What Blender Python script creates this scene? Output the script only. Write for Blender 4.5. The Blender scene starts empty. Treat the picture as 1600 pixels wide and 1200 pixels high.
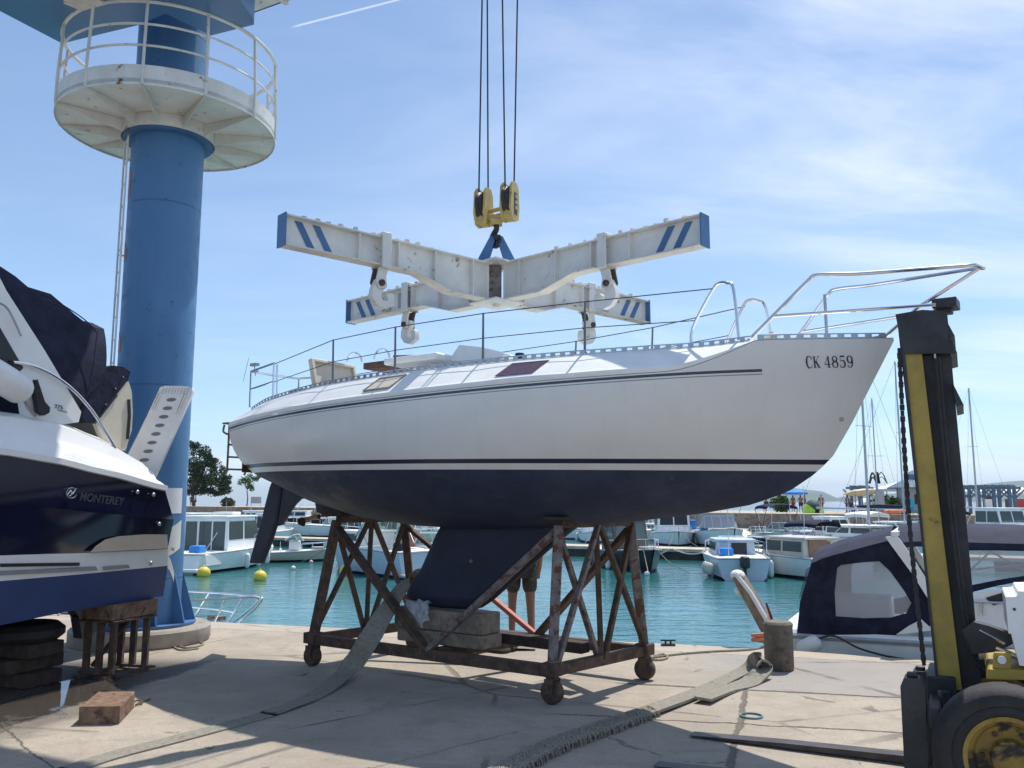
import bpy, bmesh, math, random
from mathutils import Vector, Matrix, noise as mnoise
R = math.radians; V = Vector; PI = math.pi
random.seed(7)
SC = bpy.context.scene; COL = SC.collection

# ------------------------------------------------------------------ camera, sky, sun, exposure
FPX = 1340.0; PITCH = math.atan(183 / FPX); CAMH = 1.7
cd = bpy.data.cameras.new('camera'); cam = bpy.data.objects.new('camera', cd); COL.objects.link(cam)
cd.sensor_width = 36; cd.lens = 36 * FPX / 1600; cd.clip_start = 0.05; cd.clip_end = 60000
cam.location = (0, 0, CAMH); cam.rotation_euler = (R(90) + PITCH, 0, 0); SC.camera = cam
SUN_EL, SUN_AZ = R(64), R(35)
sd = V((math.sin(SUN_AZ) * math.cos(SUN_EL), math.cos(SUN_AZ) * math.cos(SUN_EL), math.sin(SUN_EL)))
ld = bpy.data.lights.new('sun', 'SUN'); sun = bpy.data.objects.new('sun', ld); COL.objects.link(sun)
ld.energy = 4.0; ld.angle = R(0.53); ld.color = (1.0, 0.95, 0.88)
sun.rotation_euler = sd.to_track_quat('Z', 'Y').to_euler()
SC.view_settings.view_transform = 'Standard'; SC.view_settings.look = 'None'
SC.view_settings.exposure = 0.32; SC.view_settings.gamma = 1.0

class NT:
    """small helper for building node trees"""
    def __init__(s, nt): s.t = nt; nt.nodes.clear()
    def n(s, typ, **kw):
        nd = s.t.nodes.new(typ)
        for k, v in kw.items(): setattr(nd, k, v)
        return nd
    def put(s, sock, v):
        if v is None: return
        if isinstance(v, bpy.types.NodeSocket): s.t.links.new(v, sock)
        else:
            if hasattr(sock.default_value, '__len__') and not hasattr(v, '__len__'): v = (v,) * len(sock.default_value)
            if hasattr(sock.default_value, '__len__') and len(sock.default_value) == 4 and len(v) == 3: v = tuple(v) + (1,)
            sock.default_value = v
    def m(s, op, a, b=None, c=None, clamp=False):
        nd = s.n('ShaderNodeMath', operation=op); nd.use_clamp = clamp
        for i, v in enumerate((a, b, c)): s.put(nd.inputs[i], v)
        return nd.outputs[0]
    def mix(s, f, a, b, mode='MIX'):
        nd = s.n('ShaderNodeMix', data_type='RGBA', blend_type=mode)
        s.put(nd.inputs[0], f); s.put(nd.inputs[6], a); s.put(nd.inputs[7], b)
        return nd.outputs[2]
    def noise(s, vec, scale, detail=4, rough=.55, dist=0):
        nd = s.n('ShaderNodeTexNoise'); s.put(nd.inputs['Vector'], vec); nd.inputs['Scale'].default_value = scale
        nd.inputs['Detail'].default_value = detail; nd.inputs['Roughness'].default_value = rough; nd.inputs['Distortion'].default_value = dist
        return nd.outputs['Fac']
    def rng(s, v, a, b, c=0, d=1, smooth=True):
        nd = s.n('ShaderNodeMapRange'); nd.interpolation_type = 'SMOOTHSTEP' if smooth else 'LINEAR'
        for i, q in enumerate((v, a, b, c, d)): s.put(nd.inputs[i], q)
        return nd.outputs[0]
    def mapv(s, vec, scale=(1, 1, 1), rot=(0, 0, 0), loc=(0, 0, 0)):
        nd = s.n('ShaderNodeMapping'); s.put(nd.inputs[0], vec)
        nd.inputs['Location'].default_value = loc; nd.inputs['Rotation'].default_value = rot; nd.inputs['Scale'].default_value = scale
        return nd.outputs[0]
    def sep(s, vec):
        nd = s.n('ShaderNodeSeparateXYZ'); s.put(nd.inputs[0], vec); return nd.outputs

W_ = bpy.data.worlds.new('World'); SC.world = W_; W_.use_nodes = True
g = NT(W_.node_tree)
sky = g.n('ShaderNodeTexSky', sky_type='NISHITA'); sky.sun_disc = False
sky.sun_elevation = SUN_EL; sky.sun_rotation = SUN_AZ; sky.air_density = 1.0; sky.dust_density = 0.4; sky.ozone_density = 1.0
tc = g.n('ShaderNodeTexCoord').outputs['Generated']
sx, sy, sz = g.sep(tc)
zc = g.m('MAXIMUM', g.m('ADD', sz, .12), .05)
comb = g.n('ShaderNodeCombineXYZ')
g.put(comb.inputs[0], g.m('DIVIDE', sx, zc)); g.put(comb.inputs[1], g.m('DIVIDE', sy, zc)); g.put(comb.inputs[2], 0.0)
pl = comb.outputs[0]
wis = g.noise(g.mapv(pl, (0.55, 1.1, 1), (0, 0, R(25))), 1.5, 7, .6, .6)
big = g.noise(g.mapv(pl, (1, 1, 1), (0, 0, 0), (3.1, 1.7, 0)), .55, 3, .5, .2)
right = g.rng(sx, -.25, .45)
cl = g.m('MULTIPLY', g.rng(wis, .28, .84), g.rng(big, .22, .62))
cl = g.m('MULTIPLY', cl, g.m('ADD', .20, g.m('MULTIPLY', right, .62)))
low = g.m('MULTIPLY', g.rng(g.noise(g.mapv(tc, (5, 5, 22)), 1.2, 5, .55), .5, .7), g.m('MULTIPLY', g.rng(sz, .0, .02), g.rng(sz, .16, .05)))
low = g.m('MULTIPLY', low, g.rng(sx, -.1, -.3))
cl = g.m('MAXIMUM', cl, g.m('MULTIPLY', low, .5))
def dirv(px, py):
    r = (px - 800) / FPX; u = (600 - py) / FPX
    c_, s_ = math.cos(PITCH), math.sin(PITCH)
    return V((r, c_ - u * s_, s_ + u * c_))
def trail(p1, p2, w):     # a vapour trail: a thin band along a great circle of the sky
    a = dirv(*p1).normalized(); b = dirv(*p2).normalized(); n_ = a.cross(b).normalized(); mid = (a + b).normalized(); h = math.cos(a.angle(b) / 2)
    dn = g.n('ShaderNodeVectorMath', operation='DOT_PRODUCT'); g.put(dn.inputs[0], tc); dn.inputs[1].default_value = n_
    dm = g.n('ShaderNodeVectorMath', operation='DOT_PRODUCT'); g.put(dm.inputs[0], tc); dm.inputs[1].default_value = mid
    k = g.rng(g.m('ABSOLUTE', dn.outputs['Value']), w, w * .2)
    return g.m('MULTIPLY', k, g.rng(dm.outputs['Value'], h - .00002, h + .0008))
cl = g.m('MAXIMUM', cl, g.m('MULTIPLY', trail((450, 44), (640, -5), .0016), .45))
cl = g.m('MAXIMUM', cl, g.m('MULTIPLY', trail((55, 136), (118, 122), .0013), .5))
back_fill = g.rng(g.m('ADD', g.m('MULTIPLY', sy, .82), g.m('MULTIPLY', sx, .45)), -.6, .9, 1.32, 1.06, False)  # added fill: sky raised on the side away from the sun
hz = g.rng(sz, .32, -.02)                                   # the air near the horizon is paler and cooler than the plain model
tint = g.mix(hz, (.93, 1.00, 1.05), (.76, .92, 1.22))
skyc = g.mix(1.0, g.mix(1.0, sky.outputs[0], tint, 'MULTIPLY'), back_fill, 'MULTIPLY')
ctint = g.mix(cl, skyc, (8.0, 8.5, 9.8))
bg = g.n('ShaderNodeBackground'); g.put(bg.inputs[0], ctint); bg.inputs[1].default_value = .11
wo = g.n('ShaderNodeOutputWorld'); g.put(wo.inputs[0], bg.outputs[0])

# ------------------------------------------------------------------ helpers
def onp(px, py, P0, N):
    """point of the plane (P0, N) that is seen at a pixel of the photograph"""
    d = dirv(px, py); o = V((0, 0, CAMH)); t = (V(P0) - o).dot(N) / d.dot(N)
    return o + d * t
def G(px, py, z=0.0): return onp(px, py, (0, 0, z), V((0, 0, 1)))
def atY(px, py, Y): return onp(px, py, (0, Y, 0), V((0, 1, 0)))

class MB:
    def __init__(s): s.v = []; s.f = []; s.mi = []; s.sm = []
    def add(s, vs, fs, m=0, smooth=False):
        b = len(s.v); s.v += [V(q) for q in vs]
        for f in fs: s.f.append([b + i for i in f]); s.mi.append(m); s.sm.append(smooth)
    def box(s, c, size, rot=None, m=0):
        x, y, z = (q / 2 for q in size); c = V(c); M = rot if rot is not None else Matrix.Identity(3)
        vs = [c + M @ V(p) for p in ((-x, -y, -z), (x, -y, -z), (x, y, -z), (-x, y, -z), (-x, -y, z), (x, -y, z), (x, y, z), (-x, y, z))]
        s.add(vs, [(0, 3, 2, 1), (4, 5, 6, 7), (0, 1, 5, 4), (1, 2, 6, 5), (2, 3, 7, 6), (3, 0, 4, 7)], m); return s
    def beam(s, a, b, w, h, up=(0, 0, 1), m=0):
        a = V(a); b = V(b); z = (b - a); L = z.length; z.normalize(); u = V(up)
        if abs(z.dot(u)) > .98: u = V((0, 1, 0))
        x = z.cross(u).normalized(); y = x.cross(z)
        M = Matrix((x, y, z)).transposed()
        return s.box((a + b) / 2, (w, h, L), M, m)
    def tube(s, pts, r, n=8, m=0, closed=False, caps=True):
        pts = [V(p) for p in pts]; k = len(pts); rr = r if hasattr(r, '__len__') else [r] * k
        tang = []
        for i in range(k):
            a = pts[i - 1] if (i or closed) else pts[0]; b = pts[(i + 1) % k] if (i < k - 1 or closed) else pts[-1]
            t = (b - a); tang.append(t.normalized() if t.length > 1e-9 else V((0, 0, 1)))
        up = V((0, 0, 1)) if abs(tang[0].z) < .9 else V((1, 0, 0)); nx = tang[0].cross(up).normalized()
        vs = []
        for i in range(k):
            nx = (nx - tang[i] * nx.dot(tang[i])).normalized(); ny = tang[i].cross(nx)
            for j in range(n):
                a = 2 * PI * j / n; vs.append(pts[i] + (nx * math.cos(a) + ny * math.sin(a)) * rr[i])
        fs = []
        for i in range(k if closed else k - 1):
            for j in range(n):
                i2 = (i + 1) % k; fs.append((i * n + j, i * n + (j + 1) % n, i2 * n + (j + 1) % n, i2 * n + j))
        if caps and not closed: fs += [tuple(reversed(range(n))), tuple((k - 1) * n + j for j in range(n))]
        s.add(vs, fs, m, True); return s
    def prism(s, poly, ext, m=0, smooth=False):
        poly = [V(p) for p in poly]; e = V(ext); n = len(poly)
        nn = V((0, 0, 0))
        for i in range(n): nn += poly[i].cross(poly[(i + 1) % n])
        if nn.dot(e) > 0: poly.reverse()
        vs = poly + [p + e for p in poly]
        s.add(vs, [tuple(range(n)), tuple(reversed(range(n, 2 * n)))], m)
        s.add(vs, [(i, n + i, n + (i + 1) % n, (i + 1) % n) for i in range(n)], m, smooth); return s
    def loft(s, rings, m=0, closed=True, cap0=True, cap1=True, smooth=True):
        n = len(rings[0]); vs = [V(p) for r_ in rings for p in r_]; fs = []
        for i in range(len(rings) - 1):
            for j in range(n if closed else n - 1):
                fs.append((i * n + j, i * n + (j + 1) % n, (i + 1) * n + (j + 1) % n, (i + 1) * n + j))
        s.add(vs, fs, m, smooth)
        if cap0: s.add(rings[0], [tuple(reversed(range(n)))], m)
        if cap1: s.add(rings[-1], [tuple(range(n))], m)
        return s
    def lathe(s, prof, c=(0, 0, 0), n=24, m=0, axis=None):
        c = V(c); M = axis if axis is not None else Matrix.Identity(3)
        rings = [[c + M @ V((r * math.cos(2 * PI * j / n), r * math.sin(2 * PI * j / n), z)) for j in range(n)] for r, z in prof]
        return s.loft(rings, m, True, prof[0][0] < .15, prof[-1][0] < .15)
    def ball(s, c, rad, n=12, m=0):
        rad = rad if hasattr(rad, '__len__') else (rad,) * 3; c = V(c); h = n // 2
        rings = []
        for i in range(h + 1):
            t = -PI / 2 + PI * i / h; k = max(.02, math.cos(t))
            rings.append([c + V((rad[0] * k * math.cos(2 * PI * j / n), rad[1] * k * math.sin(2 * PI * j / n), rad[2] * math.sin(t))) for j in range(n)])
        return s.loft(rings, m)
    def sheet(s, rows, m=0, smooth=True): return s.loft(rows, m, False, False, False, smooth)
    def quad(s, a, b, c, d, m=0): s.add([a, b, c, d], [(0, 1, 2, 3)], m); return s

ROOTM = {}
def link(o): COL.objects.link(o); return o
def tag(o, label=None, cat=None, group=None, kind=None):
    for k, v in (('label', label), ('category', cat), ('group', group), ('kind', kind)):
        if v: o[k] = v
    return o
def thing(name, label, cat, loc=(0, 0, 0), rz=0.0, group=None):
    o = link(bpy.data.objects.new(name, None)); o.location = loc; o.rotation_euler = (0, 0, rz); o.empty_display_size = .1
    ROOTM[o.name] = Matrix.Translation(V(loc)) @ Matrix.Rotation(rz, 4, 'Z')
    return tag(o, label, cat, group)
def rootm(o):
    while o.parent: o = o.parent
    return ROOTM.get(o.name, Matrix.Identity(4))
def build(name, mb, mats, parent=None, world=False, bevel=0, seg=2, label=None):
    me = bpy.data.meshes.new(name); vs = mb.v
    if world and parent: Mi = rootm(parent).inverted(); vs = [Mi @ v for v in vs]
    me.from_pydata([tuple(v) for v in vs], [], mb.f)
    for m in (mats if isinstance(mats, (list, tuple)) else [mats]): me.materials.append(m)
    me.polygons.foreach_set('material_index', mb.mi); me.polygons.foreach_set('use_smooth', mb.sm)
    me.update(); me.set_sharp_from_angle(angle=R(38))
    o = link(bpy.data.objects.new(name, me)); o.parent = parent
    if bevel:
        bv = o.modifiers.new('bevel', 'BEVEL'); bv.width = bevel; bv.segments = seg; bv.limit_method = 'ANGLE'; bv.angle_limit = R(40)
        bv.use_clamp_overlap = True
    if label: o['label'] = label
    return o
def solo(name, mb, mats, label, cat, group=None, bevel=0, loc=None):
    """a thing that is one mesh; its origin is put at its base"""
    if loc is None:
        xs = [v.x for v in mb.v]; ys = [v.y for v in mb.v]; loc = V(((min(xs) + max(xs)) / 2, (min(ys) + max(ys)) / 2, min(v.z for v in mb.v)))
    mb.v = [v - V(loc) for v in mb.v]
    o = build(name, mb, mats, None, False, bevel); o.location = loc
    return tag(o, label, cat, group)
def copy_tree(o, parent=None):
    c = o.copy(); link(c); c.parent = parent
    for ch in [k for k in o.children]: copy_tree(ch, c)
    return c
def arc(c, r, a0, a1, n, ux, uy):
    c = V(c); return [c + V(ux) * (r * math.cos(a0 + (a1 - a0) * i / n)) + V(uy) * (r * math.sin(a0 + (a1 - a0) * i / n)) for i in range(n + 1)]
def smooth_path(pts, sub=6):
    pts = [V(p) for p in pts]; out = []
    for i in range(len(pts) - 1):
        p0 = pts[max(i - 1, 0)]; p1 = pts[i]; p2 = pts[i + 1]; p3 = pts[min(i + 2, len(pts) - 1)]
        for k in range(sub):
            t = k / sub
            out.append(.5 * ((2 * p1) + (p2 - p0) * t + (2 * p0 - 5 * p1 + 4 * p2 - p3) * t * t + (3 * p1 - p0 - 3 * p2 + p3) * t ** 3))
    out.append(pts[-1]); return out
def lerp(a, b, t): return a + (b - a) * t
def interp(tab, x):
    if x <= tab[0][0]: return tab[0][1]
    for (a, p), (b, q) in zip(tab, tab[1:]):
        if x <= b:
            t = (x - a) / (b - a); t = t * t * (3 - 2 * t) * .35 + t * .65; return p + (q - p) * t
    return tab[-1][1]

# ------------------------------------------------------------------ materials
MT = {}
def mat(name, col, rough=.5, metal=0.0, var=.12, scale=6, spots=None, bump=0, bscale=40, spec=.5, alpha=1, coat=0, streak=False):
    """painted / worn surface: base colour broken up by noise; spots = (colour, amount 0..1, scale)"""
    m = bpy.data.materials.new(name); m.use_nodes = True; t = NT(m.node_tree)
    co = t.n('ShaderNodeTexCoord').outputs['Object']
    if streak: cs = t.mapv(co, (1, 1, .25))
    else: cs = co
    b = t.n('ShaderNodeBsdfPrincipled'); out = t.n('ShaderNodeOutputMaterial'); t.put(out.inputs[0], b.outputs[0])
    n1 = t.noise(cs, scale, 6, .6)
    dark = tuple(c * (1 - var) for c in col); light = tuple(min(.95, c * (1 + var)) for c in col)
    c_ = t.mix(t.rng(n1, .3, .7), dark, light); rg = rough
    if spots:
        sc, am, ss = spots
        n2 = t.noise(cs, ss, 7, .62, .3); th = .72 - .4 * am
        f = t.rng(n2, th, th + .1); c_ = t.mix(f, c_, sc); rg = t.m('ADD', rough, t.m('MULTIPLY', f, (.85 - rough) * .8))
        if metal: t.put(b.inputs['Metallic'], t.m('MULTIPLY', t.m('SUBTRACT', 1, f), metal))
    elif metal: b.inputs['Metallic'].default_value = metal
    t.put(b.inputs['Base Color'], c_); t.put(b.inputs['Roughness'], rg)
    b.inputs['Specular IOR Level'].default_value = spec
    if coat: b.inputs['Coat Weight'].default_value = coat; b.inputs['Coat Roughness'].default_value = .08
    if alpha < 1: b.inputs['Alpha'].default_value = alpha
    if bump:
        bp = t.n('ShaderNodeBump'); bp.inputs['Strength'].default_value = bump; bp.inputs['Distance'].default_value = .01
        t.put(bp.inputs['Height'], t.noise(co, bscale, 5, .6)); t.put(b.inputs['Normal'], bp.outputs[0])
    MT[name] = m; return m
RUST = (.10, .042, .02)
mat('white_gel', (.78, .78, .76), .28, var=.04, scale=3, spec=.5)
mat('boat_white', (.90, .89, .86), .3, var=.05, scale=1.5, spots=((.5, .47, .42), .12, 2))
mat('deck_white', (.80, .80, .78), .4, var=.05, scale=5)
mat('white_paint', (.70, .69, .65), .5, var=.10, scale=3, spots=((.24, .13, .07), .27, 7), bump=.15)
mat('flange_paint', (.66, .62, .54), .6, var=.12, scale=4, spots=(RUST, .30, 10), bump=.2)
mat('column_blue', (.062, .165, .33), .42, var=.10, scale=1.2, spots=((.04, .11, .22), .15, 2.5), bump=.05, bscale=10, streak=True)
def column_mat():
    m = bpy.data.materials.new('column_paint'); m.use_nodes = True; t = NT(m.node_tree)
    co = t.n('ShaderNodeTexCoord').outputs['Object']; X, Y, Z = t.sep(co)
    n1 = t.noise(t.mapv(co, (1, 1, .3)), 1.3, 6, .6); n2 = t.noise(t.mapv(co, (5, 5, .35)), 2.2, 6, .65); n3 = t.noise(co, 7, 7, .7)
    c = t.mix(t.rng(n1, .3, .7), (.058, .16, .32), (.08, .20, .375)); c = t.mix(t.m('MULTIPLY', t.rng(n2, .54, .75), .45), c, (.10, .19, .28))
    c = t.mix(t.m('MULTIPLY', t.rng(n3, .62, .70), .8), c, (.035, .06, .10)); c = t.mix(t.m('MULTIPLY', t.rng(t.noise(t.mapv(co, (9, 9, .5)), 1.7, 5, .6), .66, .74), .7), c, (.16, .09, .055))
    sm = t.m('ABSOLUTE', t.m('SUBTRACT', t.m('FRACT', t.m('DIVIDE', t.m('ADD', Z, .4), 2.35)), .5)); seam = t.rng(sm, .006, .002)
    c = t.mix(t.m('MULTIPLY', seam, .5), c, (.03, .07, .13))
    b = t.n('ShaderNodeBsdfPrincipled'); t.put(b.inputs['Base Color'], c); t.put(b.inputs['Roughness'], t.rng(n3, .3, .7, .36, .6))
    bp = t.n('ShaderNodeBump'); bp.inputs['Strength'].default_value = .35; bp.inputs['Distance'].default_value = .015
    t.put(bp.inputs['Height'], t.m('ADD', t.m('MULTIPLY', seam, .8), t.m('MULTIPLY', t.noise(co, 2.5, 3), .8))); t.put(b.inputs['Normal'], bp.outputs[0])
    o = t.n('ShaderNodeOutputMaterial'); t.put(o.inputs[0], b.outputs[0]); MT['column_paint'] = m
column_mat()
mat('blue_paint', (.06, .155, .32), .5, var=.12, scale=4, spots=((.25, .2, .16), .1, 14))
mat('rusty_steel', (.085, .052, .036), .8, 0, .4, 9, ((.17, .085, .05), .42, 20), .5, 60)
mat('scuffed_steel', (.20, .17, .16), .7, .2, .3, 10, ((.12, .05, .03), .55, 12), .4, 60)
mat('red_primer', (.48, .16, .11), .6, var=.15, scale=8, spots=(RUST, .15, 20))
mat('chrome', (.75, .76, .78), .16, 1.0, .04, 8)
mat('alu', (.42, .43, .45), .42, 1.0, .1, 20)
mat('stanchion_metal', (.16, .165, .18), .55, .4, .1, 20)
mat('wire', (.05, .05, .055), .5, .6, .1, 30)
mat('antifoul', (.018, .023, .046), .62, var=.2, scale=4, spots=((.05, .075, .10), .18, 3), bump=.1)
mat('motor_blue', (.030, .058, .17), .55, var=.1, scale=3, spots=((.02, .04, .13), .2, 3))
mat('navy_gel', (.006, .008, .026), .09, var=.2, scale=2, coat=.6, spec=.6)
mat('taupe', (.34, .30, .25), .3, var=.06)
mat('grey_stripe', (.16, .17, .19), .35, var=.05)
mat('canvas_navy', (.018, .021, .042), .85, var=.35, scale=5, bump=.9, bscale=9, spec=.2)
mat('canvas_blue', (.020, .025, .052), .8, var=.25, scale=5, bump=.6, bscale=8, spec=.25)
mat('cream', (.62, .56, .45), .45, var=.06)
mat('timber', (.20, .12, .075), .85, var=.35, scale=14, spots=((.08, .045, .03), .4, 10), bump=.6, bscale=50)
mat('timber_old', (.25, .20, .15), .9, var=.3, scale=10, spots=((.10, .08, .06), .35, 7), bump=.6, bscale=40)
mat('dark_wood', (.05, .032, .024), .85, var=.4, scale=8, spots=((.03, .02, .016), .4, 6), bump=.4)
mat('bollard_iron', (.14, .12, .095), .75, .1, .25, 12, ((.08, .06, .05), .4, 9), .4, 50)
mat('black_rubber', (.022, .021, .021), .75, var=.3, scale=10, bump=.3, bscale=60)
mat('black_paint', (.030, .030, .032), .5, .1, .35, 6, ((.075, .06, .045), .25, 10), .25, 40)
mat('fork_steel', (.06, .05, .05), .5, .5, .3, 8, ((.11, .07, .05), .3, 12), .2)
mat('truck_yellow', (.36, .255, .045), .5, 0, .2, 4, ((.12, .08, .035), .22, 8), .2)
mat('rim_yellow', (.26, .17, .03), .6, 0, .25, 6, ((.03, .025, .02), .45, 5), .2)
mat('hook_yellow', (.52, .39, .13), .55, 0, .15, 8, ((.16, .11, .06), .28, 16), .2)
mat('purple_pane', (.09, .05, .085), .25, var=.15, scale=20)
mat('teak', (.12, .06, .04), .7, var=.3, scale=20)
mat('strap', (.27, .25, .205), .95, var=.16, scale=30, spots=((.12, .12, .11), .3, 4), bump=.4, bscale=200, spec=.1)
mat('rope', (.30, .265, .205), .95, var=.35, scale=60, bump=.5, bscale=200, spec=.1)
mat('dark_rope', (.06, .055, .05), .95, var=.3, scale=60, spec=.1)
mat('bronze', (.22, .14, .06), .4, .8, .2, 12)
mat('skin', (.24, .13, .085), .55, var=.08, scale=8)
mat('hair', (.035, .022, .015), .8, var=.3, scale=40)
mat('shorts', (.05, .045, .04), .9, var=.35, scale=14, spots=((.1, .085, .06), .4, 12))
mat('swim_red', (.40, .05, .05), .85); mat('swim_blue', (.05, .09, .3), .85); mat('shirt_dark', (.03, .03, .04), .9); mat('swim_green', (.1, .3, .12), .85)
mat('buoy_yellow', (.75, .58, .06), .5, var=.1, scale=6)
mat('white_plastic', (.75, .75, .74), .45, var=.05)
mat('grey_plastic', (.35, .36, .37), .5, var=.1)
mat('orange', (.65, .22, .10), .7, var=.2, scale=10)
mat('concrete_pale', (.44, .40, .34), .9, var=.12, scale=3, spots=((.22, .20, .17), .2, 4), bump=.3, bscale=30)
mat('concrete_base', (.30, .27, .23), .9, var=.2, scale=4, spots=((.16, .14, .12), .3, 5), bump=.4, bscale=30)
mat('pontoon_wood', (.50, .43, .33), .9, var=.15, scale=3)
mat('pontoon_side', (.06, .055, .05), .9, var=.3, scale=2)
mat('sand', (.45, .38, .29), .95, var=.1, scale=.2, spots=((.3, .25, .18), .25, .15))
mat('hull_beige', (.52, .48, .40), .4, var=.06); mat('hull_black', (.015, .015, .02), .3); mat('hull_grey', (.30, .31, .33), .45, var=.08)
mat('pale_blue', (.52, .58, .66), .35, var=.05)
mat('brown_panel', (.22, .12, .075), .6, var=.15); mat('curtain', (.45, .22, .12), .8, var=.15, scale=10)
mat('pergola_blue', (.10, .17, .25), .7, var=.15); mat('parasol_blue', (.03, .22, .62), .75, var=.08)
mat('tent_green', (.35, .62, .06), .7); mat('tent_dark', (.02, .06, .05), .7); mat('teal', (.02, .40, .55), .6)
mat('trunk', (.10, .07, .05), .95, var=.3, scale=3); mat('pine_leaf', (.040, .066, .026), .8, var=.5, scale=.45, spec=.2)
mat('leaf', (.08, .15, .035), .75, var=.4, scale=1, spec=.2); mat('bush_leaf', (.075, .095, .04), .8, var=.4, scale=1, spec=.2)
mat('red_thing', (.45, .06, .05), .6); mat('maroon', (.18, .02, .03), .7)
mat('canoe_yellow', (.62, .50, .28), .5); mat('pad', (.05, .045, .04), .95, var=.3)
mat('bag', (.60, .62, .65), .35, var=.05, alpha=.55)
mat('letter', (.035, .035, .05), .5); mat('chrome_letter', (.075, .08, .095), .4, .4)
mat('hose_teal', (.10, .22, .24), .6)
mat('stone_hill', (.06, .085, .045), .95, var=.3, scale=.002)
def glass(name, col, alpha, rough=.05):
    m = bpy.data.materials.new(name); m.use_nodes = True; t = NT(m.node_tree)
    tr = t.n('ShaderNodeBsdfTransparent'); tr.inputs[0].default_value = tuple(col) + (1,)
    gl = t.n('ShaderNodeBsdfPrincipled'); gl.inputs['Base Color'].default_value = tuple(c * .66 for c in col) + (1,); gl.inputs['Roughness'].default_value = rough
    mx = t.n('ShaderNodeMixShader'); mx.inputs[0].default_value = alpha
    t.put(mx.inputs[1], tr.outputs[0]); t.put(mx.inputs[2], gl.outputs[0])
    o = t.n('ShaderNodeOutputMaterial'); t.put(o.inputs[0], mx.outputs[0]); MT[name] = m; return m
glass('clear_vinyl', (.86, .87, .90), .50, .22); glass('window_glass', (.24, .30, .30), .55, .05); glass('screen_glass', (.45, .6, .58), .40, .05)
M = MT

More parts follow.
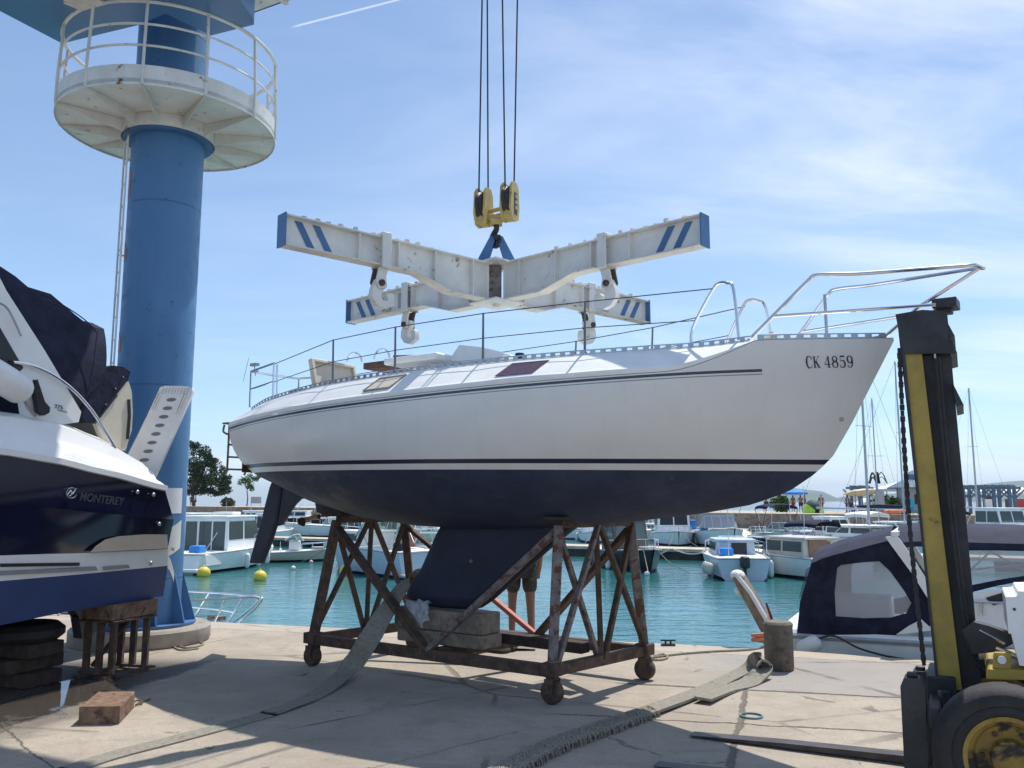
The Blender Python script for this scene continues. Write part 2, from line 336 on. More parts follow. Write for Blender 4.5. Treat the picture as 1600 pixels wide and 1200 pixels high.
# ------------------------------------------------------------------ the setting: quay, water, breakwater, hills
EDGE = [V((-60, 29.8, 0)), G(360, 973), G(1190, 1013), G(1450, 1032), V((14, 4.9, 0))]
def ground_mat():
    m = bpy.data.materials.new('quay_concrete'); m.use_nodes = True; t = NT(m.node_tree)
    co = t.n('ShaderNodeTexCoord').outputs['Object']; X, Y, Z = t.sep(co)
    n1 = t.noise(co, .55, 6, .6); n2 = t.noise(co, 3.5, 7, .65); n3 = t.noise(co, 60, 4, .7); n4 = t.noise(co, 1.3, 6, .6, .8)
    c = t.mix(t.rng(n1, .3, .7), (.33, .28, .215), (.46, .395, .31))
    c = t.mix(t.m('MULTIPLY', t.rng(n2, .42, .72), .55), c, (.27, .235, .19))
    c = t.mix(t.m('MULTIPLY', t.rng(t.noise(t.mapv(co, (1, 1, 1), (0, 0, 0), (7, 3, 0)), 12, 6, .7), .58, .72), .5), c, (.17, .15, .125))
    c = t.mix(t.m('MULTIPLY', t.rng(t.noise(t.mapv(co, (.5, 2.2, 1), (0, 0, R(-20))), 2.4, 6, .65), .55, .75), .35), c, (.55, .50, .42))
    c = t.mix(t.m('MULTIPLY', t.rng(n4, .60, .72), .55), c, (.19, .175, .155))
    c = t.mix(t.m('MULTIPLY', t.rng(n3, .35, .7), .22), c, (.22, .2, .17))
    c = t.mix(t.rng(t.noise(co, 110, 2, .5), .60, .68), c, (.20, .18, .15)); c = t.mix(t.m('MULTIPLY', t.rng(t.noise(t.mapv(co, (1, 1, 1), (0, 0, 0), (2, 9, 0)), 28, 5, .7), .56, .66), .5), c, (.23, .20, .165))
    c = t.mix(t.m('MULTIPLY', t.rng(t.noise(t.mapv(co, (1, 1, 1), (0, 0, 0), (5, 1, 0)), 1.9, 4, .55, 1.2), .655, .69), .7), c, (.105, .095, .085))
    c = t.mix(t.m('MULTIPLY', t.rng(t.noise(t.mapv(co, (.25, 3.5, 1), (0, 0, R(35))), 2.2, 5, .6), .60, .70), .4), c, (.20, .18, .155))
    h = t.m('MULTIPLY', n3, .35)
    wob = t.m('ADD', t.m('MULTIPLY', t.m('SUBTRACT', t.noise(co, 9, 6, .7), .5), .09), t.m('MULTIPLY', t.m('SUBTRACT', t.noise(co, 2, 3, .5), .5), .08))
    vor = t.n('ShaderNodeTexVoronoi', feature='DISTANCE_TO_EDGE'); t.put(vor.inputs['Vector'], t.mix(.10, co, t.n('ShaderNodeTexNoise').outputs['Color'])); vor.inputs['Scale'].default_value = .42
    crack = t.m('MULTIPLY', t.rng(t.m('ADD', vor.outputs['Distance'], t.m('MULTIPLY', t.m('ABSOLUTE', wob), .2)), .012, .004), t.rng(t.noise(co, .8, 3), .45, .6))
    def side(p, q):      # signed distance from the line p-q
        d = (q - p); n_ = V((-d.y, d.x, 0)).normalized(); k = n_.dot(p)
        return t.m('SUBTRACT', t.m('ADD', t.m('MULTIPLY', X, n_.x), t.m('MULTIPLY', Y, n_.y)), k)
    A = side(G(1010, 1070), G(1440, 1092)); B = side(G(880, 1116), G(1420, 1146)); Cc = side(G(1165, 1080), G(1142, 1195))
    Dd = side(G(20, 1150), G(80, 1198)); Ed = side(G(600, 1195), G(900, 1120)); Fq = side(EDGE[1] + V((0, -.55, 0)), EDGE[2] + V((0, -.55, 0)))
    # a darker, newer strip between the kerb stone and the first joint
    patch = t.m('MULTIPLY', t.rng(t.m('ADD', A, wob), .0, .03), t.rng(X, 1.6, 2.4))
    patch = t.m('MULTIPLY', patch, t.rng(t.m('ADD', Fq, wob), .0, -.03))
    c = t.mix(t.m('MULTIPLY', patch, .6), c, (.29, .275, .26))
    kerb = t.rng(t.m('ADD', Fq, t.m('MULTIPLY', wob, .6)), -.01, .02)
    c = t.mix(t.m('MULTIPLY', kerb, .35), c, (.50, .44, .36))
    def seam(dist, w, lim=None, am=.85):
        s_ = t.rng(t.m('ABSOLUTE', t.m('ADD', dist, wob)), w * 1.6, w * .5)
        if lim is not None: s_ = t.m('MULTIPLY', s_, lim)
        return t.m('MULTIPLY', s_, am)
    sm = t.m('MAXIMUM', seam(A, .022, t.rng(X, .9, 1.1)), t.m('MULTIPLY', crack, .55))
    for q in (seam(B, .014, t.rng(X, .2, .5)), seam(Cc, .020, t.rng(A, .1, -.1), .7), seam(Fq, .008, None, .5), seam(Dd, .006, t.rng(X, -2.4, -2.8), .7), seam(Ed, .006, t.rng(Y, 6.9, 6.6), .35)):
        sm = t.m('MAXIMUM', sm, q)
    c = t.mix(sm, c, (.07, .055, .045)); h = t.m('SUBTRACT', h, t.m('MULTIPLY', sm, 2.5))
    # wet patch under the motor boat; the damp darkening also paints in shade there
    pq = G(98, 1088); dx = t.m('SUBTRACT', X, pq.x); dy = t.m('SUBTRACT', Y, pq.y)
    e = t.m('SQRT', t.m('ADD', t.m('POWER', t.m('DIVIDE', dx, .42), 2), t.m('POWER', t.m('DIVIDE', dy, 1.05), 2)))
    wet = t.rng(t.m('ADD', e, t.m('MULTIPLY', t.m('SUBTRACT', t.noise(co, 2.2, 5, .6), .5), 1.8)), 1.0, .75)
    damp_shade = t.rng(t.m('ADD', e, t.m('MULTIPLY', t.m('SUBTRACT', t.noise(co, 1.6, 5, .6), .5), 1.4)), 1.7, 1.1)
    damp_shade = t.m('MAXIMUM', t.m('MULTIPLY', damp_shade, .6), t.m('MULTIPLY', t.rng(t.m('ADD', side(G(0, 1144), G(250, 1064)), t.m('MULTIPLY', wob, 2.5)), .0, .10), t.rng(Y, 9.9, 9.2)))
    damp_shade = t.m('MULTIPLY', damp_shade, t.rng(X, -2.9, -3.2))
    c = t.mix(t.m('MULTIPLY', damp_shade, .92), c, (.040, .034, .030))
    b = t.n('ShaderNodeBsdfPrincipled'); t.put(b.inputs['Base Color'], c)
    t.put(b.inputs['Roughness'], t.m('SUBTRACT', t.m('SUBTRACT', .9, t.m('MULTIPLY', damp_shade, .25)), t.m('MULTIPLY', wet, .62)))
    bp = t.n('ShaderNodeBump'); bp.inputs['Distance'].default_value = .02; t.put(bp.inputs['Strength'], t.m('SUBTRACT', .7, t.m('MULTIPLY', wet, .69)))
    t.put(bp.inputs['Height'], t.m('ADD', h, t.m('ADD', t.m('MULTIPLY', n2, .8), t.m('MULTIPLY', t.noise(co, 22, 5, .65), .5)))); t.put(b.inputs['Normal'], bp.outputs[0])
    o = t.n('ShaderNodeOutputMaterial'); t.put(o.inputs[0], b.outputs[0]); return m
mb = MB()
pts = EDGE + [V((14, -30, 0)), V((-60, -30, 0))]
mb.add(pts, [tuple(reversed(range(len(pts))))], 0)
for a, b in zip(EDGE, EDGE[1:]): mb.quad(a, b, b + V((0, 0, -3)), a + V((0, 0, -3)), 1)
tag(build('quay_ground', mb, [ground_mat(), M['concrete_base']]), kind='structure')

def water_mat():
    m = bpy.data.materials.new('sea_water'); m.use_nodes = True; t = NT(m.node_tree)
    co = t.n('ShaderNodeTexCoord').outputs['Object']; X, Y, Z = t.sep(co)
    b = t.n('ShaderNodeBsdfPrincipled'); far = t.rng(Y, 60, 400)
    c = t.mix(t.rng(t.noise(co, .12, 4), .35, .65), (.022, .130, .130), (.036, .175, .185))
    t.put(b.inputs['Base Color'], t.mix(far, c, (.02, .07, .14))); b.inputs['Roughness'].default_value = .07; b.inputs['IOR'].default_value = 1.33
    w1 = t.noise(t.mapv(co, (.55, 1.5, 1), (0, 0, R(8))), 1.6, 4, .5, .5); w2 = t.noise(t.mapv(co, (.8, 1.4, 1), (0, 0, R(-15))), 6.5, 3, .5)
    w3 = t.noise(t.mapv(co, (1, 1, 1)), .18, 3)
    hh = t.m('ADD', t.m('MULTIPLY', w1, t.m('ADD', .4, w3)), t.m('MULTIPLY', w2, .22))
    bp = t.n('ShaderNodeBump'); bp.inputs['Distance'].default_value = .07; t.put(bp.inputs['Strength'], t.rng(Y, 20, 500, .6, .9, False))
    t.put(bp.inputs['Height'], hh); t.put(b.inputs['Normal'], bp.outputs[0])
    o = t.n('ShaderNodeOutputMaterial'); t.put(o.inputs[0], b.outputs[0]); return m
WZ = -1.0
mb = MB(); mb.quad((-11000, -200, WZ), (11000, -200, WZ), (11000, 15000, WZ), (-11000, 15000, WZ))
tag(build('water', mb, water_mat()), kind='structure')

def stone_mat():
    m = bpy.data.materials.new('stone_wall'); m.use_nodes = True; t = NT(m.node_tree)
    co = t.n('ShaderNodeTexCoord').outputs['Object']
    v = t.n('ShaderNodeTexVoronoi'); t.put(v.inputs['Vector'], t.mapv(co, (1.6, 1.6, 2.6))); v.inputs['Scale'].default_value = 1.5
    v2 = t.n('ShaderNodeTexVoronoi', feature='DISTANCE_TO_EDGE'); t.put(v2.inputs['Vector'], t.mapv(co, (1.6, 1.6, 2.6))); v2.inputs['Scale'].default_value = 1.5
    sc = t.sep(v.outputs['Color'])
    c = t.mix(sc[0], (.20, .13, .10), (.34, .27, .21)); c = t.mix(t.rng(v2.outputs['Distance'], .05, .0), c, (.36, .32, .27))
    c = t.mix(t.m('MULTIPLY', t.rng(t.noise(co, .25, 5), .5, .7), .5), c, (.16, .13, .10))
    b = t.n('ShaderNodeBsdfPrincipled'); t.put(b.inputs['Base Color'], c); b.inputs['Roughness'].default_value = .9
    o = t.n('ShaderNodeOutputMaterial'); t.put(o.inputs[0], b.outputs[0]); return m
WL, WR = V((-47.8, 128, 0)), V((23.1, 72, 0)); wd = (WR - WL); wdir = wd.normalized(); wn = V((-wdir.y, wdir.x, 0))
def wallp(t): return WL + wd * t
def wtop(t): return lerp(.94, .66, min(1, max(0, t)))
def wlow(t): return lerp(-.3, -.62, min(1.4, max(0, t)))
TT = [-1.2 + i * .1 for i in range(33)]
mb = MB(); rows_f = []; rows = []
for t_ in TT:
    p = wallp(t_); zt, zl = wtop(t_), wlow(t_)
    rows.append([p + V((0, 0, zl - 1.5)), p + V((0, 0, zt)), p + wn * .5 + V((0, 0, zt)), p + wn * .5 + V((0, 0, zl - 1.5))])
mb.loft(rows, 0, True, True, True, False)
tag(build('breakwater_wall', mb, stone_mat()), 'long low brown stone wall along the far side of the harbour', 'wall')
mb = MB(); rows = []
for t_ in TT:
    p = wallp(t_); zl = wlow(t_); q = p - wn * 3.2
    rows.append([q + V((0, 0, -2)), q + V((0, 0, zl)), p - wn * .002 + V((0, 0, zl)), p - wn * .002 + V((0, 0, -2))])
mb.loft(rows, 0, True, True, True, False); tag(build('quayside_ledge', mb, M['concrete_pale']), kind='structure')
mb = MB(); rows = []
for t_ in TT:
    p = wallp(t_) + wn * .502; zt = wtop(t_) - .02
    rows.append([p + V((0, 0, zt)), p + wn * 20 + V((0, 0, zt - .05)), p + wn * 34 + V((0, 0, zt - .2)), p + wn * 46 + V((0, 0, -2.5))])
mb.sheet([[r_[j] for r_ in rows] for j in range(4)]); tag(build('promenade', mb, M['sand']), kind='structure')
mb = MB(); rows = []
for i in range(90):
    px = 1000 + i * 22; base = dirv(px, 783); base.z = 0; base = base.normalized()
    yt = 764 + 9 * math.sin((px - 1240) / 80) * (1 if px < 1330 else .3) + (7 if 1300 < px < 1480 else 0) + 3.0 * mnoise.noise(V((px * .011, 0, 0))) + (1000 < px < 1230) * 8 * (1230 - px) / 230
    if px > 1480: yt -= min(10, (px - 1480) * .045)
    dist = 7000 + 400 * mnoise.noise(V((px * .02, 3, 0)))
    hgt = (783 - yt) * dist / FPX
    rows.append([base * (dist - 1500) + V((0, 0, -2)), base * (dist - 900) + V((0, 0, hgt * .45 + 12 * mnoise.noise(V((px * .05, 1, 0))))), base * dist + V((0, 0, CAMH + hgt)), base * (dist + 1500) + V((0, 0, -2))])
mb.sheet(rows); tag(build('hills', mb, M['stone_hill']), kind='structure')
# pontoon
PA, PB = G(430, 840, -.5), G(1180, 861, -.5); pd = (PB - PA).normalized(); pn = V((-pd.y, pd.x, 0))
def pontoon(p, q, w, label):
    n_ = V((-(q - p).y, (q - p).x, 0)).normalized(); root = thing('pontoon', label, 'pontoon', ((p + q) / 2).to_tuple()[:2] + (WZ,))
    m1 = MB(); L = (q - p).length; k = int(L / 2.4)
    for i in range(k):
        a = lerp(p, q, i / k); b = lerp(p, q, (i + .99) / k)
        m1.prism([a + V((0, 0, -.14)), b + V((0, 0, -.14)), b + n_ * w + V((0, 0, -.14)), a + n_ * w + V((0, 0, -.14))], (0, 0, .14))
    build('deck', m1, M['pontoon_wood'], root, True)
    m2 = MB()
    for i in range(0, k, 2):
        a = lerp(p, q, (i + .2) / k); b = lerp(p, q, (i + 1.3) / k)
        m2.prism([a + n_ * .1 + V((0, 0, -.8)), b + n_ * .1 + V((0, 0, -.8)), b + n_ * (w - .1) + V((0, 0, -.8)), a + n_ * (w - .1) + V((0, 0, -.8))], (0, 0, .655))
    build('float', m2, M['pontoon_side'], root, True); return root
pontoon(PA - pd * 20, PB + pd * 16, 1.8, 'long floating pontoon in the middle of the harbour between two rows of boats')

# ------------------------------------------------------------------ the sailing yacht ashore
TH = R(34.5); YC = V((-.40, 8.5, 0)); YH = V((math.cos(TH), -math.sin(TH), 0)); YN = V((-math.sin(TH), -math.cos(TH), 0))
yacht = thing('sailing_yacht', 'white sailing yacht ashore with dark blue keel and CK 4859 on its bow', 'sailboat', YC, -TH)
def cb(px, py, w=0.0):
    """photo pixel -> (s, z) on the yacht's fore-and-aft plane at offset w to starboard (towards the camera)"""
    P = onp(px, py, YC + YN * w, YN); return (P - YC).dot(YH), P.z
S0, S1 = -3.02, 3.93
def bf(s):
    if s < -.3: return 1.15 - .57 * (abs(s + .3) / 2.72) ** 2.1
    t = (s + .3) / 4.23; return 1.15 * (1 - t ** 2.25) * (1 - .0 * t) + .05 * t * (1 - t)
def zrub(s): return 2.62 + .027 * s
def ztoe(s): return interp([(-3.02, 2.73), (-2.4, 2.797), (-1.2, 2.850), (0, 2.878), (1.6, 2.896), (2.6, 2.907), (3.93, 2.90)], s)
def shld(s): return 1 - min(1, max(0, (s - 2.45) / .6)) ** 1.5
def tf(s): return max(.012, bf(s) - .27 * shld(s))
def zedge(s):
    k = shld(s); return lerp(ztoe(s), zrub(s), k)
PROF = [(-3.02, 1.95), (-2.4, 1.76), (-2.1, 1.665), (-1.4, 1.52), (-.6, 1.445), (.2, 1.43), (1, 1.455), (1.73, 1.52), (2.4, 1.60), (2.8, 1.67), (3.1, 1.77), (3.3, 1.90), (3.44, 2.02), (3.6, 2.28), (3.93, 2.88)]
def zkeel(s):
    for (a, p), (b, q) in zip(PROF, PROF[1:]):
        if s <= b: return lerp(p, q, max(0, (s - a) / (b - a)))
    return PROF[-1][1]
def sect(s):
    t = max(0, min(1, (s - .3) / 3.2)); u = max(0, min(1, (-s - .3) / 2.7))
    a = lerp(lerp(2.7, 1.15, t), 2.1, u); c = lerp(lerp(.60, .92, t ** .8), .72, u); return a, c
def hy(s, z):
    z0, z1 = zkeel(s), zedge(s); u = max(0, min(1, (z - z0) / max(.01, z1 - z0))); a, c = sect(s)
    return bf(s) * (1 - (1 - u) ** a) ** c
NS, NU = 72, 26
def hull_ring(s, side):
    z0, z1 = zkeel(s), zedge(s); r_ = []
    for j in range(NU + 1):
        u = (j / NU) ** 1.5; r_.append(V((s, side * hy(s, lerp(z0, z1, u)), lerp(z0, z1, u))))
    return r_
ss = [lerp(S0, S1, 1 - (1 - i / NS) ** 1.15) for i in range(NS + 1)]
mb = MB()
for side in (-1, 1):
    rows = [hull_ring(s, side) for s in ss]
    if side > 0: rows.reverse()
    mb.sheet(rows)
ra, rb = hull_ring(S0, -1), hull_ring(S0, 1)
mb.add(ra + rb[::-1], [tuple(range(len(ra) * 2))])
def hull_mat():
    m = bpy.data.materials.new('yacht_hull'); m.use_nodes = True; t = NT(m.node_tree)
    co = t.n('ShaderNodeTexCoord').outputs['Object']; X, Y, Z = t.sep(co)
    wl = t.m('SUBTRACT', Z, t.m('SUBTRACT', 2.066, t.m('MULTIPLY', X, .0156)))
    rb_ = t.m('SUBTRACT', Z, t.m('ADD', 2.62, t.m('MULTIPLY', X, .027)))
    n = t.noise(co, 2.2, 6, .6); ns = t.noise(t.mapv(co, (3, 3, .4)), 2.5, 6, .6)
    white = t.mix(t.rng(n, .3, .7), (.70, .69, .665), (.735, .725, .70)); white = t.mix(t.m('MULTIPLY', t.rng(ns, 0.46, .75), .14), white, (.56, .52, .46)); white = t.mix(t.m('MULTIPLY', t.rng(t.noise(t.mapv(co, (1, 1, .15)), 9, 6, .7), .60, .72), .09), white, (.42, .38, .33)); white = t.mix(t.m('MULTIPLY', t.m('MULTIPLY', t.rng(wl, .30, .0), t.rng(n, .40, .62)), .22), white, (.50, .46, .36))
    blue = t.mix(t.rng(t.noise(co, 2.6, 7, .65), .35, .7), (.019, .028, .062), (.036, .048, .088))
    blue = t.mix(t.m('MULTIPLY', t.rng(t.noise(t.mapv(co, (.7, 2, 2.5)), 3, 7, .7), .5, .7), .45), blue, (.055, .065, .09)); blue = t.mix(t.m('MULTIPLY', t.rng(t.noise(co, 14, 6, .7), .60, .68), .5), blue, (.07, .08, .10))
    grub = t.m('MULTIPLY', t.rng(t.noise(t.mapv(co, (.8, 1, 1)), 1.7, 6, .6), .44, .62), t.rng(X, -.2, -1.4))
    blue = t.mix(t.m('MULTIPLY', grub, .75), blue, (.12, .125, .13))
    navy = (.020, .023, .048)
    def band(v, lo, hi): return t.m('MULTIPLY', t.m('GREATER_THAN', v, lo), t.m('LESS_THAN', v, hi))
    c = t.mix(t.m('LESS_THAN', wl, -.088), white, blue)
    c = t.mix(band(wl, -.037, 0.0), c, navy)
    lim = t.m('LESS_THAN', X, 3.07)
    c = t.mix(t.m('MULTIPLY', band(rb_, -.034, -.012), lim), c, (.045, .052, .085))
    c = t.mix(t.m('MULTIPLY', band(rb_, -.055, -.047), lim), c, (.24, .25, .29))
    b = t.n('ShaderNodeBsdfPrincipled'); t.put(b.inputs['Base Color'], c)
    t.put(b.inputs['Roughness'], t.mix(t.m('LESS_THAN', wl, -.088), (.30,) * 3, (.7,) * 3))
    o = t.n('ShaderNodeOutputMaterial'); t.put(o.inputs[0], b.outputs[0]); return m
build('hull', mb, hull_mat(), yacht)
# rounded deck shoulder and deck
mb = MB(); dsz = ss
def shoulder(s):
    b0, b1, z0, z1 = bf(s), tf(s), zedge(s), ztoe(s); k = shld(s); lip = .05 * k; e = lerp(b0, b1, .10)
    return [(b0, z0), (b0 + .008 * k, z0 + lip * .35), (b0 + .004 * k, z0 + lip * .8), (e, z0 + lip * 1.2), (lerp(e, b1, .35), lerp(z0 + lip * 1.2, z1, .38)), (lerp(e, b1, .7), lerp(z0 + lip * 1.2, z1, .73)), (b1, z1)]
for side in (-1, 1):
    rows = []
    for s in dsz:
        b0, b1, z0, z1 = bf(s), tf(s), zedge(s), ztoe(s); k = shld(s)
        rows.append([V((s, side * y, z + .004)) for y, z in shoulder(s)])
    if side > 0: rows.reverse()
    mb.sheet([r_[:4] for r_ in rows]); mb.sheet([r_[3:] for r_ in rows])
rows = []
for s in dsz:
    b1, z1 = tf(s), ztoe(s); rows.append([V((s, b1 * q, z1 + .004 + .05 * (1 - q * q) * min(1, b1))) for q in [-1 + i / 5 for i in range(11)]])
mb.sheet(rows)
ring = [V((S0, -bf(S0), zedge(S0))), V((S0, -tf(S0), ztoe(S0))), V((S0, tf(S0), ztoe(S0))), V((S0, bf(S0), zedge(S0)))]
mb.add(ring, [(0, 3, 2, 1)])
build('deck', mb, M['deck_white'], yacht)
# perforated aluminium toe rail, each side and each length its own strip
def toe_rail(s0, s1, side):
    mb = MB(); n = int((s1 - s0) / .0425)
    def P(s, h): return V((s, side * (tf(s) - .004), ztoe(s) + h))
    path = [s0 + (s1 - s0) * i / n for i in range(n + 1)]
    for lo, hi in ((.002, .014), (.034, .044)):
        for a, b in zip(path, path[1:]): mb.prism([P(a, lo), P(b, lo), P(b, hi), P(a, hi)], (0, -side * .006, 0))
    for i, (a, b) in enumerate(zip(path, path[1:])):
        if i % 2 == 0: mb.prism([P(a, .014), P(b, .014), P(b, .034), P(a, .034)], (0, -side * .006, 0))
    return mb
for side in (-1, 1):
    build('toe_rail', toe_rail(-2.95, 3.0, side), M['alu'], yacht); build('toe_rail', toe_rail(3.06, 3.88, side), M['alu'], yacht)
# keel
def foil(poly, th, name, mt, parent, nose=.3):
    """fin: an outline in (s, z) given a rounded section: full thickness inside, thinning to the edges"""
    c = V((sum(p[0] for p in poly) / len(poly), sum(p[1] for p in poly) / len(poly)))
    m_ = MB(); rings = []
    for k, y in ((1.0, .004), (.975, .45 * th), (.9, .8 * th), (.72, th)):
        rings.append((k, y))
    def rg(k, y): return [V((c.x + (p[0] - c.x) * k, y, c.y + (p[1] - c.y) * k)) for p in poly]
    R_ = [rg(k, -y / 2) for k, y in reversed(rings)] + [rg(k, y / 2) for k, y in rings]
    m_.loft(R_); return build(name, m_, mt, parent)
kp = [(-.30, 1.55), (-.42, 1.38), (-.62, 1.02), (-.79, .80), (-.82, .72), (-.74, .665), (-.4, .652), (.0, .66), (.14, .69), (.26, .76), (.62, 1.04), (.98, 1.32), (1.25, 1.50), (.9, 1.56), (.2, 1.56)]
keel = foil(kp, .17, 'keel', M['antifoul'], yacht)
mb = MB(); a = cb(735, 877, .09); mb.ball((a[0], -.085, a[1]), (.022, .012, .022)); build('anode', mb, M['scuffed_steel'], keel)
rud = [cb(*p) for p in ((430, 744), (424, 757), (410, 812), (391, 880), (412, 880.5), (424, 850), (434, 818), (441, 775), (443, 752))]
foil(rud, .07, 'rudder', M['antifoul'], yacht)
skg = [cb(*p) for p in ((444, 757), (441, 778), (435, 822), (441, 820), (450, 805), (461, 789), (472, 778), (492, 776), (500, 760), (470, 748))]
foil(skg, .06, 'skeg', M['antifoul'], yacht)
fin = [cb(*p) for p in ((488, 770), (493, 782), (496, 800), (510, 806), (560, 808), (600, 812), (640, 800), (640, 780), (560, 765))]
foil(fin, .12, 'shaft_fairing', M['antifoul'], yacht)
pc = cb(479, 812); mb = MB()
mb.tube([(pc[0] - .07, 0, pc[1]), (pc[0] + .2, 0, pc[1] + .035)], [.022, .028], 10)
prop = build('propeller_shaft', mb, M['bronze'], yacht)
for k in (-1, 1):
    mb = MB(); rows = []
    for i in range(7):
        t = i / 6; r_ = .02 + .11 * t; w = .012 + .058 * math.sin(PI * min(.95, t * .9 + .08)); tw = R(55 - 25 * t)
        c = V((pc[0], k * r_ * math.cos(R(20)), pc[1] + k * r_ * math.sin(R(20))))
        rows.append([c + V((math.cos(tw) * w * q, k * .2 * w * q, math.sin(tw) * w * q * k)) for q in (-1, -.5, 0, .5, 1)])
    mb.sheet(rows); build('blade', mb, M['bronze'], prop)
# portlights on the near shoulder (both sides)
def on_shoulder(s, t, side, lift=.006):
    p = shoulder(s); a, b = p[3], p[6]
    return V((s, side * (lerp(a[0], b[0], t) + lift * .6), lerp(a[1], b[1], t) + .007 + lift))
def portlight(s0, s1, lo, hi, mt, frame=None):
    for side in (-1, 1):
        m_ = MB(); sk = .06
        rows = [[on_shoulder(lerp(s0, s1, i / 8) + sk * (lerp(lo, hi, j / 4) - lo) / (hi - lo), lerp(lo, hi, j / 4), side) for j in range(5)] for i in range(9)]
        if side < 0: rows.reverse()
        m_.sheet(rows); pane = build('portlight', m_, mt, yacht)
        if frame:
            b = [rows[0][0], rows[0][4], rows[8][4], rows[8][0]]
            m_ = MB(); m_.tube([b[0], b[1], b[2], b[3]], .011, 6, 0, True); build('frame', m_, frame, pane)
portlight(1.02, 1.36, .05, .75, M['purple_pane'])
portlight(-.42, -.10, .12, .75, M['cream'], M['taupe'])
# stanchions, lifelines, gates, pulpit, pushpit: mirrored on both sides
STN = [-2.02, -1.16, -.28, .72, 1.66]
def rail_pt(s, side, h, inn=.05): return V((s, side * (tf(s) - inn), ztoe(s) + h))
for side in (-1, 1):
    tops = []
    for s in STN[1:]:
        m_ = MB(); m_.tube([rail_pt(s, side, 0), rail_pt(s, side, .03), rail_pt(s, side, .034), rail_pt(s + .015, side, .46, .03)], [.02, .018, .0115, .009], 8)
        build('stanchion', m_, M['stanchion_metal'], yacht)
    push = rail_pt(-2.32, side, .40, .02)
    hoop_a, hoop_b = 2.50, 2.90
    up = [push] + [rail_pt(s + .015, side, .455, .03) for s in STN[1:]] + [rail_pt(2.68, side, .47, .05)]
    lowr = [rail_pt(STN[1] + .008, side, .235, .04)] + [rail_pt(s + .008, side, .235, .04) for s in STN[2:]] + [rail_pt(2.53, side, .23, .06)]
    m_ = MB(); m_.tube(up, .0045, 6); build('lifeline', m_, M['wire'], yacht)
    m_ = MB(); m_.tube([rail_pt(-2.3, side, .2, .02)] + lowr, .004, 6); build('lifeline', m_, M['wire'], yacht)
    # boarding gate hoop
    hp = [rail_pt(hoop_a, side, 0, .05), rail_pt(hoop_a + .01, side, .17, .06), rail_pt(hoop_a + .17, side, .46, .08), rail_pt(hoop_a + .23, side, .515, .08), rail_pt(hoop_a + .31, side, .50, .07), rail_pt(hoop_a + .36, side, .43, .06), rail_pt(hoop_b, side, .02, .03)]
    m_ = MB(); m_.tube(smooth_path(hp, 5), .0125, 8); build('gate_hoop', m_, M['chrome'], yacht)
# pulpit
def PL(s, w, z): return V((s, w, z))
def cw(px, py, w):
    s, z = cb(px, py, w); return V((s, -w, z))
f0 = V((2.97, -tf(2.97) + .02, ztoe(2.97))); c1 = cw(1268, 433, .27); tipn = cw(1524, 414, .05)
near = [f0, lerp(f0, c1, .5), lerp(f0, c1, .93), c1 + V((.05, 0, .012)), lerp(c1, tipn, .3), lerp(c1, tipn, .7), tipn, V((tipn.x + .045, 0, tipn.z - .02))]
far = [V((p.x, -p.y, p.z)) for p in near[:-1]][::-1]
m_ = MB(); m_.tube(smooth_path(near[:7], 4) + [near[7]] + smooth_path(far, 4), .014, 8)
pulpit = build('pulpit', m_, M['chrome'], yacht)
for side in (-1, 1):
    a = lerp(f0, c1, .40); b = cw(1462, 476, .11); a = V((a.x, side * abs(a.y), a.z)); b = V((b.x, side * abs(b.y), b.z))
    m_ = MB(); m_.tube([a, lerp(a, b, .5), b], .0125, 8); build('mid_rail', m_, M['chrome'], pulpit)
for q in (.06,):
    m_ = MB(); m_.tube([V((tipn.x + .03, 0, tipn.z - .01)), V((4.12, 0, 3.12)), V((3.86, 0, 2.91))], .0135, 8); build('bow_strut', m_, M['chrome'], pulpit)
m_ = MB(); b = cw(1478, 474, 0); m_.box((b.x, 0, b.z - .01), (.16, .20, .07)); m_.box((b.x - .01, 0, b.z - .06), (.10, .10, .04)); build('lamp_bracket', m_, M['black_paint'], pulpit, bevel=.008)
m_ = MB(); p = rail_pt(3.60, 1, 0); m_.tube([V((3.45, .0, 2.93)), V((3.45, 0, 3.30))], .012, 8); build('flag_socket', m_, M['alu'], yacht)
m_ = MB(); m_.lathe([(.05, 0), (.05, .05), (.07, .055), (.07, .07), (.02, .085), (.02, .10)], (3.02, .0, 2.95), 12); build('deck_vent', m_, M['cream'], yacht)
# pushpit
m_ = MB(); zt = ztoe(-2.4)
for side in (-1, 1):
    q0 = rail_pt(-2.32, side, 0, .02); q1 = rail_pt(-2.32, side, .41, .02); q2 = V((-2.95, side * .36, zt + .40)); q3 = V((-2.95, side * .36, zt - .02))
    m_.tube([q0, q1], .0125, 8); m_.tube(smooth_path([q1, lerp(q1, q2, .6), q2], 4), .0125, 8); m_.tube([q2, q3], .0125, 8)
    m_.tube([lerp(q0, q1, .5), lerp(q3, q2, .5)], .011, 8); q4 = rail_pt(-2.22, side, 0, .02); m_.tube([q4, rail_pt(-2.24, side, .38, .02)], .011, 8)
m_.tube([V((-2.95, -.36, zt + .40)), V((-2.99, 0, zt + .40)), V((-2.95, .36, zt + .40))], .0125, 8)
push = build('pushpit', m_, M['chrome'], yacht)
m_ = MB(); m_.box((-2.42, -.74, zt + .38), (.10, .05, .03)); m_.box((-2.44, -.72, zt + .31), (.07, .05, .02)); m_.tube([(-2.42, -.74, zt + .36), (-2.40, -.74, zt + .26)], .006, 6); m_.tube([(-2.5, -.76, zt + .46), (-2.55, -.78, zt + .2)], .003, 5)
build('stern_light', m_, M['grey_plastic'], push)
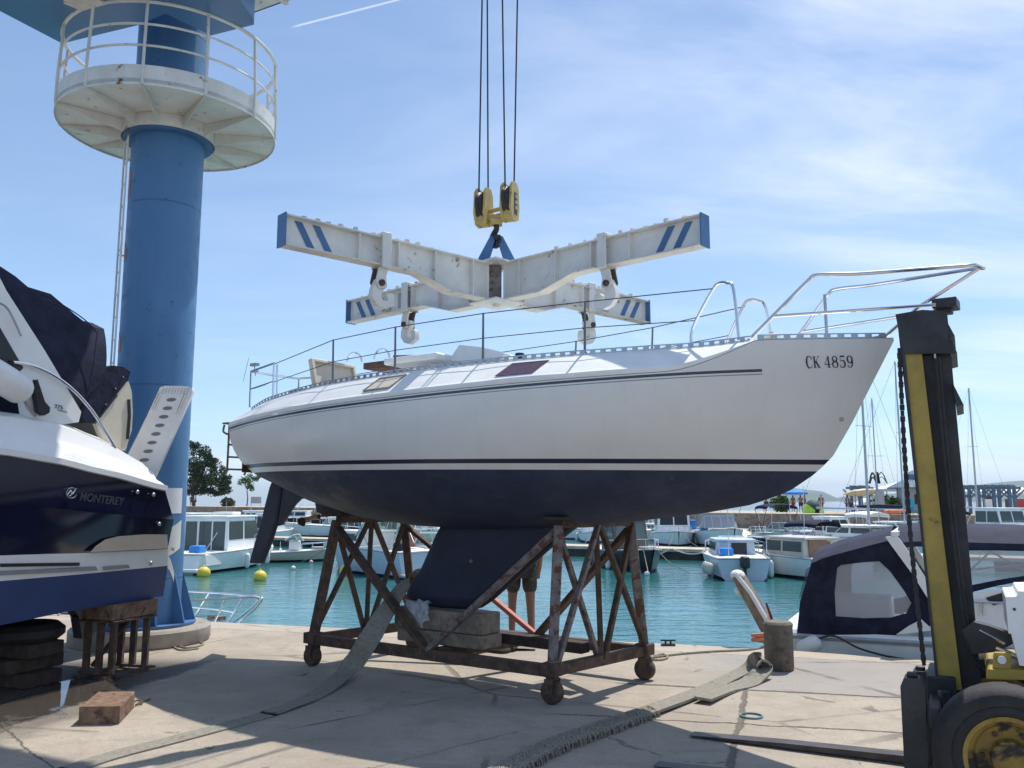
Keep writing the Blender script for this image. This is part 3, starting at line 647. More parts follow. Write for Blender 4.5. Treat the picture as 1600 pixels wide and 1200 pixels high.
# transom ladder bracket
m_ = MB(); tx = S0 - .02
m_.box((tx - .04, -.44, 2.585), (.16, .26, .018)); m_.tube(smooth_path([(tx - .12, -.54, 2.57), (tx - .13, -.54, 2.49), (tx - .02, -.54, 2.45)], 5), .012, 8)
m_.tube(smooth_path([(tx - .12, -.34, 2.57), (tx - .13, -.34, 2.49), (tx - .02, -.34, 2.45)], 5), .012, 8)
for y in (-.54, -.28):
    m_.tube([(tx - .03, y, 2.58), (tx - .035, y, 2.06), (tx - .06, y, 2.0)], .012, 8)
for z in (2.06, 2.2, 2.34): m_.tube([(tx - .035, -.54, z), (tx - .035, -.28, z)], .011, 8)
build('boarding_ladder', m_, M['scuffed_steel'], yacht)
m_ = MB(); m_.box((tx - .015, -.1, 2.1), (.012, .5, .14)); build('transom_board', m_, M['dark_wood'], yacht)
# deck gear seen above the toe rail
s_, z_ = cb(492, 585, .2)
m_ = MB(); R2 = Matrix.Rotation(R(-14), 3, 'Y'); cc = V((s_ + .05, .05, z_ - .0)); 
for d in ((0, -.32, 0), (0, .32, 0)): m_.box(cc + R2 @ V(d), (.06, .04, .34), R2)
m_.box(cc + R2 @ V((0, 0, .155)), (.06, .62, .035), R2); m_.box(cc + R2 @ V((-.02, 0, 0)), (.02, .62, .30), R2)
build('companionway_hatch', m_, M['cream'], yacht, bevel=.006)
m_ = MB(); m_.box((s_ + .25, -.1, ztoe(s_) + .05), (.5, .9, .07)); build('cockpit_coaming', m_, M['teak'], yacht, bevel=.01)
s_, z_ = cb(588, 572, .1)
m_ = MB(); m_.box((s_ + .08, .1, z_ - .005), (.36, .6, .07)); build('cockpit_table', m_, M['teak'], yacht, bevel=.01)
m_ = MB()
for dx, y in ((-.18, -.25), (.22, -.25)):
    c = V((s_ + dx, y, z_ + .04)); m_.tube(arc(c, .085, 0, PI, 12, (.9, .4, 0), (0, 0, 1.2)), .010, 8)
build('grab_hoop', m_, M['chrome'], yacht)
a = cb(722, 562, .1); b = cb(735, 543, .1); c = cb(770, 545, .1); d = cb(803, 556, .1); e = cb(640, 566, .1)
m_ = MB(); out = [(a[0], a[1] - .04), (a[0], a[1]), (b[0], b[1]), (c[0], c[1] - .01), (d[0], d[1]), (d[0], d[1] - .05)]
m_.prism([V((q[0], -.28, q[1])) for q in out], (0, .72, 0)); build('sea_hood', m_, M['deck_white'], yacht, bevel=.02)
m_ = MB(); m_.box(((e[0] + a[0]) / 2, 0, (e[1] + a[1]) / 2 - .03), (a[0] - e[0], 1.0, .07)); build('coachroof', m_, M['deck_white'], yacht, bevel=.02)
m_ = MB(); m_.tube([(e[0] + .05, -.4, e[1] + .015), (a[0] - .02, -.4, a[1] + .005)], .012, 8); build('hatch_slide', m_, M['teak'], yacht)
m_ = MB(); q = cb(812, 557, .3); m_.lathe([(.035, -.04), (.035, .01), (.045, .012), (.04, .03)], (q[0], -.3, q[1]), 12); build('winch', m_, M['black_paint'], yacht)
m_ = MB(); q = cb(1311, 654, hy(3.4, 2.3)); m_.ball((q[0], -hy(q[0], q[1]) - .004, q[1]), (.02, .012, .016), 10); build('skin_fitting', m_, M['alu'], yacht)
# CK 4859 registration letters, brush strokes laid on the hull side
def strokes(glyph):
    W2 = {'C': [([(.92, .72), (.86, .92), (.62, 1.0), (.32, .93), (.16, .5), (.32, .07), (.62, 0), (.86, .09), (.94, .28)], [.05, .10, .06, .17, .26, .17, .06, .06, .04]), ([(.93, .70), (.93, .98)], [.08, .05])],
          'K': [([(.24, 0), (.24, 1)], [.22, .22]), ([(.05, .02), (.45, .02)], [.05, .05]), ([(.05, .98), (.45, .98)], [.05, .05]), ([(.30, .42), (.86, .97)], [.06, .06]), ([(.46, .56), (.86, .03)], [.20, .22]), ([(.70, .02), (1.05, .02)], [.05, .05]), ([(.70, .98), (1.02, .98)], [.05, .05])],
          '4': [([(.64, 0), (.64, 1)], [.22, .22]), ([(.62, .98), (.06, .30)], [.06, .06]), ([(.06, .29), (.95, .29)], [.07, .07]), ([(.44, .02), (.88, .02)], [.05, .05])],
          '8': [([(.5, .54), (.26, .62), (.20, .78), (.32, .95), (.5, 1.0), (.68, .95), (.80, .78), (.72, .62), (.5, .54)], [.07, .16, .19, .1, .05, .1, .19, .16, .07]), ([(.5, .54), (.22, .43), (.14, .25), (.26, .06), (.5, 0), (.74, .06), (.86, .25), (.78, .43), (.5, .54)], [.07, .18, .21, .12, .05, .12, .21, .18, .07])],
          '5': [([(.22, .98), (.84, .98)], [.13, .13]), ([(.22, .98), (.20, .52)], [.06, .06]), ([(.20, .52), (.45, .62), (.72, .55), (.84, .32), (.72, .08), (.45, 0), (.18, .06), (.14, .2)], [.04, .07, .16, .24, .15, .06, .1, .12])],
          '9': [([(.5, .40), (.28, .46), (.16, .70), (.28, .93), (.5, 1.0), (.72, .93), (.84, .70), (.72, .46), (.5, .40)], [.05, .15, .22, .14, .05, .14, .22, .15, .05]), ([(.84, .70), (.80, .30), (.62, .05), (.38, .0), (.2, .08), (.18, .2)], [.2, .2, .1, .05, .1, .12])]}
    return W2[glyph]
def lettering(text, s0, z0, h, adv, shear=0, surf=None):
    out = []; x0 = s0
    for ch in text:
        if ch == ' ': x0 += adv * .5; continue
        m_ = MB(); out.append(m_)
        for path, wid in strokes(ch):
            P3 = [V((p[0], p[1], w)) for p, w in zip(path, wid)]; P3 = smooth_path(P3, 5) if len(P3) > 2 else [lerp(P3[0], P3[1], i / 4) for i in range(5)]
            L, Rr = [], []
            for i, p in enumerate(P3):
                a = P3[max(0, i - 1)]; b = P3[min(len(P3) - 1, i + 1)]; t = V((b.x - a.x, b.y - a.y)).normalized(); n_ = V((-t.y, t.x)) * p.z / 2
                for lst, sg in ((L, 1), (Rr, -1)):
                    lst.append(surf(x0 + (p.x + n_.x * sg) * adv * .92, z0 + (p.y + n_.y * sg) * h))
            m_.sheet([L, Rr])
        x0 += adv
    return out
ls0 = None
for sgn in (1,):
    best = min((abs((onp(1260, 574, YC + YN * hy(s, 2.66), YN) - YC).dot(YH) - s), s) for s in [2.9 + .005 * i for i in range(180)])[1]
    end = min((abs((onp(1336, 574, YC + YN * hy(s, 2.66), YN) - YC).dot(YH) - s), s) for s in [2.9 + .005 * i for i in range(220)])[1]
zb = onp(1297, 573.5, YC + YN * hy(3.45, 2.68), YN).z; zt2 = onp(1297, 556, YC + YN * hy(3.45, 2.7), YN).z
adv = (end - best) / 6.45
for m_ in lettering('CK 4859', best, zb, zt2 - zb, adv, 0, lambda s, z: V((s, -hy(s, z) - .004, z))): build('registration_letter', m_, M['letter'], yacht)

# ------------------------------------------------------------------ rusty cradle under the yacht
BZ = .27
cFL, cFR, cBR, cBL = V((-2.083, 9.261, BZ)), V((.341, 7.552, BZ)), V((1.279, 8.549, BZ)), V((-1.14, 10.27, BZ))
lat = (cBR - cFR).normalized()
cc = (cFL + cFR + cBR + cBL) / 4
cradle = thing('boat_cradle', 'rusty steel truss cradle on castors carrying the white sailing yacht', 'cradle', (cc.x, cc.y, 0), -TH)
TZ = 1.50
tFL = cFL + lat * .26 + V((0, 0, TZ - BZ)); tBL = cBL - lat * .18 + V((0, 0, TZ - BZ)); tFR = cFR + lat * .10 + V((0, 0, TZ - BZ)); tBR = cBR - lat * .20 + V((0, 0, TZ - BZ))
tML, tMR = (tFL + tBL) / 2, (tFR + tBR) / 2; bML, bMR = (cFL + cBL) / 2, (cFR + cBR) / 2; bMF, bMB = G(655, 1037, BZ), None
bMF = lerp(cFL, cFR, .53); bMB = lerp(cBL, cBR, .58)
def member(name, a, b, w, h, mt, shift=0):
    m_ = MB(); a = V(a); b = V(b); d = (b - a).normalized()
    m_.beam(a + d * .01, b - d * .01, w, h); return build(name, m_, mt, cradle, True, .006, 1)
RS, SS = M['rusty_steel'], M['scuffed_steel']
for a, b in ((cFL, cFR), (cBL, cBR)): member('base_rail', a, b, .085, .10, RS)
for a, b in ((cFL, cBL), (cFR, cBR), (bMF, bMB)): member('base_rail', a + V((0, 0, .004)), b + V((0, 0, .004)), .08, .095, RS)
for a, b in ((tFL, tBL), (tFR, tBR)): member('top_rail', a, b, .08, .07, RS)
for a, b, mt in ((cFL, tFL, RS), (cBL, tBL, RS), (cFR, tFR, SS), (cBR, tBR, SS)): member('corner_post', a, b, .085, .085, mt)
for a, b in ((bML, tML), (bMR, tMR)): member('middle_post', a, b, .05, .05, RS)
for a, b in ((cFL, tML), (cBL, tML), (bML, tFL), (bML, tBL), (cFR, tMR), (cBR, tMR), (bMR, tFR), (bMR, tBR)):
    k = V((0, 0, .0)); o_ = (b - a).cross(lat).normalized() * random.choice((-.03, .03)); member('brace', a + o_, b + o_, .055, .045, SS if (a is cFR or b is tFR) else RS)
member('long_brace', bMF + V((0, 0, .03)), tFL + V((0, 0, -.08)), .10, .05, RS)
member('long_brace', bMF + V((0, 0, .03)), tFR + V((0, 0, -.04)), .09, .05, SS)
_b0, _b1 = bMB + V((0, 0, .03)), tBL + V((0, 0, -.06)); member('long_brace', _b0, lerp(_b0, _b1, .38), .075, .045, M['red_primer']); member('long_brace', lerp(_b0, _b1, .385), _b1, .075, .045, RS)
member('long_brace', bMB + V((0, 0, .03)), tBR + V((0, 0, -.06)), .11, .05, RS)
for c in (cFL, cFR, cBR, cBL):
    m_ = MB(); c0 = V((c.x, c.y, 0)); m_.box(c0 + V((0, 0, .285)), (.15, .15, .11), Matrix.Rotation(-TH, 3, 'Z')); m_.lathe([(.055, .20), (.055, .23)], c0, 14)
    fk = build('castor', m_, RS, cradle, True, .008, 1); m_ = MB()
    for sg in (-1, 1): m_.box(c0 + YN * (.062 * sg) + V((0, 0, .15)), (.08, .014, .12), Matrix.Rotation(-TH, 3, 'Z'))
    build('fork', m_, RS, fk, True); m_ = MB()
    ax = Matrix((YH, V((0, 0, 1)), YN)).transposed(); m_.lathe([(.02, -.045), (.09, -.045), (.10, -.03), (.10, .03), (.09, .045), (.02, .045)], c0 + V((0, 0, .10)), 20, 0, ax)
    build('wheel', m_, RS, fk, True)
# padded shoes between cradle and hull
for c, ln in ((tFL, .5), (tBL, .5), (tFR, .35), (tBR, .4), (tML, .35), (tMR, .3)):
    loc_ = c - YC; s_ = loc_.dot(YH); w_ = loc_.dot(YN); hz = None
    zz = min((abs(hy(s_, z) - abs(w_)), z) for z in [1.4 + .01 * i for i in range(90)])[1] - .02
    m_ = MB(); sl = .25 if w_ > 0 else -.25
    p = [c + YN * q + V((0, 0, .035)) for q in (-.09, .09)]
    top = [c + YN * q + V((0, 0, max(.06, zz - c.z + .015 + q * sl))) for q in (-.09, .09)]
    m_.prism([p[0] - YH * ln * .3, p[1] - YH * ln * .3, top[1] - YH * ln * .3, top[0] - YH * ln * .3], YH * ln * .6)
    build('hull_pad', m_, M['pad'], cradle, True, .01, 1)

# keel block, planks, plastic bag, rag under the keel
kb0 = cb(640, 950, .1); Rz = Matrix.Rotation(-TH, 3, 'Z')
def boxthing(name, c, size, rz, mt, label, cat, bev=.01, tilt=None, group=None):
    m_ = MB(); M3 = Matrix.Rotation(rz, 3, 'Z') @ (tilt if tilt is not None else Matrix.Identity(3)); m_.box(c, size, M3); return solo(name, m_, mt, label, cat, group, bev)
kc = YC + YH * (-.30)
boxthing('keel_block', kc + V((0, 0, .552)), (1.10, .30, .195), -TH, M['timber_old'], 'broad grey timber block directly under the keel of the yacht', 'timber block', .015)
boxthing('keel_block', kc + YH * .03 + V((0, 0, .388)), (1.06, .32, .125), -TH, M['timber_old'], 'lower grey timber block lying on the base rails of the rusty cradle', 'timber block', .015)
pk = YC + YH * .55 + YN * -.30
boxthing('plank', pk + V((0, 0, .375)), (1.15, .14, .10), -TH - R(4), M['dark_wood'], 'dark plank sticking out behind the keel block on the cradle', 'plank')
m_ = MB(); bc = YC + YH * (-.50) + YN * .17; random.seed(3)
rows = []
for i in range(10):
    row = []
    for j in range(9):
        u = i / 9 - .5; v = j / 8; n_ = mnoise.noise(V((i * .7, j * .6, 2)))
        row.append(bc + YH * (u * (.34 - .16 * v) + .08 * v) + YN * (.02 + .05 * n_ + .06 * math.sin(v * 2.2)) + V((0, 0, .735 - .25 * v * (1 - .8 * abs(u)) + .05 * n_)))
    rows.append(row)
m_.sheet(rows); solo('plastic_bag', m_, M['bag'], 'crumpled pale plastic bag hanging over the keel block', 'bag')

# slings
def ribbon(pts, widths, wdirs, th=.012, sub=8):
    P = smooth_path(pts, sub); k = len(P); n = len(pts) - 1; m_ = MB(); top = []; rings = []
    for i, p in enumerate(P):
        t = i / (k - 1) * n; a = min(int(t), n - 1); fr = t - a
        w = lerp(widths[a], widths[a + 1], fr); d = lerp(V(wdirs[a]), V(wdirs[a + 1]), fr).normalized()
        tg = (P[min(i + 1, k - 1)] - P[max(i - 1, 0)]).normalized(); nn = tg.cross(d).normalized(); d = nn.cross(tg).normalized()
        wig = d * (.006 * mnoise.noise(V((i * .3, 5, 0))))
        rings.append([p + wig - d * w / 2, p + wig + d * w / 2, p + wig + d * w / 2 + nn * th, p + wig - d * w / 2 + nn * th])
    m_.loft(rings, 0, True, True, True, False); return m_
s1 = [YC + YH * (-.30) - YN * .12 + V((0, 0, .96)), YC + YH * (-.50) - YN * .10 + V((0, 0, .93)), atY(640, 908, 8.98), atY(608, 948, 8.82), atY(575, 1002, 8.68), atY(543, 1047, 8.60), G(498, 1084, .012), G(440, 1108, .012), G(360, 1131, .012), G(270, 1155, .012), G(170, 1181, .012), G(60, 1218, .012)]
wd1 = [V((.75, -.5, .45)), V((.75, -.5, .40)), V((.8, -.45, .35)), V((.85, -.3, .25)), V((.88, .05, .15)), V((.84, .30, .06)), V((.72, .66, 0)), V((.52, .85, 0)), V((.38, .92, 0)), V((.3, .95, 0)), V((.3, .95, 0)), V((.4, .9, 0))]
solo('lifting_sling', ribbon(s1, [.15, .18, .23, .23, .21, .19, .18, .17, .17, .17, .17, .17], wd1, .009, 12), M['strap'], 'flat grey lifting sling hanging by the keel and trailing across the concrete to the left', 'sling')
e1 = [G(780, 1210, .035), G(865, 1164, .035), G(985, 1122, .03), G(1080, 1088, .014), G(1140, 1062, .014), G(1168, 1046, .05), G(1187, 1032, .16), G(1193, 1042, .10), G(1172, 1064, .03), G(1135, 1076, .03), G(1098, 1090, .055)]
wde = [V((-.5, .86, 0))] * 5 + [V((-.4, .9, 0))] * 2 + [V((-.3, .95, .2))] * 2 + [V((-.3, .95, 0))] * 2
tw = thing('lifting_sling', 'flat pale sling bound with grey cord, folded over near the iron bollard', 'sling', G(1000, 1120))
build('strap', ribbon(e1, [.17, .17, .17, .17, .17, .18, .18, .18, .17, .16, .15], wde, .022), M['strap'], tw, True)
m_ = MB(); random.seed(5); P = smooth_path(e1[:4], 30); pp = P[:70]
for i in range(0, len(pp) - 1):
    for q in range(4):
        p = lerp(pp[i], pp[i + 1], random.random()); d = V((-.5, .86, 0)); sk = random.uniform(-.05, .09); fwd = V((.86, .5, 0)); w = random.uniform(.09, .104)
        m_.tube(smooth_path([p - d * w + fwd * -sk + V((0, 0, -.03)), p - d * .09 + fwd * -sk * .8 + V((0, 0, .016)), p + V((0, 0, .020 + random.random() * .009)), p + d * .09 + fwd * sk * .8 + V((0, 0, .016)), p + d * w + fwd * sk + V((0, 0, -.03))], 2), random.uniform(.0032, .0065), 5)
build('cord_binding', m_, M['rope'], tw, True)
# small things lying on the quay
def ring_tube(c, r, th, mt, name, label, cat, sx=1.0, z=.01):
    m_ = MB(); m_.tube([c + V((r * sx * math.cos(a), r * math.sin(a), z)) for a in [2 * PI * i / 28 for i in range(28)]], th, 6, 0, True); return solo(name, m_, mt, label, cat)
ring_tube(G(1174, 1120), .085, .008, M['hose_teal'], 'hose_ring', 'small teal ring of hose lying on the concrete beside a joint', 'hose', 1.0, .008)
def ropeline(pix, r, mt, name, label, cat, z=.012):
    m_ = MB(); m_.tube(smooth_path([G(a, b, z) for a, b in pix], 6), r, 6); return solo(name, m_, mt, label, cat)
ropeline([(1022, 1025), (1036, 1022), (1043, 1027), (1030, 1031), (1010, 1029), (1060, 1022), (1110, 1018), (1170, 1015), (1196, 1010)], .012, M['rope'], 'mooring_rope', 'thin pale rope running along the quay edge from the cradle to the bollard', 'rope')
ropeline([(205, 1098), (216, 1094), (222, 1099), (212, 1101), (235, 1092)], .006, M['rusty_steel'], 'wire_end', 'short twisted rusty wire beside the loose timber block', 'wire')
ropeline([(270, 985), (300, 1000), (318, 1006), (290, 1012), (265, 1003), (280, 1015), (310, 1013)], .011, M['rope'], 'loose_rope', 'tangled tan rope lying at the foot of the blue crane column', 'rope')
m_ = MB(); rp = smooth_path([G(745, 990, .02), G(752, 1003, .03), G(765, 1010, .02), G(780, 1006, .05), G(800, 1013, .04), G(812, 1005, .03), G(790, 1018, .02), G(760, 1016, .02), G(735, 1022, .02)], 6)
m_.tube(rp, .03, 8); solo('sling_bundle', m_, M['dark_rope'], 'dark bundled sling lying on the ground inside the cradle', 'sling')
m_ = MB(); rows = []
for i in range(9):
    row = []
    for j in range(9):
        u, v = i / 8 - .5, j / 8 - .5; row.append(G(800, 1012) + V((u * .55, v * .45, .02 + .11 * math.exp(-(u * u + v * v) * 9) * (1 + .5 * mnoise.noise(V((i * .6, j * .7, 9)))))))
    rows.append(row)
m_.sheet(rows); solo('canvas_bundle', m_, M['strap'], 'heap of greyish folded webbing lying under the far side of the cradle', 'webbing')
m_ = MB(); c = G(1044, 1009); m_.box(c + V((0, 0, .012)), (.16, .07, .024)); m_.tube([c + V((-.03, 0, .02)), c + V((-.03, 0, .06))], .012, 8); m_.tube([c + V((.03, 0, .02)), c + V((.03, 0, .06))], .012, 8); m_.tube([c + V((-.09, 0, .065)), c + V((.09, 0, .065))], .012, 8)
solo('mooring_cleat', m_, M['black_paint'], 'small dark mooring cleat bolted on the quay edge right of the cradle', 'cleat')
# loose timber
a, b, c = G(122, 1133), G(186, 1132), G(210, 1106)
dx = (b - a).normalized(); dy = (c - b); Ly = dy.length; dy.normalize()
m_ = MB(); m_.prism([a, b, b + V((0, 0, .135)), a + V((0, 0, .135))], dy * (Ly * .98)); solo('loose_timber', m_, M['timber'], 'loose reddish timber block lying on the sunlit concrete at the lower left', 'timber block', None, .012)
# bollard
bo = G(1218, 1046); m_ = MB()
m_.lathe([(.135, 0), (.145, .02), (.145, .42), (.15, .44), (.15, .455), (.13, .478), (.05, .487), (.002, .488)], bo, 28); solo('bollard', m_, M['bollard_iron'], 'stout brown iron bollard standing near the quay edge', 'bollard')

# ------------------------------------------------------------------ cross-shaped lifting spreader
SPC = V((-.16, 8.5, 0)); ZT = 4.075; AL = 2.36
dirA = V((.2077, -.184, 0)).normalized(); dirB = V((.205, .184, 0)).normalized()
spread = thing('lifting_spreader', 'white cross shaped lifting beam with blue ends hanging over the yacht', 'lifting beam', (SPC.x, SPC.y, ZT), 0)
def arm(d):
    d = V(d); n_ = V((-d.y, d.x, 0)); hw = .065
    def P(x, z, y=0): return SPC + d * x + n_ * y + V((0, 0, ZT + z))
    low = [(.10, -.385), (.62, -.385), (1.02, -.268), (AL, -.268)]
    m_ = MB()
    m_.prism([P(.10, -.012, -.006), P(AL, -.012, -.006)] + [P(x, z + .014, -.006) for x, z in reversed(low)], n_ * .012)
    m_.prism([P(.10, -.012, -hw), P(AL, -.012, -hw), P(AL, 0, -hw), P(.10, 0, -hw)], n_ * 2 * hw)
    for x in (.34, .80, 1.22, 1.64):
        zl = interp([(.10, -.385), (.62, -.385), (1.02, -.268), (AL, -.268)], x) + .016
        m_.prism([P(x, -.013, -hw * .9), P(x + .012, -.013, -hw * .9), P(x + .012, zl, -hw * .9), P(x, zl, -hw * .9)], n_ * hw * 1.8)
    o = build('arm', m_, M['white_paint'], spread, True)
    m_ = MB()
    for (x0, z0), (x1, z1) in zip(low, low[1:]): m_.prism([P(x0, z0, -hw), P(x1, z1, -hw), P(x1, z1 + .0135, -hw), P(x0, z0 + .0135, -hw)], n_ * 2 * hw)
    build('bottom_flange', m_, M['flange_paint'], o, True)
    m_ = MB(); m_.prism([P(AL, -.275, -.07), P(AL, .008, -.07), P(AL, .008, .07), P(AL, -.275, .07)], d * .014); build('end_plate', m_, M['blue_paint'], o, True)
    for sg in (-1, 1):
        for k in (0, 1):
            x = AL - .10 - k * .17; m_ = MB(); y = sg * .0095
            m_.prism([P(x, -.03, y), P(x - .07, -.03, y), P(x - .20, -.245, y), P(x - .13, -.245, y)], n_ * .003 * sg); build('stripe', m_, M['blue_paint'], o, True)
    for i in range(11):
        m_ = MB(); x = .75 + (AL - .85) * (i + random.uniform(-.3, .3) + .5) / 11; c = P(x, .008, random.uniform(-.04, .04)); m_.box(c + V((0, 0, .012)), (.04, .03, .036), Matrix.Rotation(random.random() * 3, 3, 'Z'))
        build('bolt', m_, M['flange_paint'], o, True)
for d in (dirA, -dirA, dirB, -dirB): arm(d)
m_ = MB(); cz = V((SPC.x, SPC.y, ZT))
m_.box(cz + V((0, 0, .008)), (.42, .42, .016), Matrix.Rotation(R(45), 3, 'Z')); m_.box(cz + V((0, 0, -.392)), (.40, .40, .014), Matrix.Rotation(R(45), 3, 'Z'))
for a in (45, 135, 225, 315): 
    q = V((math.cos(R(a)), math.sin(R(a)), 0)); m_.beam(cz + q * .115 + V((0, 0, -.384)), cz + q * .115, .02, .02)
m_.lathe([(.03, -.43), (.04, -.41), (.04, -.40)], cz, 12)
build('centre_plate', m_, M['white_paint'], spread, True)
for a in (90, 270):
    q = V((math.cos(R(a)), math.sin(R(a)), 0)); m_ = MB(); m_.box(cz + q * .075 + V((-.022, 0, -.19)), (.15, .012, .36)); build('inner_plate', m_, M['scuffed_steel'], spread, True)
for sg in (-1, 1):
    m_ = MB(); dd = dirA.lerp(dirB, .5).normalized(); b0 = cz + dd * (.15 * sg) + V((0, 0, .016)); t0 = cz + dd * (.035 * sg) + V((0, 0, .30))
    for off in (-.045, .045):
        yo = V((-dd.y, dd.x, 0)) * off; m_.prism([b0 + yo - dd * .06, b0 + yo + dd * .06, t0 + yo + dd * .03, t0 + yo - dd * .03], V((-dd.y, dd.x, 0)) * .02)
    build('lifting_lug', m_, M['blue_paint'], spread, True, .004, 1)
m_ = MB(); m_.tube([cz + V((0, -.08, .285)), cz + V((0, .08, .285))], .03, 10); build('shackle_pin', m_, M['black_paint'], spread, True)
# small plate and yellow notice on the arm that points away to the left
m_ = MB(); n_ = V((-dirA.y, dirA.x, 0)); d = -dirA
def PA_(x, z): return SPC + d * x + V((0, 0, ZT + z)) - n_ * .0105
for (x0, x1, mt, nm) in ((1.28, 1.50, 'grey_plastic', 'rating_plate'), (1.62, 1.78, 'hook_yellow', 'notice_plate')):
    m_ = MB(); m_.prism([PA_(x0, -.045), PA_(x1, -.045), PA_(x1, -.215), PA_(x0, -.215)], n_ * -.003); build(nm, m_, M[mt], spread, True)

def hook_on(d, t, flip, label):
    d = V(d); n_ = V((-d.y, d.x, 0)); base = SPC + d * (AL * t) + V((0, 0, ZT))
    root = thing('sling_hook', label, 'hook', (base.x, base.y, ZT - .7), math.atan2(d.y, d.x), 'hooks hanging from the lifting beam')
    m_ = MB()
    for sg in (-1, 1):
        m_.box(base + n_ * (.082 * sg) + V((0, 0, -.125)), (.10, .022, .33), Matrix.Rotation(math.atan2(d.y, d.x), 3, 'Z'))
    m_.box(base + V((0, 0, .025)), (.10, .142, .03), Matrix.Rotation(math.atan2(d.y, d.x), 3, 'Z'))
    strap = build('beam_clamp', m_, M['white_paint'], root, True, .006, 1)
    def Q(x, z, y=0): return base + d * (x * flip) + n_ * y + V((0, 0, z))
    for sg in (-1, 1):
        m_ = MB(); m_.prism([Q(-.055, -.285), Q(.045, -.285), Q(.02, -.36), Q(.025, -.47), Q(-.05, -.48), Q(-.085, -.42)], n_ * .018)
        m_.v = [v + n_ * (.045 * sg - .009) for v in m_.v]; build('link_plate', m_, M['white_paint'] if sg * n_.y < 0 else M['rusty_steel'], root, True, .004, 1)
    m_ = MB(); m_.tube([Q(-.03, -.43, -.075), Q(-.03, -.43, .075)], .030, 12); build('pin', m_, M['rusty_steel'], root, True)
    out = [(-.055, -.385), (.035, -.385), (.05, -.44), (.0, -.50), (-.015, -.55), (.01, -.582), (.052, -.582), (.062, -.562), (.045, -.53), (.062, -.502), (.112, -.502), (.128, -.54), (.128, -.615), (.03, -.655), (-.055, -.630), (-.112, -.56), (-.105, -.49)]
    m_ = MB(); m_.prism([Q(x, z, -.03) for x, z in out], n_ * .06); build('hook', m_, M['white_paint'], root, True, .007, 1)
    return root
# front left, front right, back left, back right
hook_on(-dirB, .585, -1, 'large hook hanging from the near left arm of the white lifting beam')
hook_on(dirA, .58, -1, 'large hook hanging from the near right arm of the white lifting beam')
hook_on(-dirA, .555, -1, 'smaller looking hook under the far left arm of the lifting beam')
hook_on(dirB, .57, -1, 'smaller looking hook under the far right arm of the lifting beam')

# hook block with its wire ropes
hb = V((SPC.x, SPC.y, 0)); blk = thing('crane_hook_block', 'yellow crane hook block with two sheave housings on four steel wires', 'hook block', (hb.x, hb.y, 4.30), 0)
hx = V((.93, -.37, 0)); hyv = V((.37, .93, 0))
for sg, dz in ((-1, 0), (1, .025)):
    c = hb + hx * (.145 * sg) + V((0, 0, 4.70 + dz)); m_ = MB()
    out = [(-.10, .15), (-.05, .21), (.05, .21), (.10, .15), (.12, -.05), (.09, -.17), (.02, -.20), (-.07, -.19), (-.12, -.08)]
    for k in (-1, 1): m_.prism([c + hyv * x + V((0, 0, z)) + hx * (.052 * k - .012) for x, z in out], hx * .024)
    m_.box(c + V((0, 0, -.10)), (.10, .16, .16), Matrix.Rotation(math.atan2(hx.y, hx.x), 3, 'Z'))
    o = build('sheave_housing', m_, M['hook_yellow'], blk, True, .006, 1)
    ax = Matrix((hyv, V((0, 0, 1)), hx)).transposed(); m_ = MB(); m_.lathe([(.02, -.032), (.155, -.032), (.155, -.025), (.14, 0), (.155, .025), (.155, .032), (.02, .032)], c + V((0, 0, .02)), 22, 0, ax); build('sheave', m_, M['black_paint'], o, True)
    if sg > 0:
        m_ = MB(); m_.prism([c + hx * .066 + hyv * x + V((0, 0, z)) for x, z in ((-.03, .10), (.045, .10), (.045, -.13), (-.03, -.13))], hx * .003); pln = build('marking_plate', m_, M['black_paint'], o, True)
        m_ = MB()
        for z in (.06, 0, -.06): m_.prism([c + hx * .0695 + hyv * x + V((0, 0, z + q)) for x, q in ((-.015, .018), (.03, .018), (.03, -.018), (-.015, -.018))], hx * .002)
        build('marking', m_, M['grey_plastic'], pln, True)
m_ = MB()
for z, r_ in ((4.66, .022), (4.58, .034), (4.53, .02)): m_.tube([hb - hx * .10 + V((0, 0, z)), hb + hx * .10 + V((0, 0, z + .02))], r_, 10)
m_.box(hb + V((0, 0, 4.535)), (.12, .10, .06)); build('cross_bar', m_, M['hook_yellow'], blk, True, .004, 1)
m_ = MB()
hk = [(0, 4.52), (0, 4.46), (-.035, 4.42), (-.06, 4.37), (-.045, 4.31), (.0, 4.285), (.045, 4.31), (.05, 4.36), (.04, 4.39)]
m_.tube(smooth_path([hb + dirA * x + V((0, 0, z)) for x, z in hk], 4), [.03 if i < 16 else max(.012, .032 - .0012 * (i - 16)) for i in range(33)], 10); build('hook', m_, M['black_paint'], blk, True)
JZ = 8.35
for sg in (-1, 1):
    for k in (-1, 1):
        a = hb + hx * (.145 * sg) + hyv * (.12 * k) + V((0, 0, 4.84)); b = a + V((.012 * k + (.05 if (sg < 0) == (k < 0) else -.04), 0, 0)); b.z = JZ
        m_ = MB(); m_.tube([a, b], .0095, 6); build('wire_rope', m_, M['wire'], blk, True)

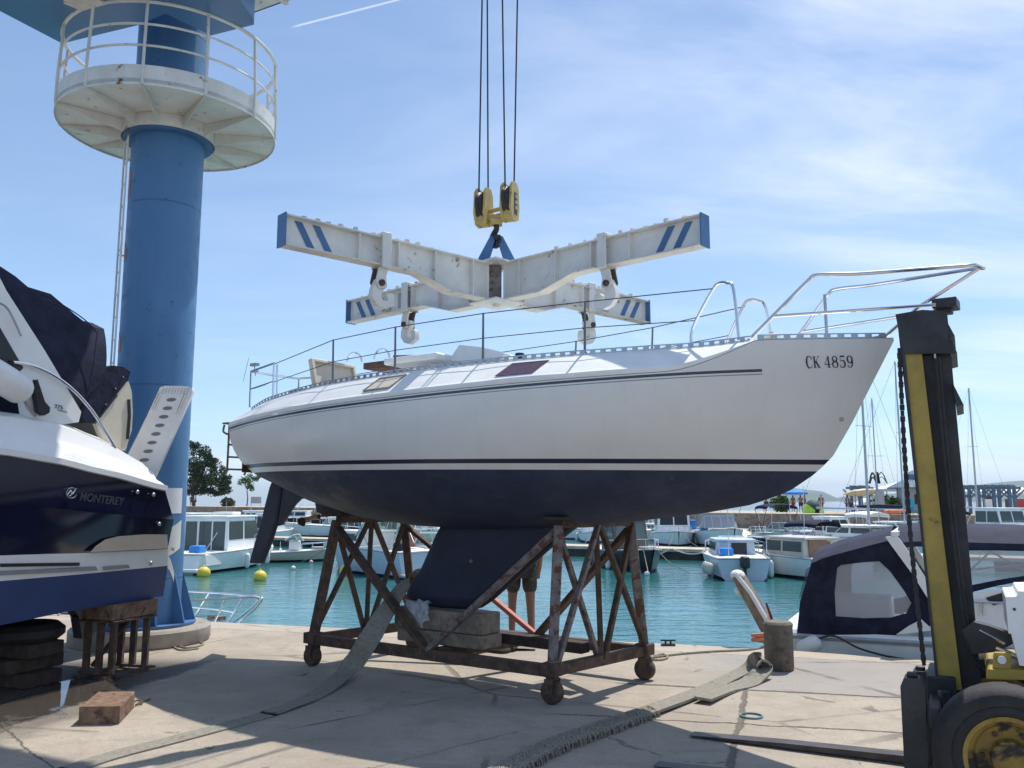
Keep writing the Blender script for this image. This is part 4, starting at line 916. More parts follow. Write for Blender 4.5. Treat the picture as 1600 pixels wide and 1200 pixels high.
# ------------------------------------------------------------------ blue crane
CB = V((-4.56, 10.85, 0)); CR = .45
crane = thing('slewing_crane', 'blue column crane with a round white railed platform standing on the quay', 'crane', CB)
m_ = MB(); m_.lathe([(.79, 0), (.81, .03), (.81, .17), (.78, .20), (.02, .205)], CB, 40); build('concrete_base', m_, M['concrete_base'], crane, True)
m_ = MB(); m_.lathe([(CR, .19), (CR, 9.35), (CR * .98, 9.4), (.01, 9.4)], CB, 56); col = build('column', m_, M['column_paint'], crane, True)
m_ = MB(); m_.lathe([(.63, .21), (.63, .235), (CR, .235)], CB, 40)
for i in range(10):
    a = 2 * PI * i / 10 + .35; q = V((math.cos(a), math.sin(a), 0)); n_ = V((-q.y, q.x, 0))
    m_.prism([CB + q * (CR - .01) + n_ * -.012 + V((0, 0, .236)), CB + q * .62 + n_ * -.012 + V((0, 0, .236)), CB + q * (CR - .01) + n_ * -.012 + V((0, 0, .86))], n_ * .024)
build('foot_flange', m_, M['blue_paint'], crane, True)
def on_col(a, z, lift=.004): return CB + V(((CR + lift) * math.cos(a), (CR + lift) * math.sin(a), z))
toc = math.atan2(-CB.y, -CB.x)      # direction from the column to the viewer
def patch(a0, a1, prof, name, mt, parent, lift=.004):
    """painted or stuck-on sheet on the column; prof gives lower and upper z along it"""
    m_ = MB(); n = 14; m_.sheet([[on_col(lerp(a0, a1, i / n), lerp(*prof(i / n), j / 3), lift) for j in range(4)] for i in range(n + 1)]); return build(name, m_, mt, parent, True)
patch(toc + .30, toc + 1.02, lambda t: (1.55, 1.86), 'notice_sheet', M['white_plastic'], col)
patch(toc - .1, toc + 1.05, lambda t: (.98 + .15 * t ** 2, 1.22 + .25 * t), 'painted_emblem', M['white_paint'], col, .0045)
patch(toc + .25, toc + .85, lambda t: (.70 + .20 * math.sin(t * 3.1) , .80 + .25 * math.sin(t * 3.1)), 'painted_emblem', M['white_paint'], col, .005)
for zlo, zhi in ((5.55, 6.0), (4.72, 4.98), (3.55, 3.82)):
    patch(toc - 1.45, toc - 1.20, lambda t: (zlo, zhi - .1 * t), 'painted_letter', M['red_primer'], col)
# platform
PZ = 6.58; PR = 1.36
m_ = MB(); m_.lathe([(CR + .02, PZ + .05), (CR + .02, PZ), (PR, PZ), (PR, PZ + .05)], CB, 64); pf = build('platform_floor', m_, M['white_paint'], crane, True)
m_ = MB(); m_.lathe([(PR - .008, PZ - .03), (PR, PZ - .03), (PR, PZ + .22), (PR - .008, PZ + .22)], CB, 64); build('toe_board', m_, M['white_paint'], pf, True)
m_ = MB(); m_.lathe([(CR + .13, PZ - .17), (CR + .13, PZ - .004), (CR + .115, PZ - .004), (CR + .115, PZ - .17)], CB, 48); build('collar_ring', m_, M['white_paint'], pf, True)
m_ = MB(); m_.lathe([(CR + .001, PZ - .17), (CR + .11, PZ - .17), (CR + .11, PZ - .195), (CR + .001, PZ - .195)], CB, 48); build('collar_flange', m_, M['blue_paint'], pf, True)
NR = 12
for i in range(NR):
    a = 2 * PI * (i + .3) / NR; q = V((math.cos(a), math.sin(a), 0)); n_ = V((-q.y, q.x, 0)); m_ = MB()
    m_.prism([CB + q * (CR + .135) + n_ * -.005 + V((0, 0, PZ - .003)), CB + q * (PR - .02) + n_ * -.005 + V((0, 0, PZ - .003)), CB + q * (PR - .02) + n_ * -.005 + V((0, 0, PZ - .03)), CB + q * (CR + .135) + n_ * -.005 + V((0, 0, PZ - .165))], n_ * .010); build('bracket', m_, M['white_paint'], pf, True)
def circ(r_, z, n=56): return [CB + V((r_ * math.cos(2 * PI * i / n), r_ * math.sin(2 * PI * i / n), z)) for i in range(n)]
for z, r_ in ((PZ + 1.04, .024), (PZ + .75, .015), (PZ + .48, .015)):
    m_ = MB(); m_.tube(circ(PR - .03, z), r_, 8, 0, True); build('guard_rail', m_, M['white_paint'], pf, True)
for i in range(NR):
    a = 2 * PI * (i + .3) / NR; q = V((math.cos(a), math.sin(a), 0)); m_ = MB(); m_.tube([CB + q * (PR + .006) + V((0, 0, PZ - .02)), CB + q * (PR + .006) + V((0, 0, PZ + .3)), CB + q * (PR - .03) + V((0, 0, PZ + 1.04))], .019, 8); build('rail_post', m_, M['white_paint'], pf, True)
# ladder on the column's left side
la = toc - 1.42; q = V((math.cos(la), math.sin(la), 0)); n_ = V((-q.y, q.x, 0)); m_ = MB()
for sg in (-1, 1): m_.tube([CB + q * (CR + .06) + n_ * (.16 * sg) + V((0, 0, .6)), CB + q * (CR + .06) + n_ * (.16 * sg) + V((0, 0, PZ))], .012, 6)
for i in range(20): z = .8 + i * .29; m_.tube([CB + q * (CR + .06) - n_ * .16 + V((0, 0, z)), CB + q * (CR + .06) + n_ * .16 + V((0, 0, z))], .008, 6)
for z in (1.6, 3.2, 4.8): m_.tube([CB + q * (CR - .01) + V((0, 0, z)), CB + q * (CR + .06) + V((0, 0, z))], .012, 6)
build('ladder', m_, M['white_paint'], crane, True)
# slewing head, counter jib, jib
HZ = 7.62
def HP(px, py): return G(px, py, HZ)
m_ = MB(); poly = [HP(97, 68), HP(217, 39), HP(262, 20), HP(250, -60), HP(60, -90), HP(-60, -14)]
m_.prism(poly, (0, 0, .85)); build('counter_jib', m_, M['column_blue'], crane, True, .01, 1)
m_ = MB(); poly = [HP(330, 56), HP(397, 39), HP(396, 30), HP(368, -10), HP(345, -60), HP(240, -40), HP(255, 20)]
m_.prism([p + V((0, 0, .004)) for p in poly], (0, 0, .8)); build('slewing_head', m_, M['column_blue'], crane, True, .01, 1)
m_ = MB(); ja = onp(394, 22, (0, 0, 7.9), V((0, 0, 1))); jb = onp(480, -3, (0, 0, 7.9), V((0, 0, 1))); jd = (V((hb.x, hb.y, 0)) - V((CB.x, CB.y, 0))).normalized(); jn = V((-jd.y, jd.x, 0))
j0 = CB + jd * .55 + V((0, 0, 8.2)); JL = 7.0
m_.prism([j0 - jn * .42, j0 + jn * .42, j0 + jd * JL + jn * .42, j0 + jd * JL - jn * .42], (0, 0, .03))
for sg in (-1, 1): m_.prism([j0 + jn * (.42 * sg), j0 + jd * JL + jn * (.42 * sg), j0 + jd * JL + jn * (.42 * sg) + V((0, 0, .55)), j0 + jn * (.42 * sg) + V((0, 0, 1.0))], jn * (-.02 * sg))
for i in range(10): p = j0 + jd * (JL * (i + .5) / 10); m_.beam(p - jn * .42 + V((0, 0, -.03)), p + jn * .42 + V((0, 0, -.03)), .06, .055)
build('jib', m_, M['white_paint'], crane, True)
m_ = MB(); a = HP(104, 2); b = HP(164, 10); c = HP(150, -20); d = HP(98, -16)
m_.prism([p + V((0, 0, -.03)) for p in (HP(100, 2), HP(128, 14), HP(164, 4), HP(150, -14), HP(98, -16))], (0, 0, .028)); build('cover_plate', m_, M['flange_paint'], crane, True)
m_ = MB(); m_.box((hb.x, hb.y, 8.28), (.5, .4, .2), Matrix.Rotation(math.atan2(jd.y, jd.x), 3, 'Z')); build('trolley', m_, M['blue_paint'], crane, True)

# ------------------------------------------------------------------ motor cruiser ashore at the left
MH = V((-.34, -.94, 0)).normalized(); MPt = V((-MH.y, MH.x, 0))          # towards the bow; port side (faces the yacht)
_n = atY(258, 765, 9.0); MS = V((_n.x, _n.y, 0)) - MPt * 1.3
cruiser = thing('motor_cruiser', 'navy and white motor cruiser with a dark canvas top propped up beside the crane', 'motorboat', MS, math.atan2(MH.y, MH.x))
def mb_(px, py, y):
    P = onp(px, py, MS + MPt * y, MPt) - MS; return V((P.dot(MH), y, P.z))
def curve(pix, y): 
    t = sorted([(mb_(a, b, y).x, mb_(a, b, y).z) for a, b in pix]); return t
def ext(t, s, up=0.0):
    if s <= t[-1][0]: return interp(t, s)
    (a, p), (b, q) = t[-2], t[-1]; k = (q - p) / (b - a); return q + k * (s - b) * .6 + up * (s - b) ** 2
cg = curve([(258, 766), (160, 741), (80, 722), (0, 709)], 1.3); cdk = curve([(262, 858), (140, 864), (60, 866), (0, 868)], 1.29)
cw_ = curve([(262, 884), (140, 896), (0, 908)], 1.26); cbt = curve([(255, 931), (120, 953), (0, 977)], 1.14)
zb0 = cbt[0][1]
def tp(s, p=1.8): return max(.02, 1 - (max(0, s - 3.2) / 4.3) ** p)
mb = MB(); SS_ = [i * 7.45 / 44 for i in range(45)]
stripsL = []
for s in SS_:
    k = tp(s); kb = tp(s + .9 * (s / 7.45), 1.6); up = max(0, s - 3.2) ** 2
    zg, zd, zw, zb = ext(cg, s), ext(cdk, s) + .018 * up, ext(cw_, s) + .022 * up, ext(cbt, s) + .035 * up
    zg = min(zg, 2.55)
    row = [(0, min(zb - .17 + .02 * up, zg - .1)), (1.14 * kb, zb), (1.26 * lerp(kb, k, .4), zw), (1.29 * lerp(kb, k, .7), zd), (1.33 * lerp(kb, k, .9), lerp(zd, zg, .5)), (1.30 * k, zg)]
    ends = [cbt[0][0] * .5, cbt[0][0], cw_[0][0], cdk[0][0], cdk[0][0] - .02, cg[0][0]]; fade = max(0, 1 - s / 1.2) ** 2
    stripsL.append([V((s + e_ * fade, y, z)) for (y, z), e_ in zip(row, ends)])
mats = [M['motor_blue'], M['white_gel'], M['navy_gel']]
for side in (1, -1):
    for j, mi in ((0, 0), (1, 0), (2, 1), (3, 2), (4, 2)):
        rows = [[V((p.x, p.y * side, p.z)) for p in r_[j:j + 2]] for r_ in stripsL]
        if side < 0: rows.reverse()
        mb.sheet(rows[::-1], mi)
tr = [V((p.x, p.y, p.z)) for p in stripsL[0]]; mb.add(tr + [V((p.x, -p.y, p.z)) for p in tr[:0:-1]], [tuple(range(11))], 1)
build('hull', mb, mats, cruiser)
# white rub rail and deck moulding
cu = curve([(252, 757), (232, 737), (205, 712), (150, 682), (95, 660), (60, 651), (0, 643)], 1.05)
mb = MB()
for side in (1, -1):
    rows = []
    for s in SS_:
        k = tp(s); zg = min(ext(cg, s), 2.55); zu = min(ext(cu, s), 2.85); inn = .25 + .5 * max(0, min(1, (s - 3) / 4))
        yo = 1.30 * k; yi = max(.0, yo - inn * k)
        pr = [(yo - .002, zg - .012), (yo + .035, zg - .006), (yo + .035, zg + .045), (yo - .01, zg + .055), (lerp(yo, yi, .25), lerp(zg, zu, .42)), (lerp(yo, yi, .42), lerp(zg, zu, .50)), (lerp(yo, yi, .5), lerp(zg, zu, .58)), (lerp(yo, yi, .68), lerp(zg, zu, .88)), (yi, zu), (max(0, yi - .12), zu + .01)]
        rows.append([V((s, y * side, z)) for y, z in pr])
    if side > 0: rows.reverse()
    mb.sheet(rows)
rows = [[V((s, q * max(0, 1.3 * tp(s) - (.25 + .5 * max(0, min(1, (s - 3) / 4))) * tp(s) - .119), min(ext(cu, s), 2.85) + .011 + (.14 * (1 - q * q) if s > 3 else -.02))) for q in (-1, -.5, 0, .5, 1)] for s in SS_]
mb.sheet(rows); build('deck', mb, M['white_gel'], cruiser)
m_ = MB(); rows = [[mb_(x_, y_, 1.335) for x_, y_ in ((px, lerp(py - 3, py + 3, j / 2)) for j in range(3))] for px, py in ((252, 759), (200, 744), (100, 719), (0, 700))]
# taupe panel, stripes, lettering on the near side
def decal(pix, y, mt, name, lift=0.006, th=.004):
    m_ = MB(); m_.prism([mb_(a, b, y) for a, b in pix], (0, th, 0)); return build(name, m_, mt, cruiser)
decal([(261, 835), (225, 835), (185, 838), (165, 843), (150, 853), (141, 863), (200, 860), (262, 857)], 1.335, M['taupe'], 'side_panel')
decal([(0, 880.5), (124, 879), (124, 884), (0, 886)], 1.285, M['hull_black'], 'side_stripe'); decal([(0, 892), (149, 885), (153, 891), (0, 899)], 1.282, M['grey_stripe'], 'side_stripe'); decal([(160, 885), (200, 882.5), (203, 887.5), (163, 891)], 1.282, M['grey_stripe'], 'side_stripe')
for px, py in ((215, 769), (240, 773), (249, 819), (236, 880)):
    m_ = MB(); c = mb_(px, py, 1.34 if py < 850 else 1.285); m_.ball(c, (.022, .014, .022), 10); build('through_hull_fitting', m_, M['alu'], cruiser)
def text_mesh(body, size, shear=0, bold=0):
    cu_ = bpy.data.curves.new('t', 'FONT'); cu_.body = body; cu_.size = size; cu_.shear = shear; cu_.offset = bold; cu_.extrude = .003; cu_.resolution_u = 3
    o = bpy.data.objects.new('t', cu_); COL.objects.link(o); dg = bpy.context.evaluated_depsgraph_get(); me = bpy.data.meshes.new_from_object(o.evaluated_get(dg))
    vs = [v.co.copy() for v in me.vertices]; fs = [tuple(p.vertices) for p in me.polygons]
    bpy.data.objects.remove(o); bpy.data.curves.remove(cu_); bpy.data.meshes.remove(me); return vs, fs
vs, fs = text_mesh('MONTEREY', 1.0, .25, .012); x0, x1 = min(v.x for v in vs), max(v.x for v in vs); yh = max(v.y for v in vs)
t0, t1 = mb_(124, 782, 1.345), mb_(194, 790, 1.345); hh = (mb_(124, 768, 1.345).z - t0.z) * .93
m_ = MB(); m_.add([t0 + (t1 - t0) * ((v.x - x0) / (x1 - x0)) + V((0, v.z, v.y / yh * hh)) for v in vs], fs)
build('builder_letters', m_, M['chrome_letter'], cruiser)
m_ = MB(); ec = mb_(112, 770.5, 1.345); rx = abs(mb_(104, 770, 1.345).x - mb_(120, 770, 1.345).x) / 2; rz_ = hh * .62
m_.tube([ec + V((-rx * math.cos(a), 0, rz_ * math.sin(a))) for a in [2 * PI * i / 24 for i in range(4, 24)]], .006, 5); m_.tube(smooth_path([ec + V((rx * .9, 0, -rz_ * .5)), ec + V((rx * .2, 0, rz_ * .5)), ec + V((-.1 * rx, 0, -.2 * rz_)), ec + V((-rx * .8, 0, rz_ * .9))], 5), .007, 5); m_.tube([ec + V((rx * .4, 0, -rz_ * .6)), ec + V((-rx * .5, 0, rz_ * .3))], .006, 5)
build('builder_emblem', m_, M['alu'], cruiser)
# canvas canopy, arch, screens
def across(pix, y, mt, name, ext_y, bevel=.0, seg=2):
    m_ = MB(); m_.prism([mb_(a, b, y) for a, b in pix], (0, ext_y, 0)); return build(name, m_, mt, cruiser, False, bevel, seg)
# canvas top: rounded over, lofted fore and aft
up_ = [(160, 505), (140, 501), (115, 478), (95, 460), (60, 448), (32, 427), (18, 416), (0, 412), (-60, 402), (-130, 404)]
lo_ = [(163, 590), (150, 606), (135, 622), (122, 640), (110, 640), (90, 612), (60, 560), (30, 505), (0, 458), (-60, 430)]
rows = []
for i, (a, b) in enumerate(zip(up_, lo_)):
    pu = mb_(*a, .80); plw = mb_(*b, .98); r_ = []
    s0_, s1_ = plw.x, pu.x
    for k in range(17):
        q = k / 16; ang = q * 2 - 1
        if q < .35 or q > .65:
            e = (q / .35) if q < .35 else ((1 - q) / .35); sg = 1 if q < .5 else -1
            y = sg * lerp(.98, .80, e ** 2); z = lerp(plw.z, pu.z, e); x = lerp(plw.x, pu.x, e)
        else:
            e = (q - .35) / .3; y = lerp(.80, -.80, e); z = pu.z + .05 * math.sin(PI * e); x = pu.x
        wr = .012 * mnoise.noise(V((i * .8, k * .5, 4))); r_.append(V((x, y + wr, z + wr)))
    rows.append(r_)
m_ = MB(); m_.sheet([r_ for r_ in rows]); m_.add(rows[0], [tuple(range(17))]); cano = build('canvas_top', m_, M['canvas_navy'], cruiser)
m_ = MB(); m_.tube(smooth_path([mb_(x_, y_, .995) for x_, y_ in ((5, 458), (30, 452), (70, 462), (110, 484), (135, 502), (152, 520))], 4), .006, 5); m_.tube([mb_(152, 520, .995), mb_(146, 570, .995), mb_(138, 612, .99)], .005, 5); build('seam', m_, M['canvas_blue'], cano)
fl = [(112, 662), (135, 622), (158, 577), (176, 571), (192, 573), (204, 581), (200, 594), (178, 622), (150, 658), (138, 661), (128, 652)]
m_ = MB(); m_.prism([mb_(a, b, .92) for a, b in fl], (0, -1.84, 0)); fp = build('boot_cover', m_, M['canvas_navy'], cruiser, False, .02, 2)
for px, py in ((192, 589), (180, 607), (165, 632), (151, 651)):
    m_ = MB(); m_.ball(mb_(px, py, .925), .012, 8); build('snap', m_, M['chrome'], fp)
m_ = MB(); q = [(150, 662), (172, 634), (201, 596), (206, 612), (207.5, 645), (206, 672), (196, 704), (178, 694), (160, 686)]
m_.prism([mb_(a, b, -.83) for a, b in q], (0, -.05, 0)); build('coaming_side', m_, M['cream'], cruiser)
m_ = MB(); m_.prism([mb_(a, b, .88) for a, b in q], (0, -.05, 0)); build('coaming_side', m_, M['cream'], cruiser); m_ = MB()
r1 = [mb_(a, b, .829) for a, b in ((201, 600), (207, 645), (198, 700))]; m_.sheet([[V((p.x, .829, p.z)) for p in r1], [V((p.x, -.779, p.z)) for p in r1]])
co_ = build('cockpit_coaming', m_, M['cream'], cruiser); m_ = MB(); m_.tube([mb_(201, 624, .885), mb_(202, 650, .885), mb_(199, 686, .885)], .018, 8); build('grab_handle', m_, M['black_paint'], co_)
ar = [(-90, 300), (-60, 340), (0, 456), (60, 549), (117, 644), (113, 660), (60, 668), (32, 655), (22, 600), (0, 545), (-60, 440), (-120, 330)]
for yy in (1.0, -1.08):
    m_ = MB(); m_.prism([V((mb_(a, b, 1.0).x, yy, mb_(a, b, 1.0).z)) for a, b in ar], (0, .08, 0)); arch = build('radar_arch', m_, M['white_gel'], cruiser, False, .02, 2)
    if yy > 0: archn = arch
m_ = MB(); a = mb_(-92, 318, 1.0); m_.box((a.x, 0, a.z), (.35, 2.1, .10)); build('arch_top', m_, M['white_gel'], cruiser, False, .02, 2)
m_ = MB(); m_.prism([mb_(a, b, 1.085) for a, b in ((-20, 480), (0, 513), (36, 575), (18, 592), (0, 560), (-30, 510))], (0, .006, 0)); build('side_window', m_, M['hull_black'], archn)
m_ = MB(); m_.tube(smooth_path([mb_(x_, y_, 1.13) for x_, y_ in ((-10, 470), (10, 480), (24, 505), (33, 525))], 5), .010, 6); build('grab_rail', m_, M['alu'], archn)
vs, fs = text_mesh('275', 1.0, 0, .01); xx1 = max(v.x for v in vs); t0, t1 = mb_(85, 637, 1.083), mb_(98, 640, 1.083); hz = mb_(85, 631, 1.083).z - t0.z
m_ = MB(); m_.add([t0 + (t1 - t0) * (v.x / xx1) + V((0, v.z, v.y / .7 * hz)) for v in vs], fs); build('size_number', m_, M['grey_stripe'], archn)
m_ = MB(); m_.tube([mb_(90, 640.5, 1.084), mb_(105, 644, 1.084)], .005, 5); build('number_underline', m_, M['grey_stripe'], archn)
m_ = MB(); m_.tube(smooth_path([mb_(x_, y_, 1.12) for x_, y_ in ((-90, 590), (-40, 572), (0, 566.5), (30, 567), (60, 575), (92, 592), (120, 615), (145, 644), (163, 672), (180, 700))], 6), .016, 8); rail = build('side_rail', m_, M['chrome'], cruiser)
m_ = MB(); m_.tube(smooth_path([mb_(x_, y_, 1.14) for x_, y_ in ((-10, 570), (10, 575), (18, 600), (20, 566), (8, 565), (9, 590), (14, 604), (18, 590), (15, 566))], 5), .012, 6); build('fender_line', m_, M['dark_rope'], rail)
f0, f1 = mb_(-40, 565, 1.16), mb_(44, 617, 1.16); ax_ = (f1 - f0); m_ = MB(); m_.tube([f0 + ax_ * t for t in (0, .03, .1, .5, .85, .93, .98, 1)], [.02, .08, .125, .13, .128, .10, .06, .02], 16)
fen = build('fender', m_, M['white_plastic'], cruiser); m_ = MB(); m_.prism([mb_(a, b, 1.12) for a, b in ((47, 606), (52, 592), (64, 628), (72, 637), (71, 645), (62, 650), (54, 644))], (0, .05, 0)); build('fender_cup', m_, M['black_rubber'], fen, False, .01, 1)
m_ = MB(); m_.tube(smooth_path([mb_(x_, y_, 1.10) for x_, y_ in ((-20, 575), (0, 583), (28, 612), (45, 636), (56, 650))], 5), .012, 6); build('lower_rail', m_, M['alu'], cruiser)
m_ = MB(); m_.box((-.10, 0, cdk[0][1] + .05), (.2, 2.3, .08)); build('swim_platform', m_, M['white_gel'], cruiser, False, .02, 2)
# raised gangway at the stern, plank with dark discs painted on as the shade in its oval holes
gy = 9.35; tl, tr_, br, bl = atY(247, 612, gy), atY(300, 612, gy), atY(236, 758, gy), atY(196, 722, gy)
gw = MB(); gup = ((tl + tr_) / 2 - (bl + br) / 2).normalized(); gx = (tr_ - tl).normalized(); gn = gup.cross(gx).normalized(); 
if gn.y > 0: gn = -gn
gtop = [atY(x_, y_, gy) for x_, y_ in ((247, 612), (250, 605), (258, 602.5), (292, 603.5), (300, 606), (301, 613))]
gw.prism([bl] + gtop + [br], -gn * .05); gang = build('gangway', gw, M['white_plastic'], cruiser, True, .008, 2)
mid0, mid1 = lerp(tl, tr_, .5), lerp(bl, br, .5)
for i in range(8):
    t = .10 + i * .105; c = lerp(mid0, mid1, t) + gn * .002; m_ = MB(); n = 14
    m_.prism([c + gx * (.052 * math.cos(2 * PI * k / n)) + gup * (.022 * math.sin(2 * PI * k / n)) for k in range(n)], gn * .003); build('hole_shade', m_, M['grey_stripe'], gang, True)
m_ = MB()
for i in range(4):
    for k in range(9): m_.ball(lerp(lerp(tl, tr_, .14 + .09 * k), lerp(bl, br, .14 + .09 * k), -.035 + .018 * i) + gn * .002, .006, 6)
build('grip_dots', m_, M['grey_plastic'], gang, True)
for k in (.1, .86): 
    m_ = MB(); m_.tube([lerp(tl, tr_, k) + gn * .02 + gup * -.02, lerp(lerp(tl, bl, .25), lerp(tr_, br, .25), k) + gn * .015], .010, 6); build('gangway_rod', m_, M['chrome'], gang, True)
m_ = MB(); m_.tube([atY(233, 648, gy + .1), atY(214, 686, gy + .05), atY(199, 716, gy)], .02, 8); build('gangway_rail', m_, M['chrome'], gang, True)
# stern drive
m_ = MB(); dx_ = -.35; m_.prism([V((x, -.06, z)) for x, z in ((.0, zb0 + .35), (-.5, zb0 + .32), (-.62, zb0 + .1), (-.55, zb0 - .2), (-.62, zb0 - .28), (-.40, zb0 - .48), (-.25, zb0 - .5), (-.18, zb0 - .25), (.0, zb0 - .05))], (0, .12, 0))
m_.prism([V((x, -.17, zb0 - .14)) for x in (0,)] + [V((-.70, -.15, zb0 - .14)), V((-.70, .15, zb0 - .14)), V((0, .17, zb0 - .14))], (0, 0, .02))
m_.tube([V((-.15, 0, zb0 - .27)), V((-.3, 0, zb0 - .27)), V((-.62, 0, zb0 - .27))], [.02, .07, .05], 12)
drive = build('stern_drive', m_, M['black_paint'], cruiser, False, .01, 1)
for k in range(3):
    a = 2 * PI * k / 3 + .4; m_ = MB(); e = V((0, math.cos(a), math.sin(a))); t_ = V((0, -math.sin(a), math.cos(a))); c = V((-.66, 0, zb0 - .27))
    m_.sheet([[c + e * (.04 + .13 * j / 4) + t_ * (w * (.07 * math.sin(PI * (.15 + .7 * j / 4)))) + V((w * .05, 0, 0)) for w in (-1, 0, 1)] for j in range(5)]); build('propeller_blade', m_, M['scuffed_steel'], drive)
# supports of the cruiser
def loc2w(x, y, z): return MS + MH * x + MPt * y + V((0, 0, z))
st = thing('boat_stand', 'rusty steel stand under the stern of the navy motor cruiser', 'boat stand', loc2w(.30, 1.0, 0), math.atan2(MH.y, MH.x))
top = zb0 - .185
for x, y in ((.0, 1.16), (.0, 1.0), (.0, .84), (.44, 1.16), (.44, 1.0), (.44, .84)):
    m_ = MB(); m_.beam(loc2w(x, y, .02), loc2w(x, y, top), .055, .055); build('leg', m_, M['rusty_steel'], st, True)
m_ = MB()
for y in (1.16, .84): m_.beam(loc2w(-.12, y, .012), loc2w(.56, y, .012), .07, .024)
for x in (0, .44): m_.beam(loc2w(x, .77, .035), loc2w(x, 1.24, .035), .05, .022)
build('base', m_, M['rusty_steel'], st, True)
m_ = MB(); c = loc2w(.22, 1.0, top + .008); m_.box(c, (.58, .46, .016), Matrix.Rotation(math.atan2(MH.y, MH.x), 3, 'Z')); build('top_plate', m_, M['rusty_steel'], st, True)
m_ = MB()
m_.beam(loc2w(.44, .92, .1), loc2w(0, .92, .9 * top), .03, .03); build('brace', m_, M['rusty_steel'], st, True)
boxthing('timber_block', loc2w(.20, 1.0, top + .016 + .08), (.60, .40, .155), math.atan2(MH.y, MH.x), M['timber'], 'brown timber block wedged between the cruiser stern and its rusty stand', 'timber block', .012)
zk = stripsL[11][0].z
pb = G(30, 1068); zt_ = stripsL[11][1].z - .09
for i in range(3):
    h = (zt_ - .17) / 3; boxthing('dark_timber', pb + V((0, 0, h * (i + .5))), (.62 if i % 2 else .40, .40 if i % 2 else .62, h - .004), math.atan2(MH.y, MH.x), M['dark_wood'], ['bottom dark timber of the pile under the middle of the motor cruiser', 'middle dark timber of the pile under the motor cruiser', 'top dark timber of the pile under the motor cruiser'][i], 'timber block', .012, None, 'dark timbers piled under the motor cruiser')
m_ = MB(); m_.lathe([(.14, 0), (.30, 0), (.36, .05), (.36, .11), (.30, .16), (.14, .16)], pb + V((0, 0, zt_ - .168)), 26); solo('rubber_tyre', m_, M['black_rubber'], 'black rubber tyre lying on the timber pile as a cushion under the cruiser hull', 'tyre', None, 0)

# ------------------------------------------------------------------ forklift truck at the right
FH = G(1428, 1182, .05); FT = G(1080, 1143, .03); FU = (V((FT.x, FT.y, 0)) - V((FH.x, FH.y, 0))); FLn = FU.length; FU.normalize(); FV = V((FU.y, -FU.x, 0))
if FV.y < 0: FV = -FV
FO = V((FH.x, FH.y, 0)) - FV * .42
truck = thing('forklift', 'old yellow and black forklift truck with its mast raised in front of the yacht bow', 'forklift', FO - FU * .4, math.atan2(FU.y, FU.x))
def fp_(px, py, off): return onp(px, py, FO + FV * off, FV)
def fpoly(pix, off, th, name, mt, parent=truck, bevel=0):
    m_ = MB(); m_.prism([fp_(a, b, off) for a, b in pix], FV * th); return build(name, m_, mt, parent, True, bevel, 1)
def fork(off, hoff):
    w = .12; h0 = FO + FV * (off - w / 2); tip = FLn
    sd_ = [(0, .02), (tip - .02, .012), (tip, .018), (tip * .55, .045), (.0, .062)]
    m_ = MB(); m_.prism([h0 + FU * x + V((0, 0, z)) for x, z in sd_], FV * w); o = build('fork', m_, M['fork_steel'], truck, True, .004, 1)
    m_ = MB(); top_ = .70 if off < 0 else .60; sh = [(-.002, .02), (-.125, .02), (-.135, top_ - .05), (-.12, top_), (-.03, top_), (-.008, top_ - .05)]
    m_.prism([h0 + FU * x + V((0, 0, z)) for x, z in sh], FV * w); m_.box(h0 + FV * .06 + FU * -.07 + V((0, 0, top_ + .012)), (.06, .05, .03), Matrix.Rotation(math.atan2(FU.y, FU.x), 3, 'Z')); build('fork_shank', m_, M['black_paint'], o, True, .012, 2); return o
fork(.42, 0); fork(-.40, 0)
m_ = MB()
for z in (.16, .50): m_.beam(FO - FV * .5 + FU * -.175 + V((0, 0, z)), FO + FV * .5 + FU * -.175 + V((0, 0, z)), .06, .11)
for o_ in (-.2, .2): m_.beam(FO + FV * o_ + FU * -.22 + V((0, 0, .08)), FO + FV * o_ + FU * -.22 + V((0, 0, .60)), .05, .05)
build('carriage', m_, M['black_paint'], truck, True, .006, 1)
# mast: outer and inner channels on each side
for off in (.02, .55):
    o = fpoly([(1401, 494), (1442, 486), (1480, 488), (1538, 1120), (1512, 1180), (1478, 1180), (1470, 1120)], off + .05, .05, 'mast_rail', M['black_paint'])
    if off < .1:
        fpoly([(1413.5, 553), (1440.5, 553), (1474, 840), (1503, 1078), (1467, 1080), (1437, 800)], off - .012, .06, 'outer_channel', M['truck_yellow'], o)
        fpoly([(1404, 497), (1408, 496), (1468, 1078), (1464, 1079)], off - .025, .07, 'channel_lip', M['black_paint'], o)
        fpoly([(1455, 515), (1458, 515), (1492, 830), (1513, 985), (1510, 985), (1489, 830)], off - .02, .066, 'hydraulic_pipe', M['alu'], o)
        fpoly([(1399, 491), (1441, 484), (1479, 486), (1480, 500), (1484, 552), (1411, 553)], off - .03, .075, 'mast_head', M['black_paint'], o, .006)
for pix in ([(1478, 499), (1492, 525), (1480, 528)], [(1480, 516), (1495.5, 551), (1484, 554)], [(1489, 599), (1505.5, 632), (1494, 635)]):
    fpoly(pix, .0, .66, 'mast_crossbar', M['black_paint'])
